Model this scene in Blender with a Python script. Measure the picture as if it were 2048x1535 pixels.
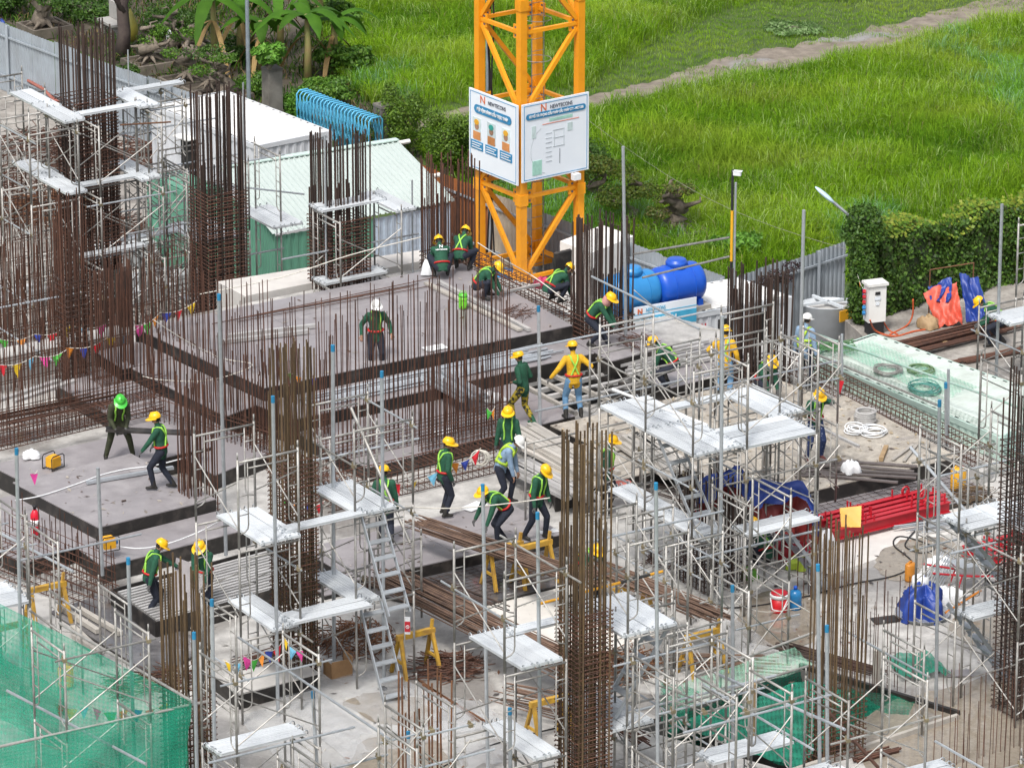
import bpy, math, random
import numpy as np
from mathutils import Vector, Matrix
from mathutils.geometry import tessellate_polygon

for _o in list(bpy.data.objects):
    bpy.data.objects.remove(_o)
random.seed(7)
np.random.seed(7)
SC = bpy.context.scene
COL = SC.collection
R = math.radians

# ---------------------------------------------------------------- camera
FPX, PITCH, HC, CY = 9580.0, R(19.5), 34.5, -97.0      # a long telephoto on a drone
cam_d = bpy.data.cameras.new('camera')
cam = bpy.data.objects.new('camera', cam_d)
COL.objects.link(cam)
cam.location = (0, CY, HC)
cam.rotation_euler = (math.pi / 2 - PITCH, 0, 0)
cam_d.sensor_width = 36.0
cam_d.lens = 36.0 * FPX / 2048.0
cam_d.clip_start = 1.0
cam_d.clip_end = 2000.0
SC.camera = cam

# ---------------------------------------------------------------- sky and sun (bright overcast)
SUN_EL, SUN_AZ = R(58), R(200)          # azimuth clockwise from +Y
w = bpy.data.worlds.new('World')
SC.world = w
w.use_nodes = True
nt = w.node_tree
for n in list(nt.nodes):
    nt.nodes.remove(n)
sky = nt.nodes.new('ShaderNodeTexSky')
sky.sky_type = 'NISHITA'
sky.sun_disc = False
sky.sun_elevation = SUN_EL
sky.sun_rotation = SUN_AZ
sky.air_density = 1.0
sky.dust_density = 4.0
sky.ozone_density = 1.0
hs = nt.nodes.new('ShaderNodeHueSaturation')
hs.inputs['Saturation'].default_value = 0.32
bg = nt.nodes.new('ShaderNodeBackground')
bg.inputs['Strength'].default_value = 0.128
ow = nt.nodes.new('ShaderNodeOutputWorld')
nt.links.new(sky.outputs[0], hs.inputs['Color'])
nt.links.new(hs.outputs[0], bg.inputs[0])
nt.links.new(bg.outputs[0], ow.inputs[0])
sun_d = bpy.data.lights.new('sun', 'SUN')
sun_d.energy = 1.5
sun_d.angle = R(10)
sun_d.color = (1.0, 0.96, 0.9)
sun = bpy.data.objects.new('sun', sun_d)
COL.objects.link(sun)
sun.location = (0, 0, 60)
sd = Vector((math.sin(SUN_AZ) * math.cos(SUN_EL), math.cos(SUN_AZ) * math.cos(SUN_EL), math.sin(SUN_EL)))
sun.rotation_euler = sd.to_track_quat('Z', 'Y').to_euler()
vs = SC.view_settings
vs.view_transform = 'Standard'
vs.look = 'None'
vs.gamma = 1.0
vs.use_curve_mapping = False
vs.exposure = 0.80
SC.cycles.max_bounces = 6
SC.cycles.transparent_max_bounces = 16

# ---------------------------------------------------------------- survey: a photo pixel at a known height -> a point in the place
YARD = -3.0
ST, CT = math.sin(PITCH), math.cos(PITCH)
def G(px, py, z=0.0):
    dx, dy = (px - 1024.0) / FPX, (py - 767.5) / FPX
    d = Vector((dx, CT - dy * ST, -ST - dy * CT))
    t = (z - HC) / d.z
    return Vector((d.x * t, CY + d.y * t, z))
def PROJ(p):
    x, y, z = p[0], p[1] - CY, p[2] - HC
    zc = y * CT - z * ST
    return 1024 + FPX * x / zc, 767.5 + FPX * (-y * ST - z * CT) / zc
AL = R(32)
UA = Vector((math.cos(AL), math.sin(AL), 0))            # building grid: right and away
UB = Vector((math.sin(AL), -math.cos(AL), 0))           # building grid: right and towards the camera

# ---------------------------------------------------------------- mesh builder
class MB:
    def __init__(s):
        s.v, s.f, s.m = [], [], []
    def add(s, vs_, fs, mi=0):
        k = len(s.v)
        s.v += [tuple(p) for p in vs_]
        s.f += [tuple(i + k for i in f) for f in fs]
        s.m += [mi] * len(fs)
    def box(s, c, sz, rz=0.0, mi=0, M3=None):
        a, b, h = sz[0] / 2, sz[1] / 2, sz[2] / 2
        pts = [Vector((x, y, z)) for z in (-h, h) for x, y in ((-a, -b), (a, -b), (a, b), (-a, b))]
        m = M3 if M3 is not None else Matrix.Rotation(rz, 3, 'Z')
        c = Vector(c)
        s.add([m @ p + c for p in pts], [(3, 2, 1, 0), (4, 5, 6, 7), (0, 1, 5, 4), (1, 2, 6, 5), (2, 3, 7, 6), (3, 0, 4, 7)], mi)
    def beam(s, p0, p1, wd, ht, mi=0):
        p0, p1 = Vector(p0), Vector(p1)
        d = (p1 - p0); L = d.length; d.normalize()
        up = Vector((0, 0, 1)) if abs(d.z) < 0.95 else Vector((1, 0, 0))
        sx = d.cross(up).normalized(); uz = sx.cross(d)
        m = Matrix((d, sx, uz)).transposed()
        s.box((p0 + p1) / 2, (L, wd, ht), M3=m, mi=mi)
    def tube(s, pts, r, n=6, mi=0, closed=False, cap=True, flat=1.0):
        pts = [Vector(p) for p in pts]
        N = len(pts)
        rr = r if isinstance(r, (list, tuple)) else [r] * N
        u = None; rings = []
        for i in range(N):
            if closed:
                t = pts[(i + 1) % N] - pts[i - 1]
            else:
                t = pts[min(i + 1, N - 1)] - pts[max(i - 1, 0)]
            if t.length < 1e-9: t = Vector((0, 0, 1))
            t.normalize()
            if u is None:
                u = t.cross(Vector((0, 0, 1)) if abs(t.z) < 0.9 else Vector((1, 0, 0))).normalized()
            else:
                u = (u - t * u.dot(t))
                u = u.normalized() if u.length > 1e-6 else t.orthogonal().normalized()
            v = t.cross(u)
            rings.append([pts[i] + (u * math.cos(2 * math.pi * k / n) + v * math.sin(2 * math.pi * k / n) * flat) * rr[i] for k in range(n)])
        vs_ = [p for q in rings for p in q]
        fs = []
        for i in range(N if closed else N - 1):
            j = (i + 1) % N
            for k in range(n):
                k2 = (k + 1) % n
                fs.append((i * n + k, i * n + k2, j * n + k2, j * n + k))
        if cap and not closed:
            fs.append(tuple(range(n - 1, -1, -1)))
            fs.append(tuple((N - 1) * n + k for k in range(n)))
        s.add(vs_, fs, mi)
    def lathe(s, prof, c=(0, 0, 0), n=16, mi=0, M3=None, cap=True):
        c = Vector(c); m = M3 or Matrix.Identity(3)
        vs_, fs = [], []
        for r_, z in prof:
            for k in range(n):
                a = 2 * math.pi * k / n
                vs_.append(m @ Vector((r_ * math.cos(a), r_ * math.sin(a), z)) + c)
        for i in range(len(prof) - 1):
            for k in range(n):
                k2 = (k + 1) % n
                fs.append((i * n + k, i * n + k2, (i + 1) * n + k2, (i + 1) * n + k))
        if cap:
            fs.append(tuple(range(n - 1, -1, -1)))
            fs.append(tuple((len(prof) - 1) * n + k for k in range(n)))
        s.add(vs_, fs, mi)
    def ball(s, c, r, n=10, mi=0, M3=None):
        r = r if isinstance(r, (tuple, list)) else (r, r, r)
        m = M3 or Matrix.Identity(3); c = Vector(c)
        k0 = max(4, n // 2 + 1)
        vs_, fs = [], []
        for i in range(k0 + 1):
            th = math.pi * i / k0
            for k in range(n):
                a = 2 * math.pi * k / n
                vs_.append(m @ Vector((r[0] * math.sin(th) * math.cos(a), r[1] * math.sin(th) * math.sin(a), -r[2] * math.cos(th))) + c)
        for i in range(k0):
            for k in range(n):
                k2 = (k + 1) % n
                fs.append((i * n + k, i * n + k2, (i + 1) * n + k2, (i + 1) * n + k))
        s.add(vs_, fs, mi)
    def prism(s, poly, z0, z1, mi=0, mtop=None):
        n = len(poly)
        vs_ = [(p[0], p[1], z0) for p in poly] + [(p[0], p[1], z1) for p in poly]
        s.add(vs_, [tuple(range(n - 1, -1, -1))] + [(i, (i + 1) % n, n + (i + 1) % n, n + i) for i in range(n)], mi)
        s.add(vs_[n:], [tuple(range(n))], mi if mtop is None else mtop)
    def build(s, name, mats, parent=None, org=None, smooth=False):
        me = bpy.data.meshes.new(name)
        o_ = ORG.get(parent.name, Vector()) if parent is not None else (Vector(org) if org is not None else Vector())
        me.from_pydata([(p[0] - o_.x, p[1] - o_.y, p[2] - o_.z) for p in s.v], [], s.f)
        mats = mats if isinstance(mats, (list, tuple)) else [mats]
        for m in mats: me.materials.append(m)
        if len(mats) > 1: me.polygons.foreach_set('material_index', s.m)
        if smooth: me.polygons.foreach_set('use_smooth', [True] * len(s.f))
        me.update()
        ob = bpy.data.objects.new(name, me)
        COL.objects.link(ob)
        if parent is not None:
            ob.parent = parent
            ORG[ob.name] = o_
        else:
            ob.location = o_
            ORG[ob.name] = o_
        return ob
ORG = {}

def tag(o, label=None, cat=None, group=None, kind=None):
    if label: o['label'] = label
    if cat: o['category'] = cat
    if group: o['group'] = group
    if kind: o['kind'] = kind
    return o
def thing(name, label, cat, loc, rz=0.0, group=None):
    o = bpy.data.objects.new(name, None)
    o.empty_display_size = 0.2
    COL.objects.link(o)
    o.location = loc
    o.rotation_euler = (0, 0, rz)
    ORG[o.name] = Vector(loc) if rz == 0 else Vector()
    return tag(o, label, cat, group)
def inst(me, name, parent, loc=(0, 0, 0), rot=(0, 0, 0), scale=(1, 1, 1)):
    o = bpy.data.objects.new(name, me)
    COL.objects.link(o)
    o.parent = parent
    o.location = loc; o.rotation_euler = rot; o.scale = scale
    return o
def mesh_of(mb, name, mats, smooth=False):
    me = bpy.data.meshes.new(name)
    me.from_pydata([tuple(p) for p in mb.v], [], mb.f)
    mats = mats if isinstance(mats, (list, tuple)) else [mats]
    for m in mats: me.materials.append(m)
    if len(mats) > 1: me.polygons.foreach_set('material_index', mb.m)
    if smooth: me.polygons.foreach_set('use_smooth', [True] * len(mb.f))
    me.update()
    return me
_unit = {}
def unit_bar(mat, n=6):
    k = (mat.name, n)
    if k not in _unit:
        mb = MB(); mb.tube([(0, 0, 0), (0, 0, 1)], 1.0, n)
        _unit[k] = mesh_of(mb, 'bar_' + mat.name, mat)
    return _unit[k]
def bar(parent, name, p0, p1, r, mat, n=6):
    """a straight round bar as a part, from world point p0 to p1 (parent without rotation)"""
    p0, p1 = Vector(p0), Vector(p1)
    d = p1 - p0
    o = bpy.data.objects.new(name, unit_bar(mat, n))
    COL.objects.link(o)
    o.parent = parent
    o.location = p0 - ORG[parent.name]
    o.rotation_mode = 'QUATERNION'
    o.rotation_quaternion = d.to_track_quat('Z', 'Y')
    o.scale = (r, r, d.length)
    return o

# ---------------------------------------------------------------- materials
_mats = {}
def M(name, col, rough=0.6, metal=0.0, col2=None, scale=6.0, amt=0.5, bump=0.0, bscale=None, rnd=0.25, spec=0.5, trans=0.0, detail=4.0, rough2=None, thr=None):
    if name in _mats: return _mats[name]
    m = bpy.data.materials.new(name); m.use_nodes = True
    t = m.node_tree; b = t.nodes['Principled BSDF']; L = t.links
    geo = t.nodes.new('ShaderNodeNewGeometry')
    nz = t.nodes.new('ShaderNodeTexNoise'); nz.inputs['Scale'].default_value = scale; nz.inputs['Detail'].default_value = detail
    nz.inputs['Roughness'].default_value = 0.6
    L.new(geo.outputs['Position'], nz.inputs['Vector'])
    rp = t.nodes.new('ShaderNodeValToRGB')
    lo, hi = thr if thr else (0.5 - 0.3 * (1.2 - amt), 0.5 + 0.3 * (1.2 - amt))
    rp.color_ramp.elements[0].position = lo; rp.color_ramp.elements[1].position = hi
    c2 = col2 if col2 else tuple(c * 0.72 for c in col)
    rp.color_ramp.elements[0].color = (*col, 1); rp.color_ramp.elements[1].color = (*c2, 1)
    L.new(nz.outputs['Fac'], rp.inputs['Fac'])
    oi = t.nodes.new('ShaderNodeObjectInfo')
    mr = t.nodes.new('ShaderNodeMapRange'); mr.inputs['To Min'].default_value = 1 - rnd; mr.inputs['To Max'].default_value = 1 + rnd * 0.6
    L.new(oi.outputs['Random'], mr.inputs['Value'])
    mx = t.nodes.new('ShaderNodeVectorMath'); mx.operation = 'SCALE'
    L.new(rp.outputs['Color'], mx.inputs[0]); L.new(mr.outputs[0], mx.inputs['Scale'])
    L.new(mx.outputs[0], b.inputs['Base Color'])
    b.inputs['Roughness'].default_value = rough
    b.inputs['Metallic'].default_value = metal
    b.inputs['Specular IOR Level'].default_value = spec
    if rough2 is not None:
        r2 = t.nodes.new('ShaderNodeMapRange'); r2.inputs['From Min'].default_value = lo; r2.inputs['From Max'].default_value = hi
        r2.inputs['To Min'].default_value = rough; r2.inputs['To Max'].default_value = rough2
        L.new(nz.outputs['Fac'], r2.inputs['Value']); L.new(r2.outputs[0], b.inputs['Roughness'])
    if bump:
        n2 = t.nodes.new('ShaderNodeTexNoise'); n2.inputs['Scale'].default_value = bscale or scale * 4; n2.inputs['Detail'].default_value = 5
        L.new(geo.outputs['Position'], n2.inputs['Vector'])
        bp = t.nodes.new('ShaderNodeBump'); bp.inputs['Strength'].default_value = bump; bp.inputs['Distance'].default_value = 0.02
        L.new(n2.outputs['Fac'], bp.inputs['Height']); L.new(bp.outputs[0], b.inputs['Normal'])
    if trans:
        tr = t.nodes.new('ShaderNodeBsdfTranslucent'); mxs = t.nodes.new('ShaderNodeMixShader')
        L.new(mx.outputs[0], tr.inputs['Color'])
        mxs.inputs[0].default_value = trans
        L.new(b.outputs[0], mxs.inputs[1]); L.new(tr.outputs[0], mxs.inputs[2])
        L.new(mxs.outputs[0], t.nodes['Material Output'].inputs['Surface'])
    _mats[name] = m
    return m
def leaf_mat(name, trans=0.35, rough=0.5):
    """colour from the per-leaf colour attribute"""
    m = bpy.data.materials.new(name); m.use_nodes = True
    t = m.node_tree; b = t.nodes['Principled BSDF']; L = t.links
    at = t.nodes.new('ShaderNodeVertexColor'); at.layer_name = 'tint'
    L.new(at.outputs[0], b.inputs['Base Color'])
    b.inputs['Roughness'].default_value = rough
    b.inputs['Specular IOR Level'].default_value = 0.35
    tr = t.nodes.new('ShaderNodeBsdfTranslucent'); mxs = t.nodes.new('ShaderNodeMixShader')
    L.new(at.outputs[0], tr.inputs['Color']); mxs.inputs[0].default_value = trans
    L.new(b.outputs[0], mxs.inputs[1]); L.new(tr.outputs[0], mxs.inputs[2])
    L.new(mxs.outputs[0], t.nodes['Material Output'].inputs['Surface'])
    return m
def film_mat(name, col, alpha, rough=0.4, weave=0.0):
    """thin net or film: part of the light passes straight through the holes"""
    m = bpy.data.materials.new(name); m.use_nodes = True
    t = m.node_tree; b = t.nodes['Principled BSDF']; L = t.links
    b.inputs['Base Color'].default_value = (*col, 1); b.inputs['Roughness'].default_value = rough
    tp = t.nodes.new('ShaderNodeBsdfTransparent'); mxs = t.nodes.new('ShaderNodeMixShader')
    geo = t.nodes.new('ShaderNodeNewGeometry')
    nz = t.nodes.new('ShaderNodeTexNoise'); nz.inputs['Scale'].default_value = 3.0
    L.new(geo.outputs['Position'], nz.inputs['Vector'])
    mr = t.nodes.new('ShaderNodeMapRange'); mr.inputs['To Min'].default_value = alpha - 0.22; mr.inputs['To Max'].default_value = alpha + 0.22
    L.new(nz.outputs['Fac'], mr.inputs['Value'])
    sx = t.nodes.new('ShaderNodeSeparateXYZ'); L.new(geo.outputs['Position'], sx.inputs[0]); acc = mr.outputs[0]
    for ax_, fr in (('Z', 95.0), ('X', 82.0)):
        m1 = t.nodes.new('ShaderNodeMath'); m1.operation = 'MULTIPLY'; m1.inputs[1].default_value = fr; L.new(sx.outputs[ax_], m1.inputs[0])
        m2 = t.nodes.new('ShaderNodeMath'); m2.operation = 'SINE'; L.new(m1.outputs[0], m2.inputs[0])
        m4 = t.nodes.new('ShaderNodeMath'); m4.operation = 'MULTIPLY_ADD'; m4.inputs[1].default_value = weave; L.new(m2.outputs[0], m4.inputs[0]); L.new(acc, m4.inputs[2]); acc = m4.outputs[0]
    L.new(acc, mxs.inputs[0])
    L.new(tp.outputs[0], mxs.inputs[1]); L.new(b.outputs[0], mxs.inputs[2])
    L.new(mxs.outputs[0], t.nodes['Material Output'].inputs['Surface'])
    return m

GALV = M('galvanised_steel', (0.47, 0.50, 0.53), 0.42, 0.5, (0.36, 0.385, 0.41), 9, rnd=0.2)
FRAME = M('scaffold_steel', (0.40, 0.395, 0.38), 0.5, 0.4, (0.24, 0.225, 0.205), 7, rnd=0.3)
PLANK = M('plank_steel', (0.69, 0.72, 0.745), 0.42, 0.25, (0.60, 0.63, 0.655), 2, rnd=0.16)
POLEBLUE = M('blue_pipe_tip', (0.02, 0.22, 0.42), 0.5)
RUST = M('rebar_rust', (0.125, 0.055, 0.034), 0.82, 0.15, (0.062, 0.031, 0.023), 7, rnd=0.45)
RUSTO = M('rebar_orange_rust', (0.20, 0.085, 0.035), 0.82, 0.1, (0.10, 0.05, 0.03), 6, rnd=0.4)
RUSTD = M('rebar_dark', (0.072, 0.042, 0.032), 0.75, 0.2, (0.040, 0.027, 0.023), 7, rnd=0.45)
RUSTG = M('rebar_olive', (0.16, 0.105, 0.05), 0.75, 0.3, (0.09, 0.06, 0.04), 6, rnd=0.35)
CONC = M('concrete', (0.46, 0.45, 0.43), 0.85, col2=(0.34, 0.33, 0.32), scale=1.2, bump=0.25, bscale=25, detail=8)
CONCL = M('concrete_pale', (0.62, 0.60, 0.57), 0.85, col2=(0.5, 0.48, 0.46), scale=2, bump=0.2, bscale=25, detail=8)
BLACKF = M('black_film_face', (0.016, 0.014, 0.013), 0.5, col2=(0.075, 0.064, 0.056), scale=3.5, detail=9, thr=(.48, .75))
WOOD = M('raw_timber', (0.46, 0.32, 0.17), 0.7, col2=(0.33, 0.22, 0.12), scale=5)
WOODG = M('grey_timber', (0.42, 0.39, 0.35), 0.7, col2=(0.3, 0.28, 0.25), scale=5)
ALU = M('aluminium_beam', (0.58, 0.57, 0.56), 0.45, 0.35, (0.44, 0.43, 0.42), 4, rnd=0.2)
YEL = M('crane_yellow', (0.78, 0.31, 0.010), 0.45, col2=(0.62, 0.23, 0.012), scale=3, rnd=0.08, detail=8, thr=(.5, .8))
TRES = M('trestle_yellow', (0.56, 0.33, 0.03), 0.6, col2=(0.30, 0.17, 0.04), scale=7, rnd=0.2)
WHITE = M('white_paint', (0.80, 0.80, 0.78), 0.5, col2=(0.68, 0.67, 0.64), scale=1.5, rnd=0.05)
MINT = M('mint_paint', (0.47, 0.60, 0.54), 0.5, col2=(0.40, 0.52, 0.46), scale=1.2, rnd=0.05)
GREENP = M('green_sheet', (0.115, 0.30, 0.21), 0.5, col2=(0.09, 0.24, 0.17), scale=1.5, rnd=0.05)
FENCE = M('fence_sheet', (0.34, 0.385, 0.43), 0.55, 0.1, (0.26, 0.285, 0.31), 1.5, rnd=0.08)
FRUST = M('rusty_sheet', (0.42, 0.14, 0.035), 0.7, 0.0, (0.22, 0.09, 0.04), 2.5, rnd=0.2)
DARK = M('painted_void', (0.012, 0.012, 0.012), 0.9)  # near-black paint for the shade inside openings
BLUEG = M('gate_blue', (0.10, 0.42, 0.66), 0.4, col2=(0.08, 0.35, 0.55), rnd=0.05)
TANK = M('tank_blue', (0.008, 0.075, 0.46), 0.35, col2=(0.01, 0.09, 0.5), rnd=0.1)
TANKL = M('tank_light_blue', (0.02, 0.19, 0.47), 0.35, col2=(0.03, 0.22, 0.5), rnd=0.1)
RED = M('red_paint', (0.48, 0.012, 0.025), 0.45, col2=(0.38, 0.01, 0.02), rnd=0.12)
REDF = M('red_cloth', (0.50, 0.02, 0.015), 0.7, rnd=0.05)
TARPB = M('tarp_blue', (0.018, 0.055, 0.30), 0.45, col2=(0.012, 0.035, 0.2), scale=3, rnd=0.05)
TARPR = M('tarp_red', (0.24, 0.018, 0.014), 0.5, col2=(0.16, 0.012, 0.012), scale=2, rnd=0.05)
TARPO = M('tarp_orange', (0.62, 0.10, 0.06), 0.5, rnd=0.05)
BLACK = M('black_rubber', (0.02, 0.02, 0.022), 0.6, rnd=0.1)
YELP = M('yellow_plastic', (0.75, 0.40, 0.02), 0.4, col2=(0.68, 0.33, 0.02), rnd=0.1)
LIME = M('lime_plastic', (0.17, 0.62, 0.03), 0.4, rnd=0.05)
WHITEP = M('white_plastic', (0.78, 0.79, 0.80), 0.45, col2=(0.66, 0.68, 0.7), scale=4, rnd=0.05)
CARD = M('cardboard', (0.36, 0.21, 0.10), 0.8, rnd=0.05)
ROPE = M('white_rope', (0.68, 0.65, 0.58), 0.8, rnd=0.1)
SIGNW = M('sign_white', (0.74, 0.78, 0.83), 0.45, col2=(0.68, 0.73, 0.79), scale=1, rnd=0.02)
SIGNB = M('sign_blue', (0.03, 0.24, 0.47), 0.5, rnd=0.02)
SIGNC = M('sign_cyan', (0.07, 0.42, 0.66), 0.5, rnd=0.02)
SIGNO = M('sign_orange', (0.70, 0.16, 0.05), 0.5, rnd=0.02)
SIGNG = M('sign_grey', (0.10, 0.11, 0.14), 0.5, rnd=0.02)
SIGNM = M('sign_mint', (0.38, 0.66, 0.56), 0.5, rnd=0.02)
# ================================================================ ground, yard, floor, decks
def floor_mat(name, wet_lo, wet_hi, dry, wet, pale=None, scale=0.35, rdry=0.8, rwet=0.06, stain=1.0):
    m = bpy.data.materials.new(name); m.use_nodes = True
    t = m.node_tree; b = t.nodes['Principled BSDF']; L = t.links
    geo = t.nodes.new('ShaderNodeNewGeometry')
    def noise(sc, det=6, dist=0.0):
        n_ = t.nodes.new('ShaderNodeTexNoise'); n_.inputs['Scale'].default_value = sc; n_.inputs['Detail'].default_value = det
        n_.inputs['Distortion'].default_value = dist
        L.new(geo.outputs['Position'], n_.inputs['Vector']); return n_
    n1 = noise(scale, 7, 0.6); n2 = noise(2.3, 8); n3 = noise(30, 4)
    wr = t.nodes.new('ShaderNodeMapRange'); wr.inputs['From Min'].default_value = wet_lo; wr.inputs['From Max'].default_value = wet_hi
    L.new(n1.outputs['Fac'], wr.inputs['Value'])
    rp = t.nodes.new('ShaderNodeValToRGB')
    rp.color_ramp.elements[0].position = 0.32; rp.color_ramp.elements[1].position = 0.68
    rp.color_ramp.elements[0].color = (*(c * 0.78 for c in dry), 1); rp.color_ramp.elements[1].color = (*(pale or dry), 1)
    L.new(n2.outputs['Fac'], rp.inputs['Fac'])
    mx = t.nodes.new('ShaderNodeMix'); mx.data_type = 'RGBA'
    L.new(wr.outputs[0], mx.inputs[0]); L.new(rp.outputs[0], mx.inputs[6]); mx.inputs[7].default_value = (*wet, 1)
    n4 = noise(7.5, 6, 1.2); n5 = noise(55, 3)
    st = t.nodes.new('ShaderNodeMapRange'); st.inputs['From Min'].default_value = .3; st.inputs['From Max'].default_value = .7; st.inputs['To Min'].default_value = 1 - .2 * stain; st.inputs['To Max'].default_value = 1 + .12 * stain
    L.new(n4.outputs['Fac'], st.inputs['Value'])
    s5 = t.nodes.new('ShaderNodeMapRange'); s5.inputs['From Min'].default_value = .35; s5.inputs['From Max'].default_value = .65; s5.inputs['To Min'].default_value = 1 - .1 * stain; s5.inputs['To Max'].default_value = 1 + .07 * stain
    L.new(n5.outputs['Fac'], s5.inputs['Value'])
    mm = t.nodes.new('ShaderNodeMath'); mm.operation = 'MULTIPLY'; L.new(st.outputs[0], mm.inputs[0]); L.new(s5.outputs[0], mm.inputs[1])
    sc_ = t.nodes.new('ShaderNodeVectorMath'); sc_.operation = 'SCALE'; L.new(mx.outputs[2], sc_.inputs[0]); L.new(mm.outputs[0], sc_.inputs['Scale'])
    L.new(sc_.outputs[0], b.inputs['Base Color'])
    rr = t.nodes.new('ShaderNodeMapRange'); rr.inputs['To Min'].default_value = rdry; rr.inputs['To Max'].default_value = rwet
    L.new(wr.outputs[0], rr.inputs['Value']); L.new(rr.outputs[0], b.inputs['Roughness'])
    bp = t.nodes.new('ShaderNodeBump'); bp.inputs['Distance'].default_value = 0.012
    bs = t.nodes.new('ShaderNodeMapRange'); bs.inputs['To Min'].default_value = 0.5; bs.inputs['To Max'].default_value = 0.02
    L.new(wr.outputs[0], bs.inputs['Value']); L.new(bs.outputs[0], bp.inputs['Strength'])
    L.new(n3.outputs['Fac'], bp.inputs['Height']); L.new(bp.outputs[0], b.inputs['Normal'])
    return m
FLOORM = floor_mat('wet_concrete_floor', 0.52, 0.60, (0.40, 0.387, 0.37), (0.235, 0.222, 0.208), (0.50, 0.487, 0.465), stain=.7)
YARDM = floor_mat('yard_concrete', 0.6, 0.72, (0.27, 0.245, 0.22), (0.17, 0.15, 0.135), (0.38, 0.355, 0.325))
SOILM = floor_mat('dark_soil', 0.7, 0.8, (0.075, 0.06, 0.045), (0.05, 0.04, 0.03), (0.12, 0.10, 0.075), rwet=0.5)
PATHM = floor_mat('gravel_path', 0.585, 0.64, (0.20, 0.165, 0.13), (0.23, 0.21, 0.19), (0.26, 0.22, 0.18), scale=0.25, rwet=0.03)
PLYM = floor_mat('phenolic_plywood', 0.42, 0.62, (0.275, 0.256, 0.265), (0.25, 0.232, 0.242), (0.31, 0.291, 0.298), scale=0.5, rdry=0.46, rwet=0.34, stain=.3)  # pale lavender base holds the sky's reflection as colour
PLYD = floor_mat('dusty_plywood', 0.60, 0.72, (0.36, 0.325, 0.285), (0.22, 0.20, 0.195), (0.45, 0.41, 0.35), scale=0.6, rdry=0.75, rwet=0.35)
PLYW = floor_mat('wet_plywood', 0.36, 0.52, (0.20, 0.19, 0.19), (0.10, 0.097, 0.102), (0.26, 0.25, 0.25), scale=0.9, rdry=0.35, rwet=0.08)
MEADOW = floor_mat('meadow_soil', 0.7, 0.8, (0.05, 0.085, 0.02), (0.03, 0.05, 0.01), (0.075, 0.12, 0.02), rwet=0.8)

def sheet(name, polys, z, mat, kind='structure'):
    """flat sheet: first polygon the outline, the others holes"""
    vl = [[Vector((p[0], p[1], z)) for p in pl] for pl in polys]
    tri = tessellate_polygon(vl)
    allv = [v for pl in vl for v in pl]
    mb = MB(); fs = []
    for a, b_, c in tri:
        n_ = (allv[b_] - allv[a]).cross(allv[c] - allv[a])
        fs.append((a, b_, c) if n_.z > 0 else (a, c, b_))
    mb.add(allv, fs)
    o = mb.build(name, mat)
    return tag(o, kind=kind)

# the pit in the slab (netted opening lower right)
HOLE = [G(1262, 1452), G(1600, 1338), G(1912, 1428), G(1570, 1540)]
_hc = sum((h for h in HOLE), Vector()) / 4
FL = [G(-400, 740), G(250, 655), G(870, 530), G(1180, 590), G(1560, 690), G(1950, 900), G(2320, 1060), G(2600, 1900), G(-600, 1900)]
big = 600
sheet('ground', [[(-big, -big), (big, -big), (big, big), (-big, big)]], YARD - 0.02, MEADOW)
FENCE_LINE = [G(-260, -60, YARD + 2), G(345, 172, YARD + 2), G(828, 345, YARD + 2), G(1449, 555, YARD + 2)]
COR = G(1449, 555, YARD + 2); EN = G(1690, 481, YARD + 2); EN2 = G(2300, 335, YARD + 2)
yardp = [G(-260, -60, YARD + 2), COR, EN, EN2, G(2600, 1500, YARD), G(-900, 1500, YARD)]
sheet('site_yard', [yardp], YARD, YARDM)
mb = MB()
tri = None
sheet('concrete_floor', [FL, HOLE], 0.0, FLOORM)
# slab edge faces and pit walls
mb = MB()
n_ = len(FL)
for i in range(n_):
    a, b_ = FL[i], FL[(i + 1) % n_]
    mb.add([(a.x, a.y, -0.4), (b_.x, b_.y, -0.4), (b_.x, b_.y, -0.003), (a.x, a.y, -0.003)], [(0, 1, 2, 3)])
tag(mb.build('slab_edge', CONC), kind='structure')
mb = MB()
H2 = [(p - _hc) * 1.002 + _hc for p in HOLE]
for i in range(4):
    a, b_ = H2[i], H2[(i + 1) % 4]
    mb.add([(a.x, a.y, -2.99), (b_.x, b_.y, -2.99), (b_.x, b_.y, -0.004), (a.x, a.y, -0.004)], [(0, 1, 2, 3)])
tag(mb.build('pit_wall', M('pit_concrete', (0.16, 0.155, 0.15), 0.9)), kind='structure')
# pale fresh concrete patches (own colour)
sheet('fresh_concrete', [[G(915, 1218), G(1135, 1160), G(1290, 1225), G(1330, 1262), G(1140, 1325), G(985, 1275)]], 0.004, M('fresh_concrete', (0.60, 0.58, 0.54), 0.85, col2=(0.5, 0.48, 0.45), scale=1.5, bump=0.2))
sheet('fresh_concrete_curb', [[G(1560, 1100), G(1895, 988), G(1990, 1035), G(1660, 1150)]], 0.006, CONCL)

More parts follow.
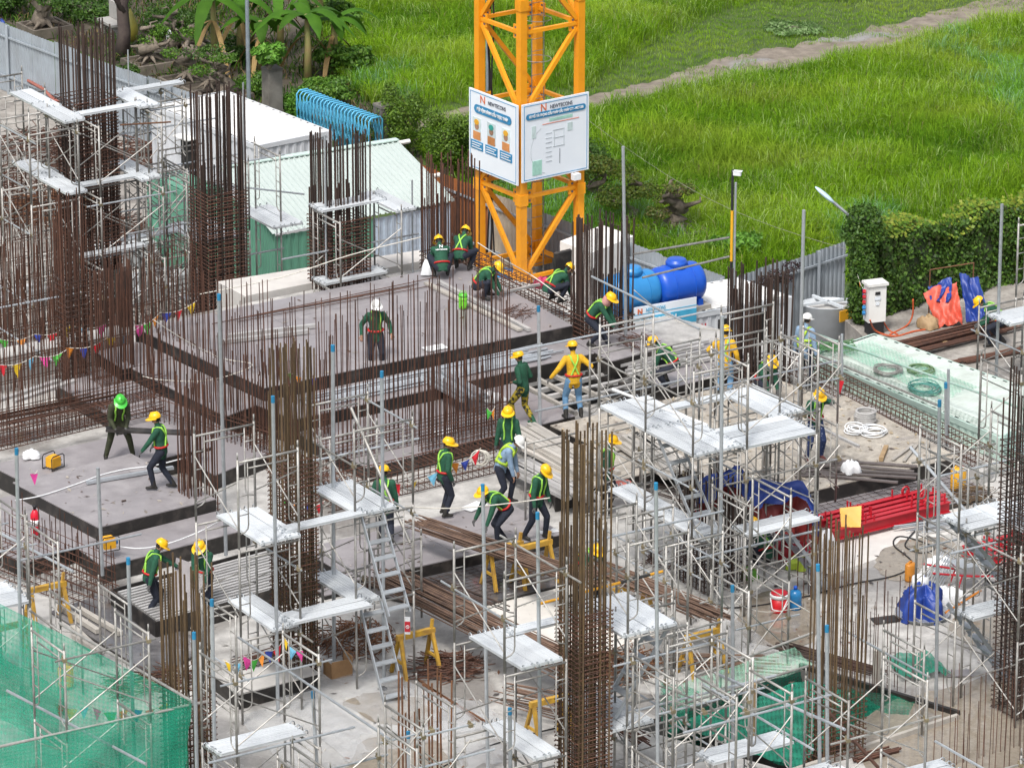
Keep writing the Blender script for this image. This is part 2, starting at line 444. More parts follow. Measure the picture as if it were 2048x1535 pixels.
# dirt path through the meadow
PATH_LO = [(830, 262), (945, 240), (1172, 222), (1260, 205), (1380, 182), (1480, 160), (1600, 134), (1740, 108), (1860, 80), (1990, 45), (2120, 30), (2300, 10)]
PATH_HI = [(2300, -80), (2120, -45), (2000, -10), (1900, 15), (1800, 47), (1700, 70), (1600, 86), (1500, 110), (1400, 128), (1330, 155), (1250, 178), (1180, 192), (940, 213), (830, 240)]
def _rag(pl, amp, seed):
    rd = random.Random(seed); out = []
    for i in range(len(pl) - 1):
        for k in range(7):
            t = k / 7; out.append((pl[i][0] * (1 - t) + pl[i + 1][0] * t, pl[i][1] * (1 - t) + pl[i + 1][1] * t + rd.gauss(0, amp * .45) + amp * .4 * math.sin((i * 7 + k) * .31 + seed) + amp * .4 * math.sin((i * 7 + k) * .83 + seed * 2)))
    return out + [pl[-1]]
PATH_LO = _rag(PATH_LO, 3.0, 1); PATH_HI = _rag(PATH_HI, 5.0, 2)
PATHP = PATH_LO + PATH_HI
sheet('dirt_path', [[G(x, y, YARD) for x, y in PATHP]], YARD + 0.0, PATHM)
NURS = [(-260, -60), (345, 172), (600, 250), (840, 330), (830, 215), (690, 110), (640, 0), (700, -160), (-260, -200)]
sheet('nursery_soil', [[G(x, y, YARD) for x, y in NURS]], YARD - 0.01, SOILM)

# ---------------------------------------------------------------- meadow grass
def inpoly(x, y, poly):
    res = np.zeros(x.shape, bool)
    n = len(poly); j = n - 1
    for i in range(n):
        xi, yi = poly[i]; xj, yj = poly[j]
        c = ((yi > y) != (yj > y)) & (x < (xj - xi) * (y - yi) / (yj - yi + 1e-12) + xi)
        res ^= c; j = i
    return res
def nproj(P):
    x, y, z = P[:, 0], P[:, 1] - CY, P[:, 2] - HC
    zc = y * CT - z * ST
    return 1024 + FPX * x / zc, 767.5 + FPX * (-y * ST - z * CT) / zc
def waves(x, y, s=1.0, seed=0):
    rg = np.random.RandomState(seed); v = np.zeros_like(x)
    for k in range(9):
        a = rg.rand() * 6.28; f = s * (0.5 + rg.rand() * 1.8); ph = rg.rand() * 6.28
        v += np.sin((x * math.cos(a) + y * math.sin(a)) * f + ph)
    return v / 3.0
def blades_mesh(name, P, H, W, tint, lean=0.45, mat=None):
    """P base points (N,3), H heights, W widths: curved three-segment blades in one mesh"""
    N = len(P); rg = np.random
    az = rg.rand(N) * 2 * np.pi
    fa = az + rg.randn(N) * 0.5
    ln = np.abs(rg.randn(N)) * lean + 0.12
    dirv = np.stack([np.cos(az), np.sin(az), np.zeros(N)], 1)
    sd_ = np.stack([-np.sin(fa), np.cos(fa), np.zeros(N)], 1)
    V = np.zeros((N, 7, 3), np.float32)
    for k, (tt, ww, bend) in enumerate(((0.0, 0.7, 0.0), (0.42, 1.0, 0.18), (0.78, 0.75, 0.55))):
        c = P + dirv * (H * ln * bend)[:, None]
        c[:, 2] += H * tt * (1 - 0.15 * ln * bend)
        V[:, k * 2] = c - sd_ * (W * ww / 2)[:, None]
        V[:, k * 2 + 1] = c + sd_ * (W * ww / 2)[:, None]
    tip = P + dirv * (H * ln * 1.15)[:, None]
    tip[:, 2] += H * (1 - 0.35 * np.minimum(ln, 1.2))
    V[:, 6] = tip
    me = bpy.data.meshes.new(name)
    base = (np.arange(N) * 7)[:, None]
    quads = np.concatenate([base + np.array([0, 1, 3, 2]), base + np.array([2, 3, 5, 4])], 0)
    tris = base + np.array([4, 5, 6])
    me.vertices.add(N * 7); me.vertices.foreach_set('co', V.reshape(-1))
    nl = quads.size + tris.size
    me.loops.add(nl)
    me.loops.foreach_set('vertex_index', np.concatenate([quads.reshape(-1), tris.reshape(-1)]).astype(np.int32))
    npoly = len(quads) + len(tris)
    me.polygons.add(npoly)
    st = np.concatenate([np.arange(len(quads)) * 4, quads.size + np.arange(len(tris)) * 3]).astype(np.int32)
    me.polygons.foreach_set('loop_start', st)
    me.polygons.foreach_set('loop_total', np.concatenate([np.full(len(quads), 4), np.full(len(tris), 3)]).astype(np.int32))
    ca = me.color_attributes.new('tint', 'FLOAT_COLOR', 'POINT')
    col = np.ones((N, 7, 4), np.float32); col[:, :, :3] = tint[:, None, :]
    ca.data.foreach_set('color', col.reshape(-1))
    me.materials.append(mat); me.update(calc_edges=True); me.validate()
    o = bpy.data.objects.new(name, me); COL.objects.link(o)
    return o
GRASSM = leaf_mat('grass_blade', 0.4, 0.8)
GRASSM.node_tree.nodes['Principled BSDF'].inputs['Specular IOR Level'].default_value = 0.12
MEADOW_PX = [(640, 0), (640, 60), (665, 150), (740, 212), (830, 300), (900, 370), (1000, 440), (1180, 510), (1449, 640), (1690, 570), (1750, 540), (2300, 400), (2500, -190), (600, -190)]
def meadow():
    rg = np.random
    c0 = np.array([G(x, y, YARD) for x, y in MEADOW_PX])
    lo, hi = c0.min(0), c0.max(0)
    n = 520000
    P = np.stack([rg.rand(n) * (hi[0] - lo[0]) + lo[0], rg.rand(n) * (hi[1] - lo[1]) + lo[1], np.full(n, YARD)], 1)
    # loose tufts
    P[:, 0] += 0.12 * np.sin(P[:, 1] * 9 + 3 * np.sin(P[:, 0] * 4)); P[:, 1] += 0.12 * np.sin(P[:, 0] * 8 + P[:, 1])
    x, y = nproj(P)
    ok = inpoly(x, y, MEADOW_PX) & (x > 480) & (x < 2280) & (y > -150)
    inp = inpoly(x, y, PATHP)
    wv = waves(P[:, 0], P[:, 1], 1.6, 5)
    edge_lo = np.interp(x, [p[0] for p in PATH_LO], [p[1] for p in PATH_LO])
    hi_s = PATH_HI[::-1]
    edge_hi = np.interp(x, [p[0] for p in hi_s], [p[1] for p in hi_s])
    dlo, dhi = y - edge_lo, edge_hi - y
    onp = inp & ((wv + np.clip(10 - np.minimum(np.abs(dlo), np.abs(dhi)), 0, 10) * .14 < 0.3) | (rg.rand(n) < 0.3))
    ok &= ~onp
    P, x, y, dlo, dhi, inp = P[ok], x[ok], y[ok], dlo[ok], dhi[ok], inp[ok]
    N = len(P)
    w1, w2, w3 = waves(P[:, 0], P[:, 1], 1.0, 1), waves(P[:, 0], P[:, 1], 2.6, 2), waves(P[:, 0], P[:, 1], 0.45, 3)
    H = (0.60 + 0.09 * w1 + 0.06 * w2) * (0.7 + 0.6 * rg.rand(N))
    # short sward along the path
    far_short = np.clip((dhi + 4 * w2 - np.interp(x, [900, 1170, 1300, 1500, 1800, 2100], [6, 10, 70, 95, 45, 30])) / 25.0, 0, 1)
    near_short = np.clip((dlo + 3 * w2) / 14.0, 0, 1)
    side = np.where(y > (np.interp(x, [p[0] for p in PATH_LO], [p[1] for p in PATH_LO]) - 2), near_short, far_short)
    H *= 0.16 + 0.84 * side
    fl = np.interp(x, [826, 1449, 1690, 2300], [322, 560, 481, 330]); H *= np.clip(1.0 - (y - fl + 8) / 60.0, .35, 1)
    H[inp] = 0.05 + 0.06 * rg.rand(inp.sum())
    W = np.clip(0.008 + 0.009 * rg.rand(N), 0, 1) * (0.7 + 0.5 * side)
    g = np.clip(0.55 + 0.17 * w1 + 0.12 * w3 + 0.2 * rg.randn(N), 0, 1)[:, None]
    dk = np.array([0.068, 0.185, 0.008]); lt = np.array([0.27, 0.45, 0.022])
    T = dk * (1 - g) + lt * g
    yl = np.clip(waves(P[:, 0], P[:, 1], .9, 31) * .8 - .1, 0, 1)[:, None] * .55
    T = T * (1 - yl) + np.array([.34, .44, .05]) * yl * (.7 + .5 * rg.rand(N))[:, None]
    pale = rg.rand(N) < np.clip(0.10 + 0.09 * w2 + .06 * w3, 0.0, 0.35)
    T[pale] = np.array([0.36, 0.48, 0.16]) * (0.8 + 0.4 * rg.rand(pale.sum()))[:, None]
    dry = rg.rand(N) < 0.018
    T[dry] = np.array([0.32, 0.29, 0.12])
    # blue-green broad weeds in drifts
    wd = w3 + w2 * 0.4 > 1.15
    T[wd] = T[wd] * np.array([0.75, 0.95, 1.6])
    T *= (0.85 + 0.3 * rg.rand(N))[:, None]
    o = blades_mesh('meadow_grass', P, H, W, T.astype(np.float32), 0.5, GRASSM)
    tag(o, 'tall bright green grass of the meadow behind the fence', 'grass', kind='stuff')
meadow()

# ---------------------------------------------------------------- formwork decks
def bil(q, s, t):
    return q[0] * (1 - s) * (1 - t) + q[1] * s * (1 - t) + q[2] * s * t + q[3] * (1 - s) * t
def deck(name, label, px, z, zb, mat=None, su=1.22, sv=2.44, side=BLACKF, cat='formwork', jit=0.003):
    """px: back-left, back-right, front-right, front-left"""
    mat = mat or PLYM
    q = [G(x, y, z) for x, y in px]
    org = (q[0] + q[1] + q[2] + q[3]) / 4; org.z = zb
    th = thing(name, label, cat, org)
    mb = MB(); ins = []
    cc = Vector((org.x, org.y, 0))
    mb.prism([(p.x, p.y) for p in q[::-1]], zb, z - 0.022)
    mb.build('edge_form', side, th)
    la = ((q[1] - q[0]).length + (q[2] - q[3]).length) / 2
    lb = ((q[3] - q[0]).length + (q[2] - q[1]).length) / 2
    nu, nv = max(1, round(la / sv)), max(1, round(lb / su))
    for i in range(nu):
        for j in range(nv):
            e = 0.0035
            c = [bil(q, (i + a) / nu + (e / la if a == 0 else -e / la), (j + b_) / nv + (e / lb if b_ == 0 else -e / lb)) for a, b_ in ((0, 0), (1, 0), (1, 1), (0, 1))]
            dz = random.uniform(-jit, jit)
            mb = MB()
            mb.prism([(p.x, p.y) for p in c[::-1]], z - 0.021, z + dz)
            mb.build('plywood_panel', mat, th)
    return th
deck('formwork_deck', 'large grey plywood deck spanning the middle where workers squat', [(271, 655), (925, 526), (1145, 650), (529, 775)], 0.9, 0.02)
deck('formwork_deck', 'narrow plywood deck with steel pipes lying along it', [(505, 806), (1150, 674), (1222, 698), (590, 838)], 0.6, 0.02, su=0.9)
deck('formwork_deck', 'lower pale plywood deck under the row of thin upright bars', [(585, 860), (1020, 763), (1150, 831), (735, 935)], 0.32, 0.02)
deck('formwork_deck', 'plywood strip deck behind the blue tanks banner edge', [(1150, 682), (1290, 655), (1345, 690), (1222, 722)], 0.62, 0.02, su=0.9)
deck('formwork_deck', 'dusty plywood deck strewn with sawdust and offcuts', [(1262, 890), (1690, 790), (1918, 913), (1490, 1012)], 0.45, 0.02, mat=PLYD)
deck('formwork_deck', 'dusty plywood deck under the silver platform planks', [(1100, 850), (1540, 752), (1665, 800), (1215, 905)], 0.40, 0.02, mat=PLYD)
deck('formwork_deck', 'small plywood deck beside the pink cloth', [(1085, 905), (1250, 868), (1335, 935), (1110, 992)], 0.35, 0.02, mat=PLYD)
deck('formwork_deck', 'grey deck with a rebar mat beside the red steel', [(1495, 1040), (1905, 942), (1985, 985), (1575, 1090)], 0.14, 0.01, mat=PLYM)
deck('formwork_deck', 'grey plywood deck where a worker bends over bars', [(600, 1097), (1010, 1000), (1130, 1066), (712, 1160)], 0.32, 0.02)
deck('formwork_deck', 'dark wet plywood deck under a trestle and bars', [(720, 1180), (1135, 1088), (1230, 1140), (905, 1222)], 0.07, 0.005, mat=PLYW)
deck('formwork_deck', 'grey plywood deck crossed by a worker walking away from the bars', [(25, 964), (262, 906), (432, 997), (196, 1054)], 0.62, 0.02)
deck('formwork_deck', 'low plywood deck behind the fire extinguisher', [(-150, 1032), (24, 989), (196, 1079), (50, 1125)], 0.34, 0.02)
deck('formwork_deck', 'grey plywood deck carrying a yellow vibrator motor', [(150, 1092), (434, 1021), (500, 1056), (206, 1133)], 0.36, 0.02)
deck('formwork_deck', 'plywood deck under the green helmeted worker', [(-20, 930), (330, 848), (425, 892), (70, 975)], 0.42, 0.02)
deck('formwork_deck', 'small pale plywood deck beside the dense bar bundle', [(190, 702), (300, 680), (355, 713), (245, 737)], 0.62, 0.02)
deck('formwork_deck', 'deck of grey plywood left of the main deck edge', [(205, 706), (272, 683), (530, 803), (452, 832)], 0.6, 0.02, su=.9)
deck('formwork_deck', 'wet shiny plywood floor panel with two timbers on it', [(100, 1222), (205, 1186), (425, 1290), (310, 1352)], 0.06, 0.005, mat=PLYW)
deck('formwork_deck', 'pale plywood strip behind the steel stair', [(610, 1165), (800, 1118), (850, 1140), (650, 1190)], 0.10, 0.005)

deck('formwork_deck', 'pale low deck among the bars below the main deck', [(110, 768), (205, 731), (545, 902), (430, 950)], 0.33, 0.02)
deck('formwork_deck', 'brown plywood deck under the crouching worker behind the scaffold', [(1235, 724), (1440, 680), (1525, 728), (1330, 778)], 0.38, 0.02)
# open joist form: black boards around pale joists
q = [G(222, 1180, 0.35), G(545, 1092, 0.35), G(650, 1150, 0.35), G(312, 1245, 0.35)]
jf = thing('joist_form', 'open black form box with rows of pale joists', 'formwork', (sum(q, Vector()) / 4) * 1.0)
for i in range(4):
    mb = MB(); a, b_ = q[i].copy(), q[(i + 1) % 4].copy(); a.z = b_.z = 0.19
    mb.beam(a, b_, 0.03, 0.36); mb.build('side_board', BLACKF, jf)
mb = MB(); mb.prism([(p.x, p.y) for p in [(x - jf.location) * 0.97 + jf.location for x in q][::-1]], 0.01, 0.03); mb.build('bottom_sheet', DARK, jf)  # black sheet painted as the shaded void under the joists
for k in range(15):
    t = 0.05 + k * 0.064
    mb = MB(); mb.beam(bil(q, 0.03, t) - Vector((0, 0, 0.06)), bil(q, 0.97, t) - Vector((0, 0, 0.06)), 0.055, 0.07); mb.build('joist', ALU, jf)

# concrete upstands behind the decks
def block(name, label, px, z, zb, mat=CONC, cat='concrete wall'):
    q = [G(x, y, z) for x, y in px]
    c = sum(q, Vector()) / 4; c.z = zb
    mb = MB(); mb.prism([(p.x, p.y) for p in q[::-1]], zb, z)
    return tag(mb.build(name, mat, org=c), label, cat)
block('concrete_upstand', 'pale concrete wall in front of the green sheds', [(433, 563), (838, 500), (872, 516), (490, 592)], 0.1, YARD + 0.003, CONCL)
block('concrete_upstand', 'grey concrete beam behind the first string of flags', [(-80, 712), (235, 650), (262, 664), (-55, 727)], 0.6, 0.003, CONC)
block('concrete_upstand', 'grey concrete beam along the lower edge of the small cage', [(-60, 1172), (60, 1198), (205, 1270), (-60, 1240)], 0.02, 0.004, CONC)
q = [G(430, 1352, .3), G(592, 1316, .3), G(640, 1345, .3), G(478, 1388, .3)]
deck('formwork_deck', 'raised slab strip with a black front face under the pennants', [(430, 1352), (592, 1316), (640, 1345), (478, 1388)], 0.3, 0.005, mat=CONCL, su=2, sv=3)
WATER = floor_mat('puddle_water', 0.0, 0.1, (0.30, 0.26, 0.21), (0.26, 0.225, 0.18), rwet=0.015)
def puddle(pts, seed):
    rd = random.Random(seed); P = [G(x, y, 0) for x, y in pts]; c = sum(P, Vector()) / len(P); out = []
    n = len(P)
    for i in range(n):
        p0, p1, p2, p3 = P[i - 1], P[i], P[(i + 1) % n], P[(i + 2) % n]
        for k in range(6):
            t = k / 6; q_ = .5 * ((2 * p1) + (p2 - p0) * t + (2 * p0 - 5 * p1 + 4 * p2 - p3) * t * t + (3 * p1 - p0 - 3 * p2 + p3) * t ** 3)
            out.append(q_ + (q_ - c).normalized() * rd.uniform(-.07, .07))
    sheet('puddle', [out], 0.008, WATER)
puddle([(1700, 1470), (1790, 1400), (1900, 1375), (2080, 1330), (2150, 1480), (1980, 1560), (1780, 1570)], 1)
puddle([(1470, 1255), (1500, 1195), (1580, 1180), (1640, 1215), (1630, 1275), (1560, 1300)], 2)
puddle([(1750, 1125), (1790, 1085), (1880, 1075), (1930, 1105), (1860, 1140), (1790, 1160)], 3)
puddle([(700, 1555), (720, 1490), (790, 1465), (880, 1490), (900, 1560)], 4)
puddle([(1900, 1260), (1960, 1210), (2080, 1200), (2100, 1270), (1990, 1300)], 5)
puddle([(690, 1410), (740, 1385), (850, 1400), (880, 1440), (780, 1450)], 6)
block('concrete_block', 'white concrete counterweight box beside the crane foot', [(1120, 482), (1205, 450), (1268, 472), (1182, 506)], -0.9, YARD + 0.003, WHITE, 'concrete block')
block('concrete_pad', 'pale concrete crane foundation under the yellow mast', [(905, 575), (1070, 545), (1165, 600), (1000, 632)], -2.2, YARD + 0.003, CONCL, 'foundation')

block('concrete_beam', 'concrete beam carrying the cage at the right edge of the main deck', [(928, 547), (945, 530), (1162, 640), (1146, 657)], 0.53, 0.004, CONC, 'concrete beam')
block('concrete_beam', 'concrete beam carrying the cage along the mint container', [(1578, 750), (1602, 738), (1985, 932), (1962, 945)], 0.28, 0.004, CONC, 'concrete beam')
# ================================================================ rebar columns, starter bars, cages, bundles
RUSTB = M('rebar_brown', (0.20, 0.125, 0.085), 0.75, 0.25, (0.11, 0.07, 0.055), 6, rnd=0.4)
def hoop_mesh(wa, wb, r, mat):
    mb = MB(); c, s = math.cos(AL), math.sin(AL)
    pts = []
    for x, y in ((-wa / 2, -wb / 2), (wa / 2, -wb / 2), (wa / 2, wb / 2), (-wa / 2, wb / 2)):
        pts.append((x * c - y * s, x * s + y * c, 0))
    for i in range(4):
        a, b_ = Vector(pts[i]), Vector(pts[(i + 1) % 4]); d = (b_ - a).normalized() * 0.05
        mb.tube([a - d, b_ + d], r, 4)
    return mesh_of(mb, 'tie', mat)
def column(label, px, py, zr, wa, wb, z0, ztop, zlow, tz, na=7, nb=7, r=0.015, mat=RUST, tie=RUST, sp=0.11, group=None, splay=0.0, inner=True, lowfrac=0.5):
    """px,py: pixel of the column axis at height zr; bars from z0 to ztop (some only to zlow), ties over tz"""
    p = G(px, py, zr); p.z = z0
    th = thing('rebar_column', label, 'rebar column', p, group=group)
    def pt(x, y, z):
        k = 1.0 + splay * max(0, (z - z0) / (ztop - z0)) + (random.uniform(-.05, .05) if z > z0 + 1 else 0)
        v = p + UA * (x * k) - UB * (y * k); v.z = z
        return v
    spots = []
    for i in range(na):
        x = -wa / 2 + wa * i / (na - 1)
        for y in (-wb / 2, wb / 2): spots.append((x, y))
    for j in range(1, nb - 1):
        y = -wb / 2 + wb * j / (nb - 1)
        for x in (-wa / 2, wa / 2): spots.append((x, y))
    if inner:
        for i in range(1, na - 1, 2):
            x = -wa / 2 + wa * i / (na - 1)
            for y in (-wb / 2 + 0.09, wb / 2 - 0.09): spots.append((x, y))
    for k, (x, y) in enumerate(spots):
        zt = (ztop if (k % 2 == 0 or random.random() > lowfrac) else zlow) + random.uniform(-0.12, 0.10)
        jx, jy = random.uniform(-0.015, 0.015), random.uniform(-0.015, 0.015)
        bar(th, 'bar', pt(x + jx, y + jy, z0), pt(x + jx * 2 + random.uniform(-.02, .02), y + jy * 2 + random.uniform(-.02, .02), zt), r, mat, 5)
    hm = hoop_mesh(wa + 2 * r, wb + 2 * r, r * 0.62, tie)
    z = tz[0]; k = 0
    while z < tz[1]:
        o = inst(hm, 'tie', th, (0, 0, z - z0), (random.uniform(-.012, .012), random.uniform(-.012, .012), random.uniform(-.01, .01)))
        z += sp * random.uniform(0.85, 1.15)
    # a second smaller ring set across the core
    hm2 = hoop_mesh((wa) * 0.5, wb + 2 * r, r * 0.5, tie)
    z = tz[0] + 0.03
    while z < tz[1]:
        inst(hm2, 'tie', th, (0, 0, z - z0)); z += sp * 2
    return th
CG = 'rebar columns of the building'
column('tall dark rebar column rising left of the white container, highest of all', 168, 52, 5.6, 1.0, 0.95, YARD, 5.6, 2.9, (-2.9, 4.0), 11, 10, 0.0195, RUSTD, RUST, 0.085, CG, 0.02)
column('dark rebar column standing in front of the white container', 432, 178, 4.4, 0.92, 0.9, YARD, 4.4, 2.5, (-2.9, 2.1), 11, 10, 0.0195, RUSTD, RUST, 0.085, CG, 0.02)
column('dark rebar column in front of the mint shed roof', 675, 264, 3.7, 0.98, 0.95, YARD, 3.7, 2.3, (-2.9, 1.75), 11, 10, 0.0195, RUSTD, RUST, 0.085, CG, 0.02)
column('short rust column behind two squatting workers at the crane', 900, 528, 0.4, 0.95, 0.9, YARD, 3.0, 1.9, (-0.9, 0.75), 11, 8, 0.017, RUST, RUST, 0.1, CG, 0.02)
column('rebar column in front of the blue water tanks', 1203, 664, 0.5, 1.0, 0.9, 0.02, 3.15, 1.75, (0.05, 1.0), 11, 10, 0.0195, RUSTD, RUST, 0.1, CG, 0.03)
column('dark rebar column beside the site office door', 1515, 765, 0.2, 0.98, 0.9, 0.02, 2.75, 2.3, (0.05, 0.7), 11, 10, 0.0195, RUSTD, RUSTD, 0.1, CG, 0.02)
column('rusty rebar column enclosed by scaffold left of centre', 592, 1352, 0.0, 0.60, 0.56, 0.02, 6.5, 5.6, (0.05, 4.4), 7, 7, 0.016, RUSTG, RUST, 0.085, CG, 0.0)
column('tallest foreground rebar column at the middle of the picture', 1166, 1640, 0.0, 0.64, 0.6, 0.02, 7.1, 5.4, (0.3, 4.0), 7, 7, 0.018, RUSTG, RUST, 0.085, CG, 0.0)
column('brown rebar column beside the green safety net corner', 380, 1585, 0.0, 0.66, 0.6, 0.02, 4.3, 3.6, (0.05, 1.9), 6, 6, 0.018, RUSTG, RUST, 0.11, CG, 0.0, inner=True)
column('short orange rebar stub column at the bottom edge', 848, 1660, 0.0, 0.66, 0.60, 0.02, 2.9, 2.2, (0.05, 1.0), 5, 4, 0.018, RUSTO, RUSTO, 0.16, CG, 0.0, inner=False)
column('rebar column rising through the netted opening', 1668, 1545, -0.4, 0.74, 0.66, -0.4, 4.3, 2.9, (-0.3, 1.15), 6, 6, 0.016, RUSTG, RUST, 0.10, CG, 0.0)
column('rebar column at the right edge beyond the stairs', 2042, 1420, 0.0, 0.72, 0.68, 0.02, 6.6, 6.0, (0.05, 5.2), 6, 6, 0.016, RUSTD, RUSTD, 0.11, CG, 0.0)
column('stub rebar column under the blue and red tarpaulin', 1425, 1165, 0.0, 0.95, 0.85, 0.02, 2.4, 2.2, (0.05, 0.7), 8, 7, 0.016, RUSTD, RUSTD, 0.12, CG, 0.0)
column('dense dark bar column left of the small pale deck', 148, 760, 0.2, 0.42, 0.5, -0.4, 4.4, 3.2, (0.0, 2.6), 6, 6, 0.014, RUST, RUSTD, 0.12, CG, 0.05)
column('splayed rusty bar column above the string of flags', 228, 770, 0.2, 0.8, 0.45, -0.2, 2.9, 2.2, (0.0, 0.6), 9, 5, 0.013, RUST, RUST, 0.16, CG, 0.03)
column('dense rusty bar column at the end of the walkway deck', 396, 1032, 0.1, 0.62, 0.5, 0.02, 3.0, 2.2, (0.05, 0.45), 8, 6, 0.014, RUST, RUST, 0.12, CG, 0.0)

def bar_row(label, a, b_, z0, n, h, r=0.0105, mat=RUST, depth=0.16, lat=(), jit=0.02, hv=0.35, name='starter_bars', layers=2, zb=None):
    """upright starter bars of a wall from pixel a to pixel b at height z0, in two layers; lat: heights of horizontal bars"""
    A, B = G(a[0], a[1], z0), G(b_[0], b_[1], z0)
    d = (B - A).normalized(); nrm = Vector((-d.y, d.x, 0))
    th = thing(name, label, 'rebar wall', (A + B) / 2)
    for l in range(layers):
        off = nrm * (depth * (l - (layers - 1) / 2))
        for k in range(n):
            t = (k + random.uniform(-.25, .25)) / (n - 1)
            p0 = A.lerp(B, t) + off
            hh = h * (1 + random.uniform(-hv, hv * 0.3))
            p1 = p0 + Vector((random.gauss(0, jit), random.gauss(0, jit), hh))
            if zb is not None: p0.z = zb
            bar(th, 'bar', p0, p1, r, mat, 4)
        for zz in lat:
            o2 = off + Vector((0, 0, zz))
            bar(th, 'cross_bar', A + o2, B + o2, r * 0.8, mat, 4)
    return th
bar_row('rows of rusty starter bars at the upper left edge of the site', (-60, 700), (135, 655), -0.2, 32, 2.9, lat=(0.3, .6, .9), hv=0.3, jit=0.05, zb=YARD)
bar_row('dense rusty starter bars behind the first string of flags', (-70, 800), (290, 722), 0.0, 54, 2.3, lat=(0.2, .45, .7), hv=0.4, jit=0.04)
bar_row('long wall of rusty starter bars before the green helmeted worker', (-60, 905), (330, 815), 0.02, 52, 2.2, lat=(0.15, .3, .45, .6, .75), jit=0.03)
bar_row('rusty starter bars along the left side of the main deck', (292, 728), (600, 858), 0.02, 44, 2.8, lat=(0.1,), hv=0.35, jit=0.03)
bar_row('short starter bars left of the scaffolded column', (300, 800), (545, 905), 0.02, 22, 1.9, lat=(0.2, .5), hv=0.4, jit=0.03)
bar_row('long row of thin bars before the white helmeted worker', (640, 955), (1018, 872), 0.02, 46, 3.8, lat=(0.15, .3, .45, .6, .75), hv=0.22, jit=0.03)
bar_row('thin upright bars standing beside the blue covered machine', (1690, 1405), (1800, 1378), 0.0, 9, 2.2, r=0.008, layers=2, hv=0.3, depth=0.3)
bar_row('thin upright bars in the puddle at the lower right', (1880, 1560), (2080, 1500), 0.0, 15, 1.8, r=0.008, layers=2, hv=0.3, depth=0.7)
bar_row('row of short upright bars in front of the yellow motor', (10, 1100), (215, 1190), 0.0, 20, 1.15, lat=(0.1, .25, .4, .55, .7), r=0.01, hv=0.3, depth=0.45, jit=0.015)
bar_row('bars sticking up at the foot of the tarpaulin column', (1600, 1195), (1700, 1172), 0.0, 6, 1.5, r=0.009, layers=2, hv=0.3)

def cage(label, a, b_, z0, w_, h, sp=0.15, r=0.009, mat=RUST, nl=3):
    A, B = G(a[0], a[1], z0), G(b_[0], b_[1], z0)
    d = (B - A); L = d.length; d.normalize(); nrm = Vector((-d.y, d.x, 0))
    th = thing('beam_cage', label, 'rebar cage', (A + B) / 2)
    for k in range(nl):
        for zz in (0.03, h):
            o2 = nrm * (w_ * (k / (nl - 1) - 0.5)) + Vector((0, 0, zz))
            bar(th, 'long_bar', A + o2 - d * random.uniform(0, .2), B + o2 + d * random.uniform(0, .2), r * 1.2, mat, 5)
    for zz in (h * 0.35, h * 0.68):
        for s in (-.5, .5):
            o2 = nrm * (w_ * s) + Vector((0, 0, zz)); bar(th, 'long_bar', A + o2, B + o2, r, mat, 4)
    n = int(L / sp)
    mb = MB()
    pts = [nrm * (w_ / 2) + Vector((0, 0, .02)), nrm * (w_ / 2) + Vector((0, 0, h + .01)), nrm * (-w_ / 2) + Vector((0, 0, h + .01)), nrm * (-w_ / 2) + Vector((0, 0, .02))]
    for i in range(4): mb.tube([pts[i], pts[(i + 1) % 4]], r * 0.8, 4)
    me = mesh_of(mb, 'stirrup', mat)
    for k in range(min(n, 120)):
        t = (k + .5) / n
        inst(me, 'stirrup', th, A.lerp(B, t) - th.location, (0, random.uniform(-.05, .05), random.uniform(-.04, .04)))
    return th
cage('rebar beam cage along the mint container side', (1590, 742), (1970, 935), 0.3, 0.42, 0.38, 0.14)
cage('deep rebar beam cage below the row of thin bars', (650, 1015), (1010, 930), 0.02, 0.62, 0.55, 0.13)
cage('rebar beam cage at the right edge of the main deck', (935, 535), (1150, 642), 0.55, 0.5, 0.36, 0.16)
cage('low rebar beam cage behind the walkway deck', (-40, 905), (320, 820), 0.45, 0.4, 0.4, 0.15)
cage('rusty beam cage at the corner below the main deck', (700, 1010), (560, 940), 0.02, 0.5, 0.4, 0.15)
cage('low rebar cage in the corner beside the fire extinguisher', (-40, 1125), (215, 1225), 0.02, 0.5, 0.5, 0.15)

def mat_of_bars(label, px, z, na, nb, r=0.006, mat=RUSTD, jit=0.02):
    q = [G(x, y, z) for x, y in px]
    th = thing('rebar_mat', label, 'rebar mat', sum(q, Vector()) / 4)
    for k in range(na):
        t = (k + .5) / na + random.uniform(-jit, jit) * 0.3
        bar(th, 'bar', bil(q, 0, t), bil(q, 1, t), r, mat, 4)
    for k in range(nb):
        t = (k + .5) / nb
        bar(th, 'bar', bil(q, t, 0) + Vector((0, 0, .014)), bil(q, t, 1) + Vector((0, 0, .014)), r, mat, 4)
mat_of_bars('rebar mat laid on the grey deck beside the red steel', [(1500, 1040), (1905, 943), (1985, 985), (1580, 1088)], 0.17, 8, 26)
mat_of_bars('rebar mat laid on the dark wet deck', [(830, 1160), (1140, 1090), (1215, 1135), (925, 1205)], 0.10, 10, 18)

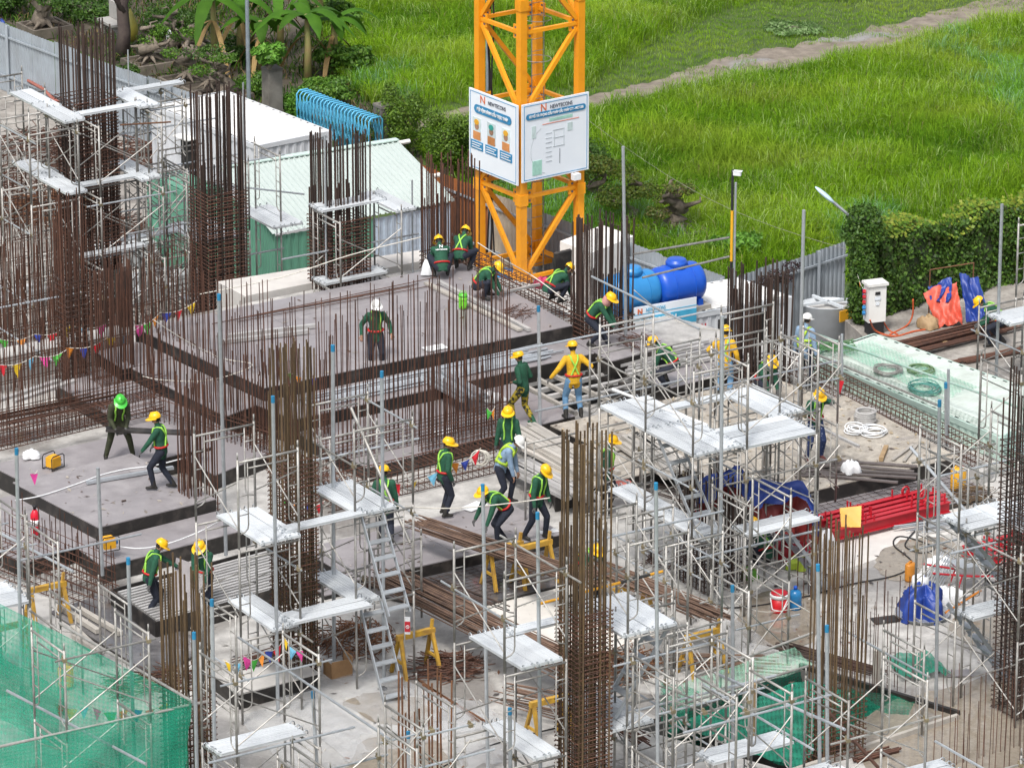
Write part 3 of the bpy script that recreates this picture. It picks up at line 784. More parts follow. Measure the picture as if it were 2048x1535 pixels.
def bundle(label, a, b_, z, n, spread, r=0.012, mat=RUST, zj=0.05, zb=None, name='rebar_bundle', cat='rebar bundle', part='bar', ends=0.35, ang=0.02):
    A, B = G(a[0], a[1], z), G(b_[0], b_[1], zb if zb is not None else z)
    d = (B - A).normalized(); nrm = Vector((-d.y, d.x, 0))
    th = thing(name, label, cat, (A + B) / 2)
    for k in range(n):
        o1 = nrm * random.uniform(-spread, spread) / 2 + Vector((0, 0, random.uniform(0, zj)))
        tw = nrm * random.gauss(0, ang * (B - A).length)
        bar(th, part, A + o1 - d * random.uniform(-ends, ends), B + o1 + tw + d * random.uniform(-ends, ends), r * random.uniform(.85, 1.15), mat, 5)
    return th
bundle('long bundle of rusty bars sloping from the stair to the big column', (775, 1160), (1165, 1352), 0.72, 84, 0.8, 0.013, RUSTB, 0.16)
bundle('rusty bar bundle under the bending worker on a trestle', (845, 1052), (1180, 1165), 0.85, 48, 0.5, 0.013, RUSTB, 0.12)
bundle('rusty bar bundle passing behind the big column to the trestles', (1190, 1138), (1430, 1238), 0.85, 46, 0.5, 0.013, RUSTB, 0.14)
bundle('brown steel bars stacked on timber below the orange tarpaulin', (1800, 705), (2010, 655), -0.30, 22, 0.8, 0.03, RUST, 0.12, ends=0.5)
bundle('brown bars lying on concrete beyond the mint container', (1905, 728), (2100, 690), -0.32, 12, 0.35, 0.022, RUST, 0.04)
bundle('thin bars lying across the main deck', (480, 640), (835, 573), 0.93, 8, 0.30, 0.009, RUST, 0.01, ends=0.7, ang=0.02)
bundle('galvanised pipes laid along the narrow deck', (640, 800), (1075, 704), 0.63, 14, 0.75, 0.026, GALV, 0.03, name='pipe_bundle', cat='pipes', part='pipe', ends=0.6)
bundle('galvanised pipes beside the standing worker with camouflage trousers', (890, 752), (1085, 712), 0.63, 7, 0.3, 0.026, GALV, 0.04, name='pipe_bundle', cat='pipes', part='pipe')
bundle('dark bars poking out of the lower deck near the pink cloth', (1240, 960), (1390, 1010), 0.1, 10, 0.8, 0.009, RUSTD, 0.03)
bundle('bars beside the netted opening at the rebar column', (1560, 1295), (1745, 1345), 0.05, 18, 0.4, 0.012, RUSTD, 0.1)
bundle('short cut bars lying in front of the netted opening', (1715, 1520), (1790, 1500), 0.03, 10, 0.25, 0.022, RUST, 0.06, ends=0.1)
bundle('bars lying under the scaffold left of the rebar pile', (480, 1330), (640, 1282), 0.06, 16, 0.5, 0.011, RUST, 0.05)
bundle('bars poking up beside the first trestle', (1000, 1215), (870, 1165), 0.5, 9, 0.35, 0.013, RUSTD, 0.06, zb=0.75)
bundle('hanging bars at the near end of the opening', (1235, 1455), (1290, 1490), 0.25, 16, 0.35, 0.012, RUST, 0.15, ends=0.15)
bundle('steel rods lying on the wet floor beside the red beams', (1820, 1062), (1960, 1040), 0.05, 16, 0.5, 0.012, GALV, 0.1, name='rod_bundle', cat='steel rods', part='rod', ends=0.3, ang=0.08)

def pile(label, px, py, z, rad, n, ln, r=0.010, mat=RUSTO, hgt=0.35, bend=True):
    c = G(px, py, z)
    th = thing('rebar_pile', label, 'rebar pile', c)
    kinds = []
    for k in range(6):
        mb = MB(); L = ln * random.uniform(.6, 1.1)
        a = random.uniform(0.3, 1.2)
        if bend: mb.tube([(-L / 2, 0, 0), (L * .3, 0, 0), (L * .3 + L * .2 * math.cos(a), L * .2 * math.sin(a), 0)], r, 4)
        else: mb.tube([(-L / 2, 0, 0), (L / 2, 0, 0)], r, 4)
        kinds.append(mesh_of(mb, 'bent_bar', mat))
    a0 = random.uniform(0, 3)
    for k in range(n):
        rr = rad * math.sqrt(random.random()); an = random.uniform(0, 6.28)
        zz = hgt * random.random() * (1 - rr / rad * .7)
        inst(random.choice(kinds), 'bent_bar', th, (rr * math.cos(an), rr * math.sin(an), zz + .01), (random.uniform(-.5, .5), random.uniform(-.25, .25), a0 + random.gauss(0, .5)))
pile('tangled pile of orange rusty stirrups under the steel stair', 715, 1285, 0, 0.75, 170, 0.8)
pile('dark stack of bent stirrups on the floor near the stub column', 900, 1340, 0, 0.55, 130, 0.9, mat=RUST)
pile('upright heap of orange stirrups behind the big column', 1250, 1350, 0, 0.5, 140, 0.8, hgt=0.75)
pile('small heap of thin wires on the main deck', 1030, 628, 0.92, 0.45, 40, 0.5, r=0.006, mat=RUST, hgt=.06)
pile('brown tangle of wire beside the yellow jerrycan', 1945, 1000, 0.1, 0.45, 80, 0.5, r=0.007, mat=RUSTG, hgt=.4)
pile('rust tangle of wires below the banner', 1275, 685, 0.65, 0.42, 50, 0.5, r=0.007, mat=RUST, hgt=.15)
pile('loose stirrups lying on the grey floor behind the trestle', 1340, 1120, 0.02, 0.55, 45, 0.6, r=0.008, mat=RUST, hgt=.1)
pile('orange scrap bars behind the green net', 265, 1375, 0.05, 0.5, 60, 0.6, r=0.009, mat=RUSTG, hgt=.25)
pile('rusty bars heaped behind the brown column', 340, 1360, 0.02, 0.5, 50, 0.8, r=0.009, mat=RUST, hgt=.2)
pile('rusty scrap heap in the yard below the tallest column', 75, 330, YARD, 1.6, 150, 1.6, r=0.014, mat=RUST, hgt=1.2)
pile('rusty scrap heap between the tallest column and white container', 265, 330, YARD, 1.0, 110, 1.2, r=0.014, mat=RUST, hgt=1.0)
pile('rusty scrap bars behind the dense bar column', 95, 430, YARD, 1.2, 110, 1.4, r=0.014, mat=RUSTO, hgt=0.8)

pile('rusty scrap mats in the yard at the far left edge', 20, 420, YARD, 1.4, 130, 1.5, r=0.014, mat=RUST, hgt=0.9)
pile('brown bars heaped below the far green hut', 215, 470, YARD, 1.1, 110, 1.2, r=0.013, mat=RUST, hgt=0.7)
pile('rusty bars heaped before the second column', 330, 470, YARD, 0.9, 70, 1.0, r=0.012, mat=RUST, hgt=0.4)
bundle('rusty bars stacked along the left edge wall', (-40, 850), (200, 800), 0.5, 24, 0.7, 0.012, RUST, 0.15, ends=0.6)
bundle('rusty bars fanned out right of the second trestle', (1010, 1395), (1165, 1430), 0.3, 24, 0.6, 0.012, RUSTB, 0.2, ends=0.3, ang=0.06)
bundle('rusty bars lying flat before the netted opening tubes', (1330, 1320), (1540, 1330), 0.05, 20, 0.6, 0.012, RUSTB, 0.06, ends=0.4, ang=0.06)

bar_row('tall thin bars rising before the far left scaffold', (-60, 610), (150, 565), -1.5, 34, 3.4, lat=(0.4, .9, 1.4), hv=0.35, jit=0.06, zb=YARD)
bar_row('second tall row of bars left of the dense bar column', (-60, 740), (250, 672), -0.3, 42, 2.9, lat=(0.3, .7), hv=0.4, jit=0.06, zb=YARD)
bar_row('starter bars in front of the grey concrete blocks', (255, 640), (425, 600), -0.6, 20, 2.0, lat=(0.3,), hv=0.4, jit=0.05, zb=YARD)
bar_row('starter bars crowding the lower left of the main deck', (300, 860), (560, 940), 0.02, 30, 2.4, lat=(0.2, .5, .8), hv=0.4, jit=0.04)
bar_row('starter bars behind the scaffolded rusty column', (500, 905), (660, 870), 0.3, 22, 2.2, lat=(0.2, .4), hv=0.35, jit=0.04)
bar_row('starter bars behind the watching worker', (840, 930), (1010, 892), 0.05, 24, 2.2, lat=(0.2, .4, .6, .8), hv=0.3, jit=0.03)
# ================================================================ frame scaffolds
FW, FH, BAY = 1.22, 1.7, 1.6
def _frame_meshes():
    mb = MB()
    for x in (0, FW): mb.tube([(x, 0, 0.02), (x, 0, FH - 0.02)], 0.023, 8)
    mb.tube([(0, 0, FH - 0.08), (FW, 0, FH - 0.08)], 0.022, 8)
    for x in (0, FW): mb.tube([(x, 0, FH - 0.02), (x, 0, FH + 0.11)], 0.016, 6)
    main = mesh_of(mb, 'frame', FRAME, True)
    mb = MB(); mb.tube([(0.02, 0, FH - 0.22), (FW - 0.02, 0, FH - 0.22)], 0.016, 6)
    mb.v = [(0.20 + (v[0] / FW) * (FW - 0.40), v[1], v[2]) for v in mb.v]
    low = mesh_of(mb, 'header_bar', FRAME, True)
    inn = []
    for s in (0, 1):
        mb = MB(); X = lambda x: x if s == 0 else FW - x
        mb.tube([(X(.2), 0, FH - .09), (X(.2), 0, .42), (X(.185), 0, .34), (X(.13), 0, .29), (X(.0), 0, .25)], 0.013, 6)
        for z in (.62, .98, 1.32): mb.tube([(X(0), 0, z), (X(.2), 0, z)], 0.011, 5)
        inn.append(mesh_of(mb, 'ladder_side', FRAME, True))
    return main, low, inn
FM, FLOW, FINN = _frame_meshes()
def _plank_mesh():
    mb = MB(); W_, L_ = 0.258, BAY + 0.04
    mb.box((0, 0, 0), (W_, L_, 0.045))
    for x in (-.112, -.035, .035, .112):
        mb.box((x, 0, .0255), (0.045, L_ - .03, .006))
    for y in (-L_ / 2, L_ / 2): mb.box((0, y, -.005), (W_ * .98, .012, .05))
    return mesh_of(mb, 'plank', PLANK)
PM = _plank_mesh()
mb = MB(); mb.tube([(0, 0, -.02), (0, .03, .03), (0, .07, .055), (0, .11, .03), (0, .115, -.03)], 0.011, 6)
HOOK = mesh_of(mb, 'hook', GALV, True)
mb = MB(); mb.box((0, 0, 0), (.07, .09, .06)); mb.box((0, .03, .02), (.03, .06, .09))
CLAMP = mesh_of(mb, 'clamp', M('clamp_brass', (.30, .25, .16), .5, .4))
_braces = {}
def brace_mesh(L):
    k = round(L, 2)
    if k not in _braces:
        mb = MB(); mb.tube([(0, 0, 0), (0, 0, L)], 0.0115, 5); _braces[k] = mesh_of(mb, 'brace', FRAME, True)
    return _braces[k]
def lbar(th, name, p0, p1, r, mat, n=6):
    p0, p1 = Vector(p0), Vector(p1); d = p1 - p0
    o = bpy.data.objects.new(name, unit_bar(mat, n)); COL.objects.link(o); o.parent = th
    o.location = p0; o.rotation_mode = 'QUATERNION'; o.rotation_quaternion = d.to_track_quat('Z', 'Y'); o.scale = (r, r, d.length)
    return o
def scaffold(label, px, py, z, zb, frames, braces=(), planks=(), stairs=(), rails=(), group='frame scaffold towers'):
    """origin: pixel px,py at height z; local x along UA, local y away along -UB.
    frames (x,y,orient,n lifts): A along +x, B along -y.  planks (x,y,dir,z,count).  stairs (x,y,dir,ztop,zbot,run)"""
    o = G(px, py, z); o.z = zb
    th = thing('scaffold_tower', label, 'scaffold', o, AL, group)
    for x, y, ori, n in frames:
        for k in range(n):
            rz = 0 if ori == 'A' else -math.pi / 2
            f = inst(FM, 'frame', th, (x, y, k * FH), (0, 0, rz))
            inst(FLOW, 'header_bar', f)
            for s in (0, 1): inst(FINN[s], 'ladder_side', f)
    for x0, y0, x1, y1, k0, k1 in braces:
        for k in range(k0, k1):
            for a, c in ((0.35, 1.25), (1.25, 0.35)):
                lbar(th, 'cross_brace', (x0, y0, k * FH + a), (x1, y1, k * FH + c), 0.013, FRAME, 5)
            if random.random() < .6:
                dx_, dy_ = (x1 - x0) * random.uniform(.05, .3), (y1 - y0) * random.uniform(.05, .3); zz = k * FH + random.choice((.95, 1.05, 1.5))
                lbar(th, 'ledger_tube', (x0 - dx_, y0 - dy_ + .03, zz), (x1 + dx_, y1 + dy_ + .03, zz), 0.019, random.choice((FRAME, GALV)), 7)
                for t_ in (0, 1):
                    o_ = inst(CLAMP, 'clamp', th, (x0 + (x1 - x0) * t_, y0 + (y1 - y0) * t_ + .015, zz))
    for x, y, dr, zz, cnt in planks:
        for k in range(cnt):
            dz = random.uniform(-.004, .004)
            if dr == 'B': loc, rz = (x + .135 + k * 0.281, y - BAY / 2, zz - zb + dz), 0
            else: loc, rz = (x + BAY / 2, y - .135 - k * 0.281, zz - zb + dz), math.pi / 2
            p = inst(PM, 'plank', th, loc, (random.uniform(-.006, .006), random.uniform(-.006, .006), rz + random.uniform(-.008, .008)))
            for sx in (-.09, .09):
                inst(HOOK, 'hook', p, (sx, BAY / 2 - .03, .01)); inst(HOOK, 'hook', p, (sx, -BAY / 2 + .03, .01), (0, 0, math.pi))
    for x, y, dr, zt, z1, run in stairs:
        dv = {'B': Vector((0, -1, 0)), 'B-': Vector((0, 1, 0)), 'A': Vector((1, 0, 0)), 'A-': Vector((-1, 0, 0))}[dr]
        sv = Vector((1, 0, 0)) if dr[0] == 'B' else Vector((0, -1, 0))
        p0 = Vector((x, y, zt - zb)); p1 = p0 + dv * run - Vector((0, 0, zt - z1))
        mb = MB()
        for s in (0, .44): mb.beam(p0 + sv * s, p1 + sv * s, .022, .07)
        me = mesh_of(mb, 'stair', GALV)
        st = inst(me, 'stair', th)
        n = max(4, int((zt - z1) / .25))
        for k in range(n):
            c = p0.lerp(p1, (k + .6) / n) + sv * .22
            mb = MB(); mb.box(c, (0.42, .16, .022) if dr[0] == 'B' else (.16, .42, .022))
            inst(mesh_of(mb, 'tread', GALV), 'tread', st)
    for p0, p1 in rails:
        lbar(th, 'rail', (p0[0], p0[1], p0[2] - zb), (p1[0], p1[1], p1[2] - zb), 0.022, GALV, 8)
    return th
def AA(x, y, n, w_=BAY, s=(0, FW), k0=0):
    """braces joining two A frames y and y-BAY on both sides"""
    return [(x + q_, y, x + q_, y - w_, k0, n) for q_ in s]
def BB(x, y, n, w_=BAY, s=(0, FW), k0=0):
    return [(x, y - q_, x + w_, y - q_, k0, n) for q_ in s]

scaffold('scaffold tower left of the scaffolded rusty column, with two plank landings', 388, 864, 5.1, 0.0,
         [(0, 0, 'A', 3), (0, -BAY, 'A', 3)], AA(0, 0, 3),
         [(.42, 0, 'B', 3.4, 3), (.62, 0, 'B', 1.7, 2), (1.05, -1.2, 'A', 3.46, 1), (1.05, -1.15, 'A', 1.76, 2)])
scaffold('scaffold tower with a steel stair right of the scaffolded rusty column', 708, 854, 5.1, 0.0,
         [(0, 0, 'A', 3), (0, BAY, 'A', 3)], AA(0, BAY, 3, s=(0,)) + AA(0, BAY, 3, s=(FW,), k0=1),
         [(.02, BAY, 'B', 3.4, 3), (-.05, BAY, 'B', 1.7, 2)],
         [(.12, -.02, 'B', 3.36, 1.75, .95), (.05, -.05, 'B', 1.66, 0.02, .85)])
scaffold('scaffold tower left of the tallest foreground column', 908, 1094, 5.1, 0.0,
         [(0, 0, 'A', 3), (0, -BAY, 'A', 3)], AA(0, 0, 3),
         [(.3, 0, 'B', 3.4, 3), (.55, 0, 'B', 1.7, 2), (.95, -.15, 'A', 3.47, 1)])
scaffold('scaffold tower right of the tallest foreground column, stair folded behind', 1257, 1082, 5.1, 0.0,
         [(0, 0, 'A', 3), (0, BAY, 'A', 3)], AA(0, BAY, 3, s=(FW,)) + AA(0, BAY, 3, s=(0,), k0=2),
         [(-.12, BAY, 'B', 3.4, 4), (-.3, BAY, 'B', 1.7, 3)],
         [(1.15, .75, 'A-', 3.36, 1.75, 1.2)])
scaffold('long scaffold with broad silver walkway planks and a stair, centre right', 1388, 740, 5.1, 0.0,
         [(0, 0, 'A', 3), (0, BAY, 'A', 3), (0, 2 * BAY, 'A', 3)],
         AA(0, BAY, 3) + AA(0, 2 * BAY, 3),
         [(0, 2 * BAY, 'B', 3.4, 4), (0, BAY, 'B', 3.4, 4), (.15, 2 * BAY - .1, 'B', 1.7, 2), (.15, BAY - .05, 'B', 1.7, 2)],
         [(.1, 1.35, 'B', 3.36, 1.75, 1.5)], [((0.0, -BAY * .1, 5.95), (0.0, 2 * BAY + .3, 5.95))])
scaffold('scaffold tower with silver planks in front of the worker holding a pole', 1423, 689, 5.1, 0.0,
         [(0, 0, 'B', 3), (BAY, 0, 'B', 3)], BB(0, 0, 3),
         [(0, -.1, 'A', 3.4, 4), (0, -.85, 'A', 1.7, 2)],
         [(.9, -.75, 'A', 1.7, 0.02, 1.2)])
scaffold('scaffold tower in front of the yellow shirted worker and the dark column', 1440, 788, 3.4, 0.0,
         [(0, 0, 'A', 3), (0, -BAY, 'A', 2)], AA(0, 0, 2),
         [(.02, 0, 'B', 3.4, 3), (-1.5, -.05, 'A', 3.42, 1)])
scaffold('scaffold tower on the far right with stairs behind the red beams', 1841, 845, 5.1, 0.0,
         [(0, 0, 'B', 3), (BAY, 0, 'B', 3)], BB(0, 0, 3, s=(0,)) + BB(0, 0, 2, s=(FW,)),
         [(.2, -.45, 'A', 3.4, 3), (.9, -.5, 'B', 3.44, 2), (.3, -.85, 'A', 1.7, 2)],
         [(.25, -.55, 'A', 3.36, 1.75, 1.4), (.35, -.5, 'A', 1.7, 0.02, 1.3)])
scaffold('scaffold frame in front of the netted opening', 1424, 1263, 3.4, 0.0,
         [(0, 0, 'B', 2), (-BAY, 0, 'B', 2)], BB(-BAY, 0, 2), [(-.9, -.9, 'A', 1.72, 2)],
         rails=[((0, .3, 2.35), (0, -3.0, 2.35))])
scaffold('scaffold tower around the column in the netted opening', 1612, 1347, 3.4, 0.0,
         [(0, 0, 'B', 2), (BAY, 0, 'B', 2)], BB(0, 0, 2), [(-1.2, -.05, 'A', 1.7, 4), (-.35, -.4, 'B', 1.75, 3), (.5, -.95, 'A', 1.7, 3)])
scaffold('short scaffold frame behind the wet puddle at the lower right', 1768, 1230, 1.9, 0.0,
         [(0, 0, 'B', 1)], rails=[((0, 1.2, 1.2), (0, -1.4, 1.2))])
scaffold('scaffold tower at the left edge above the green net', -10, 985, 3.4, 0.0,
         [(0, 0, 'B', 2), (-BAY, 0, 'B', 2), (-.1, -1.5, 'B', 2)], BB(-BAY, 0, 2), [(-BAY, -.2, 'A', 1.7, 4)])
scaffold('scaffold frames rising through the green net', 230, 1213, 3.4, 0.0,
         [(0, 0, 'B', 2), (-BAY, 0, 'B', 2)], BB(-BAY, 0, 2))
scaffold('scaffold tower beside the green net corner with one plank landing', 566, 1257, 3.4, 0.0,
         [(0, 0, 'B', 2), (-BAY, 0, 'B', 2)], BB(-BAY, 0, 2, s=(0, FW)), [(-BAY, -.15, 'A', 1.7, 2)])
scaffold('scaffold frames behind the coloured flags near the brown column', 403, 1182, 3.4, 0.0,
         [(0, 0, 'B', 2)], rails=[((0, -1.3, 3.0), (0, -6.4, 3.0))])
scaffold('low scaffold frames at the bottom edge left of the stub column', 585, 1483, 3.4, 0.0,
         [(0, 0, 'B', 2), (BAY, 0, 'B', 2)], BB(0, 0, 2, s=(0,)))
scaffold('scaffold bay behind the worker in bright yellow shirt and jeans', 1180, 690, 3.7, 0.3,
         [(0, 0, 'A', 2), (0, -BAY, 'A', 2), (-1.5, 0, 'A', 1)], AA(0, 0, 2), rails=[((-1.8, 0, 3.9), (3.0, 0, 3.9)), ((-1.8, -.8, 2.9), (3.0, -.8, 2.9))])
scaffold('scaffold tower behind the far right stairs before the mint container', 1960, 800, 4.2, 0.0,
         [(0, 0, 'B', 3), (BAY, 0, 'B', 3), (-1.0, .2, 'B', 2)], BB(0, 0, 3), rails=[((-1.2, -.3, 3.0), (2.5, -.3, 3.0))])
scaffold('scaffold bay behind the drink cooler beside the pale tube', 1335, 1285, 3.4, 0.0,
         [(0, 0, 'A', 2), (0, BAY, 'A', 2)], AA(0, BAY, 2), rails=[((-.5, .2, 2.2), (2.4, .2, 2.2))])
scaffold('scaffold bay at the bottom right corner over the puddle', 1895, 1405, 3.0, 0.0,
         [(0, 0, 'B', 1), (BAY, 0, 'B', 1)], BB(0, 0, 1), rails=[((0, .3, 2.2), (0, -3, 2.2))])
scaffold('scaffold bay between the stub column and tallest column at the bottom', 770, 1400, 3.4, 0.0,
         [(0, 0, 'B', 2), (.9, .5, 'B', 2)], BB(0, 0, 2, w_=.9), rails=[((-.6, -.5, 2.3), (1.8, -.5, 2.3))])
scaffold('scaffold bay behind the seated worker with the checked scarf', 1530, 668, 3.8, 0.4,
         [(0, 0, 'B', 2), (1.0, .1, 'B', 2), (-.9, .4, 'A', 2)], BB(0, 0, 2, w_=1.0), rails=[((-1.6, -.2, 3.0), (1.6, -.2, 3.0))])
scaffold('scaffold bay left of the joist form behind the trestle', 95, 1040, 3.0, 0.0,
         [(0, 0, 'B', 1), (.9, -.2, 'B', 1)], rails=[((-.9, -.6, 2.6), (1.6, -.6, 2.6))])
scaffold('scaffold bay standing before the netted pit in the near middle', 1500, 1330, 3.4, 0.0,
         [(0, 0, 'B', 2), (-.9, .3, 'B', 2)], BB(-.9, 0, 2, w_=.9), rails=[((-1.6, -.4, 2.7), (1.4, -.4, 2.7)), ((-1.6, -1.0, 1.2), (1.4, -1.0, 1.2))])
scaffold('scaffold bay between the tarpaulin column and the drink cooler', 1425, 985, 3.2, 0.0,
         [(0, 0, 'B', 2), (.9, 0, 'B', 2)], BB(0, 0, 2, w_=.9), rails=[((-1, -.9, 2.4), (1.8, -.9, 2.4))])
scaffold('scaffold bay behind the tallest column beside the pink cloth', 1235, 905, 4.6, 0.0,
         [(0, 0, 'A', 2), (0, -BAY, 'A', 2)], AA(0, 0, 2), rails=[((-.8, -.2, 3.1), (2.2, -.2, 3.1))])
scaffold('scaffold bay at the right edge beyond the red steel', 1935, 985, 4.0, 0.0,
         [(0, 0, 'A', 2), (0, -BAY, 'A', 2)], AA(0, 0, 2), rails=[((-.8, -.6, 3.2), (2.2, -.6, 3.2))])
scaffold('scaffold bay before the brown column and green net edge', 470, 1395, 3.0, 0.0,
         [(0, 0, 'B', 1), (.9, .2, 'B', 1)], BB(0, 0, 1, w_=.9), rails=[((-.8, -.5, 2.2), (2.0, -.5, 2.2))])
scaffold('scaffold bay left of the stair tower behind the bars', 640, 800, 4.4, 0.3,
         [(0, 0, 'A', 2), (0, -BAY, 'A', 1)], AA(0, 0, 1), rails=[((-.6, -.4, 3.4), (1.9, -.4, 3.4))])
# far towers round the yard columns
scaffold('far scaffold round the dark column before the mint shed', 626, 413, 2.1, YARD,
         [(0, 0, 'B', 3), (BAY, 0, 'B', 3)], BB(0, 0, 3),
         [(0, .1, 'A', 2.1, 2), (0, 0, 'A', 0.4, 2), (1.45, .4, 'B', 2.05, 2)], rails=[((-1.0, -.3, 1.1), (2.6, -.3, 1.1))])
scaffold('far scaffold round the dark column before the white container', 330, 318, 2.1, YARD,
         [(0, 0, 'B', 3), (BAY, .1, 'B', 3), (BAY + .9, .2, 'B', 3), (0.3, .9, 'A', 3)], BB(0, 0, 3),
         [(.1, .2, 'B', 0.4, 4), (.2, -.1, 'A', -1.3, 2), (2.1, .3, 'B', 0.4, 3)], rails=[((-1.6, 0, 1.7), (3.2, 0, 1.7)), ((-1, -.6, -.4), (2.8, -.6, -.4)), ((1.0, -.2, 1.4), (3.6, -.2, .7))])
scaffold('far scaffold before the tallest dark column', 148, 224, 3.8, YARD,
         [(0, 0, 'B', 4), (BAY, 0, 'B', 4), (-1.6, .6, 'A', 4), (-1.6, -.9, 'A', 4)], BB(0, 0, 4) + AA(-1.6, .6, 4, 1.5),
         [(0, -.05, 'A', 3.8, 1), (0, -.05, 'A', 2.1, 1), (0, -.05, 'A', 0.4, 1), (-.6, .95, 'B', 3.8, 2), (-.6, .95, 'B', 2.1, 2), (1.4, 1.1, 'B', 3.8, 2), (1.35, 1.0, 'B', 2.1, 2)])
scaffold('far scaffold between the tallest column and the white container', 245, 182, 3.8, YARD,
         [(0, 0, 'B', 4), (1.0, 0, 'B', 4), (-.2, -1.0, 'A', 4)], BB(0, 0, 4, w_=1.0), [(-.1, .1, 'A', 3.8, 1)], rails=[((-.6, -.4, 2.9), (2.2, -.4, 2.9)), ((-.6, -.9, 1.2), (2.2, -.9, 1.2))])
scaffold('far scaffold at the upper left edge beside the blue tarpaulin', -5, 190, 3.8, YARD,
         [(0, 0, 'A', 4), (0, -BAY, 'A', 4), (-BAY, 0, 'A', 5), (.2, BAY, 'A', 4)], AA(0, 0, 4), [(.3, 0, 'B', 3.8, 2), (.3, 0, 'B', 2.1, 2)])
scaffold('low grey scaffold at the left edge under the rusty starter bars', -30, 560, 1.6, YARD,
         [(0, 0, 'A', 2), (0, -BAY, 'A', 2)], AA(0, 0, 2), rails=[((0.1, 0, .6), (0.1, -3, .6)), ((-.5, -.8, 1.2), (2, -.8, 1.2))])
scaffold('far scaffold before the green hut', 250, 340, 2.1, YARD,
         [(0, 0, 'B', 3), (.9, -.3, 'B', 3), (-.2, .3, 'A', 3)], BB(0, 0, 3, w_=.9), [(-.3, .2, 'A', .4, 1)], rails=[((-.5, -1, .9), (2, -1, .9))])
scaffold('single scaffold frame at the right edge before the ivy wall', 1962, 512, 2.5, -0.3,
         [(0, 0, 'A', 1), (0, -BAY, 'A', 2), (1.0, 0, 'A', 2)], AA(0, 0, 1), [(.1, -.2, 'A', 1.2, 3)])

# ---------------------------------------------------------------- single standing pipes with blue tips
def pole(label, xt, yt, xb, yb, zb=0.0, r=0.036, tip=True, mat=GALV, drop=None):
    B = G(xb, yb, zb)
    # height from the picture row of the top
    lo, hi = zb, zb + 14.0
    for _ in range(40):
        mid = (lo + hi) / 2
        if PROJ((B.x, B.y, mid))[1] > yt: lo = mid
        else: hi = mid
    T = Vector((B.x, B.y, lo))
    tx = PROJ(T)[0]
    T.x += (xt - tx) / FPX * (T - cam.location).length * 0.8
    if drop is not None: B = Vector((B.x, B.y, drop))
    th = thing('standing_pipe', label, 'pipe', B)
    bar(th, 'pipe', B, T, r, mat, 8)
    if tip:
        d = (T - B).normalized()
        bar(th, 'tip', T - d * .12, T + d * .004, r * 1.06, POLEBLUE, 8)
    return th
pole('galvanised pipe rising highest in front of the meadow at the blue tanks', 1244, 293, 1252, 690, 0.5, tip=False)
pole('galvanised pipe standing in front of the grey fence at the lamp arm', 1608, 420, 1596, 900, 0.3, tip=False)
pole('galvanised pipe standing in front of the ivy wall at the right', 2004, 408, 1992, 760, -0.3, tip=False)
pole('pale pipe with blue tip beside the flag string at the main deck', 437, 588, 452, 1110, 0.4)
pole('galvanised pipe with blue tip through the scaffolded column tower', 546, 792, 556, 1432, 0.0, 0.033)
pole('pipe with blue tip standing left of the stair tower', 667, 690, 668, 1320, 0.0)
pole('pipe with blue tip standing in front of the stair tower', 764, 742, 768, 1362, 0.0, 0.033)
pole('pipe with blue tip left of the tallest foreground column', 963, 968, 976, 1545, 0.0, 0.033)
pole('pipe with blue tip nearest the tallest foreground column', 1073, 1024, 1082, 1640, 0.0, 0.033)
pole('pipe with blue tip in front of the wall of bars and main deck', 1076, 612, 1080, 850, 0.3)
pole('pipe with blue tip right of the tallest foreground column', 1309, 965, 1316, 1660, 0.0, 0.033)
pole('galvanised pipe rising in front of the tarpaulin column', 1443, 632, 1440, 1300, 0.0, 0.034, tip=False)
pole('short pipe with blue tip beside the netted opening', 1463, 1170, 1466, 1560, 0.0, 0.033)
pole('pipe with blue tip beside the rebar column in the opening', 1632, 1128, 1640, 1600, 0.0, 0.034)
pole('short pipe with blue tip in front of the column in the opening', 1651, 1250, 1655, 1660, 0.0, 0.034)
pole('pipe with blue tip at the left edge behind the fire extinguisher', 35, 896, 44, 1420, 0.0, 0.034)
pole('hooked pipe standing on the walkway deck', 195, 935, 205, 1150, 0.5, tip=False)
pole('pipe with blue tip in front of the joist form', 256, 1115, 270, 1560, 0.0, 0.034)
pole('pipe with blue tip between the net and the brown column', 388, 1264, 396, 1640, 0.0, 0.034)
pole('pipe with blue tip in front of the flags at the brown column', 424, 1198, 432, 1640, 0.0, 0.034)
pole('leaning pipe with blue tip at the bottom edge', 623, 1382, 640, 1660, 0.0, 0.033)
pole('pipe with blue tip standing between the stub column bars', 816, 1462, 820, 1700, 0.0, 0.033)
pole('pipe with blue tip at the lower edge beside the plank landing', 1019, 1415, 1022, 1700, 0.0, 0.033)
pole('pipe rising in front of the far right tower', 1876, 800, 1872, 1420, 0.0, 0.033)
pole('pipe with blue tip before the mint container', 1890, 765, 1893, 905, 0.3, 0.033)
pole('grey post with a green clamp on the mint container', 1683, 668, 1684, 790, 0.2, 0.03, tip=False)
pole('grey post at the end of the mint container railing', 1896, 738, 1896, 890, 0.2, 0.03, tip=False)
pole('thin standing pipe left of the squatting pair at the crane', 824, 360, 826, 560, 0.2, 0.02, tip=False, drop=YARD)
pole('thin standing pipe in front of the white container', 487, 165, 492, 640, YARD, 0.022, tip=False)
pole('thin standing pipe before the rebar column at the mint shed', 650, 270, 652, 585, 0.1, 0.022, tip=False, drop=YARD)
pole('thin grey pipe behind the white container scaffold', 256, 100, 258, 200, YARD + 1.5, 0.02, tip=False, drop=YARD)
pole('slim galvanised pipe beside the camera mast', 1472, 365, 1466, 620, 0.6, 0.026, tip=False, drop=YARD)

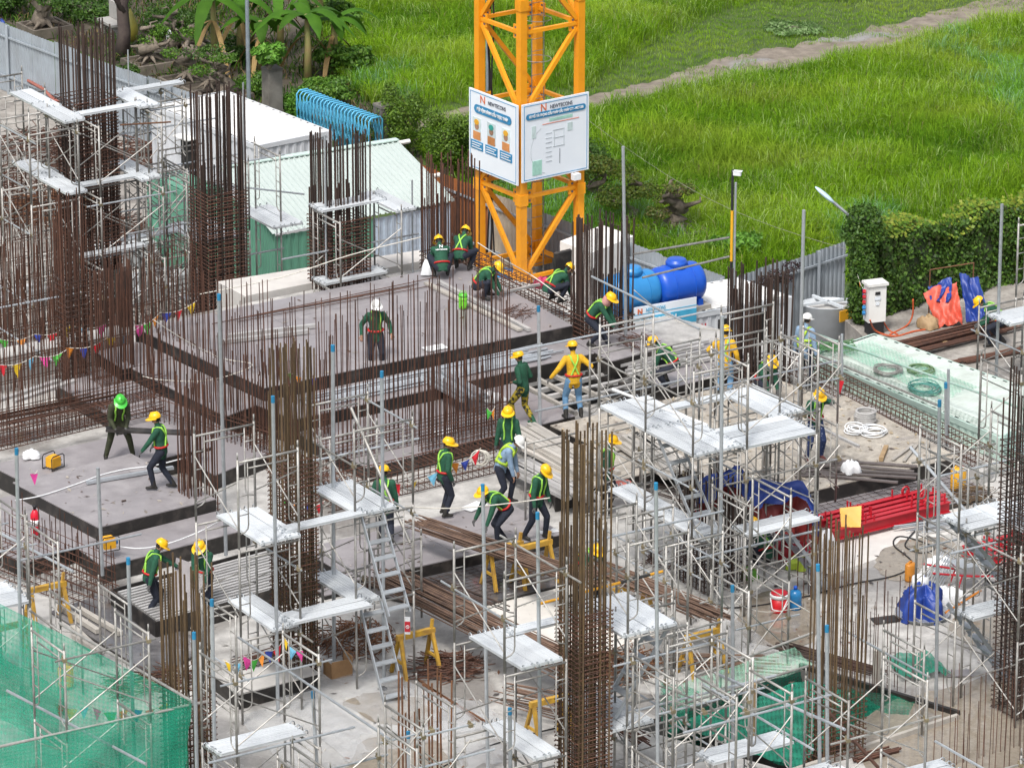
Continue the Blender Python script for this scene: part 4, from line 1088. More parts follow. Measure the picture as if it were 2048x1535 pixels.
def tube_between(label, a, za, b_, zb, r=0.024, mat=GALV, name='scaffold_tube'):
    A, B = G(a[0], a[1], za), G(b_[0], b_[1], zb)
    mb = MB(); mb.tube([A, B], r, 8)
    return tag(mb.build(name, mat, org=(A + B) / 2, smooth=False), label, 'scaffold tube')
tube_between('long pale tube sloping from the left edge above the green net', (118, 1245), 2.1, (385, 1402), 2.1, 0.026, FRAME)
tube_between('grey tube crossing low over the green net', (-20, 1496), 2.0, (416, 1401), 2.0, 0.026, FRAME)
tube_between('pale tube sloping down through the green net', (14, 1380), 1.6, (292, 1527), 1.6, 0.026, GALV)
tube_between('short tube running out from the left edge tower', (-10, 1060), 2.2, (146, 1142), 2.2, 0.026, GALV)
tube_between('yellow and black striped tube lashed across the big column', (1082, 1206), 3.6, (1325, 1142), 3.6, 0.026, M('striped_pole', (0.75, 0.36, 0.02), 0.5, col2=(0.03, 0.03, 0.03), scale=1.1, thr=(0.5, 0.52), detail=0))
tube_between('rusty tube resting by the tall column at the white container', (240, 250), 4.7, (342, 244), 4.7, 0.02, RUSTO)
tube_between('upper rail tube over the blue tanks', (1268, 508), 2.4, (1458, 475), 2.4, 0.026, FRAME)
tube_between('lower rail tube over the blue tanks', (1285, 555), 1.9, (1458, 513), 1.9, 0.026, FRAME)
tube_between('guard rail tube over the mint container roof', (1632, 668), 1.2, (2060, 822), 1.2, 0.028, M('green_rail', (0.16, 0.36, 0.28), 0.5, 0.2, (0.4, 0.42, 0.4), 4))
tube_between('lower guard rail tube along the mint container edge', (1625, 705), 0.75, (1880, 812), 0.75, 0.026, FRAME)
tube_between('diagonal prop tube at the far right tower', (1820, 893), 4.2, (1965, 1060), 2.9, 0.03, GALV)
tube_between('diagonal prop tube before the netted opening', (1655, 1420), 1.9, (1762, 1540), 1.2, 0.03, RUST)
tube_between('white diagonal rail tube behind the broad walkway', (1225, 778), 3.9, (1415, 850), 3.6, 0.03, WHITEP)
tube_between('grey prop leaning on the brown column', (348, 1283), 2.6, (412, 1540), 0.6, 0.026, FRAME)
tube_between('diagonal prop across the stair tower', (702, 815), 4.6, (820, 1085), 2.6, 0.03, FRAME)
tube_between('long tube over the netted opening', (1390, 1350), 0.9, (1625, 1265), 0.9, 0.024, FRAME)
tube_between('second tube over the netted opening', (1355, 1410), 0.9, (1620, 1330), 0.9, 0.024, FRAME)
tube_between('tube low over the netted opening', (1500, 1425), 0.5, (1610, 1390), 0.5, 0.024, FRAME)
tube_between('long rail sloping over the netted opening', (1430, 1345), 2.4, (1690, 1458), 2.4, 0.027, GALV)
# ================================================================ fences, sheds, crane, plants
def corr_strip(p0, p1, z0, z1, pitch=0.16, depth=0.03, z0b=None, z1b=None):
    """trapezoid corrugated sheet between two points as an MB"""
    p0, p1 = Vector(p0), Vector(p1); d = p1 - p0; d.z = 0; L = d.length; d.normalize(); nr = Vector((d.y, -d.x, 0))
    n = max(2, int(L / pitch)); mb = MB(); vs_ = []
    for k in range(n + 1):
        for f, o_ in ((0.0, 0), (0.35, 0), (0.5, depth), (0.85, depth)):
            t = (k + f) / n
            if t > 1.0001: break
            zz0 = z0 + ((z0b if z0b is not None else z0) - z0) * t; zz1 = z1 + ((z1b if z1b is not None else z1) - z1) * t
            q = p0 + d * (L * t) + nr * o_
            vs_ += [(q.x, q.y, zz0), (q.x, q.y, zz1)]
    fs = [(2 * i, 2 * i + 2, 2 * i + 3, 2 * i + 1) for i in range(len(vs_) // 2 - 1)]
    mb.add(vs_, fs); return mb
def fence(label, a, b_, hgt=2.0, mat=FENCE, sheets=None, z=YARD, cat='fence', rail=True):
    A, B = G(a[0], a[1], z + hgt), G(b_[0], b_[1], z + hgt)
    A.z = B.z = z
    th = thing('sheet_fence', label, cat, (A + B) / 2)
    L = (B - A).length; n = sheets or max(1, round(L / 1.1)); d = (B - A).normalized(); nr = Vector((d.y, -d.x, 0))
    for k in range(n):
        p, q = A.lerp(B, k / n), A.lerp(B, (k + .995) / n)
        o_ = nr * random.uniform(-.012, .012); dz = random.uniform(-.05, .04)
        corr_strip(p + o_, q + o_, z + 0.02, z + hgt + dz, 0.14, 0.028).build('sheet', mat, th)
    for zz in (.5, hgt - .35):
        mb = MB(); mb.beam(A + Vector((0, 0, zz)) + nr * .06, B + Vector((0, 0, zz)) + nr * .06, .04, .05); mb.build('rail', FENCE, th)
    for k in range(0, n + 1, 3):
        p = A.lerp(B, min(1, k / n)) + nr * .1
        mb = MB(); mb.box(p + Vector((0, 0, hgt / 2)), (.07, .07, hgt)); mb.build('post', FENCE, th)
    return th
fence('pale blue corrugated fence below the nursery at the upper left', (-240, -45), (345, 172))
fence('short corrugated fence behind the white container', (345, 172), (520, 232))
fence('rusty orange corrugated fence behind the crane', (826, 322), (985, 386), mat=FRUST)
fence('weathered beige corrugated fence seen through the crane mast', (985, 386), (1085, 421), mat=M('beige_sheet', (0.42, 0.36, 0.28), 0.6, 0.0, (0.28, 0.24, 0.2), 2))
fence('long grey corrugated fence right of the crane below the bonsai', (1085, 421), (1449, 555))
fence('tall grey corrugated fence with dead vines beside the ivy post', (1449, 560), (1692, 481), 2.6)

# concrete gate posts
def gate_post(label, px, ptop, pb, w_):
    c = G(px, pb, YARD)
    lo, hi = YARD, YARD + 6
    for _ in range(40):
        mid = (lo + hi) / 2
        if PROJ((c.x, c.y, mid))[1] > ptop: lo = mid
        else: hi = mid
    m = M('post_concrete', (0.20, 0.185, 0.165), 0.9, col2=(0.07, 0.062, 0.055), scale=1.5, bump=0.3)
    th = thing('gate_post', label, 'gate post', c)
    mb = MB(); mb.box((c.x, c.y, (lo + YARD) / 2), (w_, w_, lo - YARD), AL); mb.build('shaft', m, th)
    mb = MB(); mb.box((c.x, c.y, lo + .04), (w_ * 1.06, w_ * 1.06, .08), AL); mb.build('cap', m, th)
gate_post('tall stained concrete gate post with a leafy plant on top', 546, 140, 268, 0.42)
gate_post('dark stained concrete gate post at the right end of the blue gate', 769, 213, 312, 0.42)
# folding gate
def folding_gate():
    A, B = G(608, 265, YARD), G(752, 322, YARD)
    th = thing('folding_gate', 'bright blue folding accordion gate between the concrete posts', 'gate', (A + B) / 2)
    d = (B - A).normalized(); nr = Vector((d.y, -d.x, 0)); n = 22; H_ = 1.22
    hoop = MB(); w2 = .22
    hoop.tube([nr * -w2, nr * -w2 + Vector((0, 0, H_ - .08)), nr * (-w2 + .08) + Vector((0, 0, H_)), nr * (w2 - .08) + Vector((0, 0, H_)), nr * w2 + Vector((0, 0, H_ - .08)), nr * w2], .026, 6)
    hm = mesh_of(hoop, 'hoop', BLUEG, True)
    for k in range(n):
        p = A.lerp(B, k / (n - 1)); inst(hm, 'hoop', th, p - th.location)
        if k < n - 1:
            q = A.lerp(B, (k + 1) / (n - 1))
            for s in (-w2, w2):
                for z0, z1 in ((.1, .6), (.6, .1), (.6, 1.1), (1.1, .6)):
                    bar(th, 'lattice_bar', p + nr * s + Vector((0, 0, z0)), q + nr * s + Vector((0, 0, z1)), .011, BLUEG, 4)
    mb = MB(); mb.box(A + d * -.02 + nr * 0.0 + Vector((0, 0, .5)), (.25, .5, .8), AL); mb.build('motor_box', BLUEG, th)
folding_gate()

def container(name, label, roof, z, zb, mat, roofmat, cat='container', ribs=True, roofpitch=0.3, ribh=.02):
    """roof corners in the picture: back-left, back-right, front-right, front-left"""
    q = [G(x, y, z) for x, y in roof]
    c = sum(q, Vector()) / 4; c.z = zb
    th = thing(name, label, cat, c)
    for i, nm in ((3, 'side_wall'), (2, 'side_wall'), (0, 'side_wall'), (1, 'side_wall')):
        a, b_ = q[i], q[(i + 1) % 4]
        # walls face outwards: run so that the outside is on the right
        corr_strip(b_, a, zb + .12, z - .1, 0.22, 0.03).build(nm, mat, th)
    for i in range(4):
        a, b_ = q[i].copy(), q[(i + 1) % 4].copy()
        for zz in (z - .06, zb + .08):
            a.z = b_.z = zz
            mb = MB(); mb.beam(a, b_, .1, .12); mb.build('rail', mat, th)
        mb = MB(); mb.box((q[i].x, q[i].y, (z + zb) / 2), (.13, .13, z - zb - .02), AL); mb.build('corner_post', mat, th)
    # roof: ribbed sheet
    e0, e1 = q[0], q[3]
    L = (q[1] - q[0]).length; n = max(4, int(max(L, (q[3] - q[0]).length) / roofpitch)); mb = MB(); vs_ = []
    longa = (q[1] - q[0]).length > (q[3] - q[0]).length
    for k in range(n + 1):
        for f, h in ((0, 0), (.35, 0), (.45, ribh), (.9, ribh)):
            t = (k + f) / n
            if t > 1.0001: break
            if longa: a, b_ = q[0].lerp(q[1], t), q[3].lerp(q[2], t)
            else: a, b_ = q[0].lerp(q[3], t), q[1].lerp(q[2], t)
            vs_ += [(a.x, a.y, z + h), (b_.x, b_.y, z + h)]
    mb.add(vs_, [(2 * i, 2 * i + 1, 2 * i + 3, 2 * i + 2) for i in range(len(vs_) // 2 - 1)])
    mb.build('roof', roofmat, th)
    return th, q
CW = M('container_white_shaded', (0.58, 0.60, 0.63), 0.5, col2=(0.52, 0.54, 0.57), scale=1.2, rnd=0.04)  # the walls' shade is put into this greyer, bluer white
CR = M('container_roof_white', (0.66, 0.665, 0.66), 0.65, col2=(0.55, 0.545, 0.53), scale=1.6, rnd=0.04)
th, q = container('site_container', 'white site container with a dark doorway behind the second column', [(452, 182), (657, 261), (514, 290), (309, 211)], -0.4, YARD, CW, CR)
p = q[3].lerp(q[2], 0.28); p2 = q[3].lerp(q[2], 0.42); nr = Vector(((p2 - p).y, -(p2 - p).x, 0)).normalized()
mb = MB(); mb.beam(p + nr * .05 - Vector((0, 0, 1.5)), p2 + nr * .05 - Vector((0, 0, 1.5)), .06, 2.0); mb.build('door', DARK, th)  # solid black panel painted as the dark inside the doorway
mb = MB(); mb.beam(p + nr * .15 - Vector((0, 0, .46)), p2 + nr * .15 - Vector((0, 0, .46)), .35, .03); mb.build('awning', WHITE, th)

# mint shed with pitched sheet roof
def shed():
    r = [G(440, 337, -0.2), G(795, 282, -0.2), G(912, 402, -0.75), G(545, 468, -0.75)]
    c = sum(r, Vector()) / 4; c.z = YARD
    th = thing('shed', 'shed with a pale mint corrugated roof and green walls', 'shed', c)
    n = 34; mb = MB(); vs_ = []
    for k in range(n + 1):
        for f, h in ((0, 0), (.6, 0), (.7, .035), (.9, .035)):
            t = (k + f) / n
            if t > 1.001: break
            a, b_ = r[0].lerp(r[1], t), r[3].lerp(r[2], t)
            vs_ += [(a.x, a.y, a.z + h), (b_.x, b_.y, b_.z + h)]
    mb.add(vs_, [(2 * i, 2 * i + 1, 2 * i + 3, 2 * i + 2) for i in range(len(vs_) // 2 - 1)])
    mb.build('roof', M('mint_roof', (0.46, 0.52, 0.50), 0.55, col2=(0.42, 0.48, 0.46), scale=.8, rnd=0.02), th)
    inn = [(p - c) * .96 + c for p in r]
    BW = M('pale_blue_sheet', (0.42, 0.50, 0.60), 0.5, rnd=.05)
    a, b_ = inn[2], inn[3]
    md = a.lerp(b_, 0.45)
    corr_strip((a.x, a.y, 0), (md.x, md.y, 0), YARD + .02, -0.85, 0.2, .025).build('blue_wall', BW, th)
    corr_strip((md.x, md.y, 0), (b_.x, b_.y, 0), YARD + .02, -0.85, 0.2, .03).build('green_wall', GREENP, th)
    a, b_ = inn[3], inn[0]
    corr_strip((a.x, a.y, 0), (b_.x, b_.y, 0), YARD + .02, -0.8, 0.2, .03).build('green_wall', GREENP, th)
    a, b_ = inn[1], inn[2]
    corr_strip((a.x, a.y, 0), (b_.x, b_.y, 0), YARD + .02, -0.8, 0.2, .03).build('white_wall', WHITE, th)
    mb = MB(); mb.beam(r[0] + Vector((0, 0, .05)), r[1] + Vector((0, 0, .05)), .2, .03); mb.build('ridge_cap', M('mint_roof2', (0.52, 0.65, 0.6), 0.45), th)
    for pp in ((r[1] + Vector((0, 0, -.06)), UA * .35), (r[1].lerp(r[2], .55) + Vector((0, 0, -.08)), UA * .3)):
        mb = MB(); mb.tube([pp[0] - pp[1], pp[0] + pp[1]], .06, 8); mb.build('purlin', WHITE, th)
shed()
th, q = container('green_hut', 'dark green corrugated hut half hidden by far scaffolding', [(300, 352), (362, 342), (440, 374), (378, 388)], -0.7, YARD, GREENP, GREENP, 'hut')
# white notice board leaning before the green hut
A, B = G(314, 392, -1.3), G(362, 415, -1.3)
nb = thing('notice_board', 'white notice board with red banner before the green hut', 'notice board', (A + B) / 2)
mb = MB(); mb.beam(A, B, .04, .85); mb.build('panel', SIGNW, nb)
for pp in (A, B): bar(nb, 'post', (pp.x, pp.y + .05, YARD), (pp.x, pp.y + .05, -.8), .025, FRAME, 6)
mb = MB(); mb.beam(A + Vector((0, 0, .5)), B + Vector((0, 0, .5)), .03, .12); mb.build('red_strip', REDF, nb)
for k in range(3):
    mb = MB(); mb.beam(A.lerp(B, .2 + .2 * k) + Vector((0, -.03, .05)), A.lerp(B, .33 + .2 * k) + Vector((0, -.03, .05)), .02, .3); mb.build('poster', [SIGNC, SIGNO, SIGNM][k], nb)
# site office with tanks on its roof
th, q = container('site_office', 'white site office container below the blue water tanks', [(1150, 612), (1475, 556), (1578, 592), (1250, 650)], -0.1, YARD, CW, CR, roofpitch=.25)
OFF, OQ = th, q
f0, f1 = q[3], q[2]; fn = Vector(((f1 - f0).y, -(f1 - f0).x, 0)).normalized()
if fn.y > 0: fn = -fn
for t0, t1 in ((.56, .66), (.78, .9)):
    a, b_ = f0.lerp(f1, t0), f0.lerp(f1, t1)
    mb = MB(); mb.beam(a + fn * .05 - Vector((0, 0, 1.2)), b_ + fn * .05 - Vector((0, 0, 1.2)), .04, 1.9); mb.build('door', DARK, th)  # black panels paint the unlit inside of the open doorways
th2, q2 = container('mint_container', 'long mint container with green netting on its roof', [(1622, 711), (1748, 668), (2120, 800), (2000, 872)], 0.55, YARD, MINT, M('mint_roof_pale', (0.50, 0.56, 0.52), 0.6, col2=(0.34, 0.37, 0.33), scale=1.6, rnd=.02, detail=9, thr=(.45, .75)), roofpitch=.35, ribh=.012)
th3, q3 = container('mint_container', 'pale blue topped container at the right edge behind the beam cage', [(1885, 832), (2010, 790), (2330, 920), (2200, 985)], 0.1, YARD, MINT, M('bluish_roof', (0.40, 0.56, 0.58), 0.5, col2=(0.48, 0.58, 0.58), scale=1, rnd=.02))
a, b_ = q3[3].lerp(q3[0], .0), q3[0]
mb = MB(); mb.beam(G(1830, 905, -.35), G(1872, 922, -.35), .1, 1.0); tag(mb.build('dark_green_door', M('door_green', (0.04, 0.13, 0.09), .5), org=G(1850, 912, -.8)), 'dark green door panel beside the beam cage', 'door')
# raised concrete apron behind the mint container
ap = [G(1690, 640, -0.35), G(2400, 470, -0.35), G(2600, 900, -0.35), G(2080, 800, -0.35), G(1745, 690, -0.35)]
mb = MB(); mb.prism([(p.x, p.y) for p in ap[::-1]], YARD + .003, -0.35)
tag(mb.build('concrete_apron', YARDM), kind='structure')

# ---------------------------------------------------------------- text
def text_mesh(body, size, mat, name, parent, origin, xdir, up, align='CENTER', bold=0.0, extr=0.004, width=None):
    cu = bpy.data.curves.new('t', 'FONT'); cu.body = body; cu.size = size; cu.align_x = align; cu.align_y = 'CENTER'; cu.extrude = extr; cu.offset = bold
    to = bpy.data.objects.new('t', cu); COL.objects.link(to)
    dg = bpy.context.evaluated_depsgraph_get(); dg.update()
    me = bpy.data.meshes.new_from_object(to.evaluated_get(dg))
    bpy.data.objects.remove(to)
    me.materials.clear(); me.materials.append(mat)
    if width:
        xs = [v.co.x for v in me.vertices]; k_ = width / (max(xs) - min(xs)); mid_ = (max(xs) + min(xs)) / 2
        for v in me.vertices: v.co.x = (v.co.x - mid_) * k_
    o = bpy.data.objects.new(name, me); COL.objects.link(o); o.parent = parent
    x, u = Vector(xdir).normalized(), Vector(up).normalized(); n_ = x.cross(u)
    m = Matrix((x, u, n_)).transposed().to_4x4(); m.translation = Vector(origin) - ORG[parent.name]
    o.matrix_local = m
    return o
# office banner
bn0, bn1 = f0.lerp(f1, .04) + fn * .1, f0.lerp(f1, .415) + fn * .1
bt = thing('banner', 'white and cyan office banner under the water tanks', 'banner', (bn0 + bn1) / 2)
bd = (bn1 - bn0).normalized(); UPZ = Vector((0, 0, 1)); BH = .62; bc = (bn0 + bn1) / 2 + Vector((0, 0, .1))
mb = MB(); mb.beam(bc - bd * (bn1 - bn0).length / 2, bc + bd * (bn1 - bn0).length / 2, .03, BH); mb.build('panel', SIGNW, bt)
Lb = (bn1 - bn0).length
mb = MB(); mb.beam(bc - bd * Lb / 2 - UPZ * .1 + fn * .006, bc + bd * Lb / 2 - UPZ * .1 + fn * .006, .03, .32); mb.build('cyan_band', SIGNC, bt)
mb = MB(); mb.beam(bc - bd * Lb / 2 + UPZ * .13 + fn * .006, bc + bd * Lb / 2 + UPZ * .13 + fn * .006, .03, .02); mb.build('cyan_line', SIGNC, bt)
text_mesh('CÔNG NHÂN', .25, WHITEP, 'lettering', bt, bc - bd * .22 - UPZ * .1 + fn * .03, bd, UPZ, bold=.012, width=1.0)
text_mesh('NEWTECONS', .13, SIGNC, 'lettering', bt, bc - bd * (Lb / 2 - .55) + UPZ * .21 + fn * .03, bd, UPZ, width=.5)
text_mesh('N', .17, SIGNO, 'logo', bt, bc - bd * (Lb / 2 - .14) + UPZ * .2 + fn * .03, bd, UPZ, bold=.006)
for k, ch in enumerate('NP'):
    text_mesh(ch, .17, RED, 'lettering', OFF, f0.lerp(f1, .47) + fn * .05 - UPZ * (.35 + .2 * k), bd, UPZ, bold=.01)

# water tanks
def tank(label, px, py, z, mat, L=1.25, r=.46):
    c = G(px, py, z)
    th = thing('water_tank', label, 'water tank', c)
    ax = UA.copy(); up = Vector((0, 0, 1)); s = ax.cross(up)
    m3 = Matrix((up, s, ax)).transposed()
    prof = [(.05, -L / 2), (r * .6, -L / 2 + .01), (r * .84, -L / 2 + .05), (r * .96, -L / 2 + .11), (r, -L / 2 + .19)] + [(r, -L / 2 + .19 + (L - .38) * k / 8) for k in range(1, 9)] + [(r * .96, L / 2 - .11), (r * .84, L / 2 - .05), (r * .6, L / 2 - .01), (.05, L / 2)]
    for s_ in (-.2, .2):
        mb = MB(); mb.tube([c + up * r + ax * (s_ * L) + up * (r * 1.005 * math.cos(a)) + s * (r * 1.005 * math.sin(a)) for a in [2 * math.pi * k / 32 for k in range(32)]], .013, 5, closed=True); mb.build('rib', mat, th)
    mb = MB(); mb.lathe(prof, c + up * r, 24, M3=m3); mb.build('body', mat, th, smooth=True)
    mb = MB(); mb.lathe([(.25, -.04), (.25, .07), (.235, .09), (.22, .10), (.215, .13), (.19, .14)], c + up * 2 * r, 18); mb.build('lid', mat, th, smooth=True)
    for s_ in (-.42, .42):
        mb = MB(); mb.box(c + ax * s_ + up * .06, (.12, r * 1.7, .14), AL); mb.build('cradle_foot', mat, th)
    mb = MB(); mb.box(c - up * .06, (L * 1.05, r * 2.0, .1), AL); mb.build('pallet', WOODG, th)
    mb = MB(); mb.tube([c - ax * (L / 2 - .02) + up * (r * 1.5) + s * .15, c - ax * (L / 2 + .12) + up * r * 1.5 + s * .15, c - ax * (L / 2 + .14) + up * (r * 1.2) + s * .1], .025, 6); mb.build('outlet', mat, th)
tank('dark blue plastic water tank on the office roof', 1352, 606, 0.03, TANK)
tank('lighter blue plastic water tank half behind the rebar column', 1262, 622, 0.03, TANKL)

# ---------------------------------------------------------------- tower crane mast
def crane():
    zb = -2.2
    pf = G(1043, 585, zb)             # front leg foot
    leg_px = {'front': pf}
    W_ = 1.72; ang = R(36)
    a = Vector((math.cos(ang), math.sin(ang), 0)); b_ = Vector((math.sin(ang), -math.cos(ang), 0))
    F = pf; Rr = F + a * W_; Lf = F - b_ * W_; Bk = Rr - b_ * W_
    th = thing('tower_crane_mast', 'yellow lattice tower crane mast rising out of the picture', 'crane', (F + Bk) / 2)
    H_ = 15.0; legs = [F, Rr, Bk, Lf]
    for p in legs:
        mb = MB(); mb.box((p.x, p.y, zb + H_ / 2), (.19, .19, H_), ang); mb.build('leg', YEL, th)
        mb = MB(); mb.box((p.x, p.y, zb + .05), (.55, .55, .1), ang); mb.build('foot_plate', YEL, th)
    sec = 2.05; z = zb + .35; k = 0
    while z < zb + H_ - sec:
        for i in range(4):
            p, q_ = legs[i], legs[(i + 1) % 4]
            d = (q_ - p).normalized() * .1
            mb = MB(); mb.beam((p.x, p.y, z) + d * 0 if False else Vector((p.x, p.y, z)) + d, Vector((q_.x, q_.y, z)) - d, .085, .09); mb.build('horizontal', YEL, th)
            for pp, sg in ((p, 1), (q_, -1)):
                mb = MB(); mb.beam(Vector((pp.x, pp.y, z)) + d * sg * 1.0, Vector((pp.x, pp.y, z)) + d * sg * 3.2, .035, .34); mb.build('gusset_plate', YEL, th)
                for bz in (-.1, .1):
                    mb = MB(); bc_ = Vector((pp.x, pp.y, z + bz)) + d * sg * 2.2; mb.box(bc_, (.045, .075, .045), ang); mb.build('bolt', SIGNG, th)
            s, e = (p, q_) if (k + i) % 2 == 0 else (q_, p)
            d2 = (e - s).normalized() * .1
            mb = MB(); mb.beam(Vector((s.x, s.y, z + .1)) + d2, Vector((e.x, e.y, z + sec - .1)) - d2, .095, .105); mb.build('diagonal', YEL, th)
        z += sec; k += 1
    for zz in (zb + 2.35, zb + 7.2, zb + 11.2):
        for p in legs:
            mb = MB(); mb.box((p.x, p.y, zz), (.235, .235, .28), ang); mb.build('leg_joint', YEL, th)
    # inside ladder with hoops and the power cable
    lc = (F + Bk) / 2 + a * .25
    for s in (-.18, .18):
        mb = MB(); mb.tube([Vector((lc.x, lc.y, zb)) + a * s, Vector((lc.x, lc.y, zb + H_)) + a * s], .014, 6); mb.build('ladder_rail', FRAME, th)
    for k in range(48):
        zz = zb + .3 + k * .3
        bar(th, 'ladder_rung', Vector((lc.x, lc.y, zz)) - a * .18, Vector((lc.x, lc.y, zz)) + a * .18, .008, FRAME, 5)
    for k in range(9):
        zz = zb + 2.5 + k * 1.0
        mb = MB(); mb.tube([Vector((lc.x, lc.y, zz)) - b_ * .0 + Vector((.33 * math.cos(t), .33 * math.sin(t), 0)) for t in [x * .5 for x in range(13)]], .01, 5, closed=True); mb.build('safety_hoop', FRAME, th)
    cp = Lf + a * .35 - b_ * .05
    for s in (-.05, 0.0, .06):
        mb = MB(); mb.tube([Vector((cp.x + s + .03 * math.sin(t * 2.1 + s * 30), cp.y, zb + .5 + t)) for t in [x * .6 for x in range(24)]], .022, 5); mb.build('power_cable', BLACK, th)
    # boards
    zt, zl = None, None
    def board(p, q_, name, label, ptop, pbot, n_out):
        p = p + n_out * .2; q_ = q_ + n_out * .2
        d = (q_ - p).normalized()
        p, q_ = p - d * .14, q_ + d * .13
        mid = (p + q_) / 2
        zt = zb; lo, hi = zb, zb + 12
        for tgt in (ptop, pbot):
            lo, hi = zb, zb + 12
            for _ in range(40):
                m_ = (lo + hi) / 2
                if PROJ((mid.x, mid.y, m_))[1] > tgt: lo = m_
                else: hi = m_
            if tgt == ptop: zt = lo
            else: zl = lo
        bt = thing(name, label, 'sign board', (mid.x, mid.y, (zt + zl) / 2))
        mb = MB(); mb.beam(Vector((p.x, p.y, (zt + zl) / 2)), Vector((q_.x, q_.y, (zt + zl) / 2)), .04, zt - zl); mb.build('panel', SIGNW, bt)
        Wd = (q_ - p).length; Hd = zt - zl; c0 = Vector((mid.x, mid.y, (zt + zl) / 2)) + n_out * .0
        def at(u, v, o_=.03): return c0 + d * (u * Wd / 2) + UPZ * (v * Hd / 2) + n_out * o_
        fr = MB()
        for u0, v0, u1, v1 in ((-.94, -.95, .94, -.95), (-.94, .95, .94, .95), (-.94, -.95, -.94, .95), (.94, -.95, .94, .95)):
            fr.beam(at(u0, v0, .022), at(u1, v1, .022), .012, .012)
        fr.build('border', SIGNB, bt)
        return bt, at, d, Wd, Hd
    bt, at, d, Wd, Hd = board(Lf, F, 'portrait_board', 'white crane crew board with three portraits on the left mast face', 193, 352, -a)
    def strip(bt, at, u0, u1, v, h, mat, name, o_=.024):
        mb = MB(); mb.beam(at(u0, v, o_), at(u1, v, o_), .012, h); return mb.build(name, mat, bt)
    def pill(bt, at, d, u0, u1, v, h, mat):
        mb = MB(); r_ = h / 2; p0, p1 = at(u0, v, .026), at(u1, v, .026); nrm = d.cross(UPZ)
        out = [p1 + d * (r_ * math.sin(t)) + UPZ * (r_ * math.cos(t)) for t in [math.pi * k / 8 for k in range(9)]] + [p0 - d * (r_ * math.sin(t)) - UPZ * (r_ * math.cos(t)) for t in [math.pi * k / 8 for k in range(9)]]
        mb.add(out, [tuple(range(len(out) - 1, -1, -1))]); mb.add([p + nrm * .012 for p in out], [tuple(range(len(out)))])
        mb.build('title_pill', mat, bt)
    text_mesh('NEWTECONS', .14, SIGNG, 'lettering', bt, at(.17, .79, .03), d, UPZ, width=.72)
    text_mesh('N', .27, SIGNO, 'logo', bt, at(-.42, .81, .03), d, UPZ, bold=.0, width=.19)
    pill(bt, at, d, -.66, .66, .55, .21, SIGNB)
    text_mesh('ĐỘI VẬN HÀNH CẨU TRỤC THÁP', .105, WHITEP, 'lettering', bt, at(0, .55, .045), d, UPZ, bold=.004, width=1.28)
    PS = [M('portrait_skin', (.35, .2, .13), .6), M('portrait_orange', (.6, .25, .08), .6), M('portrait_dark', (.05, .04, .035), .6)]
    for k, hm in enumerate((YELP, M('helmet_teal', (.03, .35, .3), .4), YELP)):
        u = -.66 + k * .6; v = .08
        strip(bt, at, u - .17, u + .17, v - .02, .52, M('portrait_ground', (.6, .7, .72), .6), 'portrait_ground')
        mb = MB(); mb.lathe([(.001, 0), (.085, .0), (.085, .008)], at(u, v + .02, .03), 14, M3=Matrix((d, UPZ, d.cross(UPZ))).transposed()); mb.build('portrait_face', PS[0], bt)
        mb = MB(); mb.lathe([(.001, 0), (.095, .0), (.095, .01)], at(u, v + .13, .035), 14, M3=Matrix((d, UPZ * .75, d.cross(UPZ))).transposed()); mb.build('portrait_helmet', hm, bt)
        strip(bt, at, u - .15, u + .15, v - .21, .2, PS[1], 'portrait_shoulders', .03)
        strip(bt, at, u - .25, u + .25, v - .46, .22, SIGNB, 'caption_plate')
        for j in range(3):
            strip(bt, at, u - .2, u + .2 - .08 * (j % 2), v - .40 - .06 * j, .018, WHITEP, 'caption_line', .034)
    bt, at, d, Wd, Hd = board(F, Rr, 'plan_board', 'white crane load plan board on the right mast face', 197, 352, b_)
    text_mesh('NEWTECONS', .135, SIGNG, 'lettering', bt, at(.16, .82, .03), d, UPZ, width=.66)
    text_mesh('N', .27, SIGNO, 'logo', bt, at(-.37, .83, .03), d, UPZ, width=.16)
    pill(bt, at, d, -.82, .82, .66, .15, SIGNB)
    text_mesh('SƠ ĐỒ TẢI TRỌNG CẨU THÁP CẨU THÁP CT1 - MCT 205', .082, WHITEP, 'lettering', bt, at(0, .66, .045), d, UPZ, bold=.003, width=1.62)
    G2 = M('plan_line', (.45, .5, .52), .6)
    strip(bt, at, -.2, .5, .49, .07, SIGNM, 'plan_block'); strip(bt, at, -.7, -.42, -.68, .36, SIGNM, 'plan_block'); strip(bt, at, -.72, -.6, .25, .3, M('plan_pale', (.6, .72, .72), .6), 'plan_block'); strip(bt, at, .35, .5, .22, .2, M('plan_pale', (.6, .72, .72), .6), 'plan_block')
    strip(bt, at, -.4, .7, .40, .012, SIGNO, 'plan_line')
    for u in (-.05, .24): 
        mb = MB(); mb.beam(at(u, .18, .026), at(u, -.22, .026), .012, .012); mb.build('plan_line', G2, bt)
    mb = MB(); mb.beam(at(.12, -.3, .026), at(.12, -.68, .026), .012, .012); mb.build('plan_line', SIGNG, bt)
    for v in (.2, .0, -.22): strip(bt, at, -.08, .26, v, .01, G2, 'plan_line')
    for k in range(7):
        strip(bt, at, -.3, -.12, .15 - k * .12, .01, G2, 'plan_line')
    mb = MB(); mb.tube([at(-.3 + .45 * math.cos(t), -.25 + .6 * math.sin(t), .024) for t in [1.9 + k * .25 for k in range(12)]], .006, 4); mb.build('plan_arc', G2, bt)
    p = F.lerp(Rr, .82) + b_ * .3; lo, hi = zb, zb + 12
    for _ in range(40):
        m_ = (lo + hi) / 2
        if PROJ((p.x, p.y, m_))[1] > 353: lo = m_
        else: hi = m_
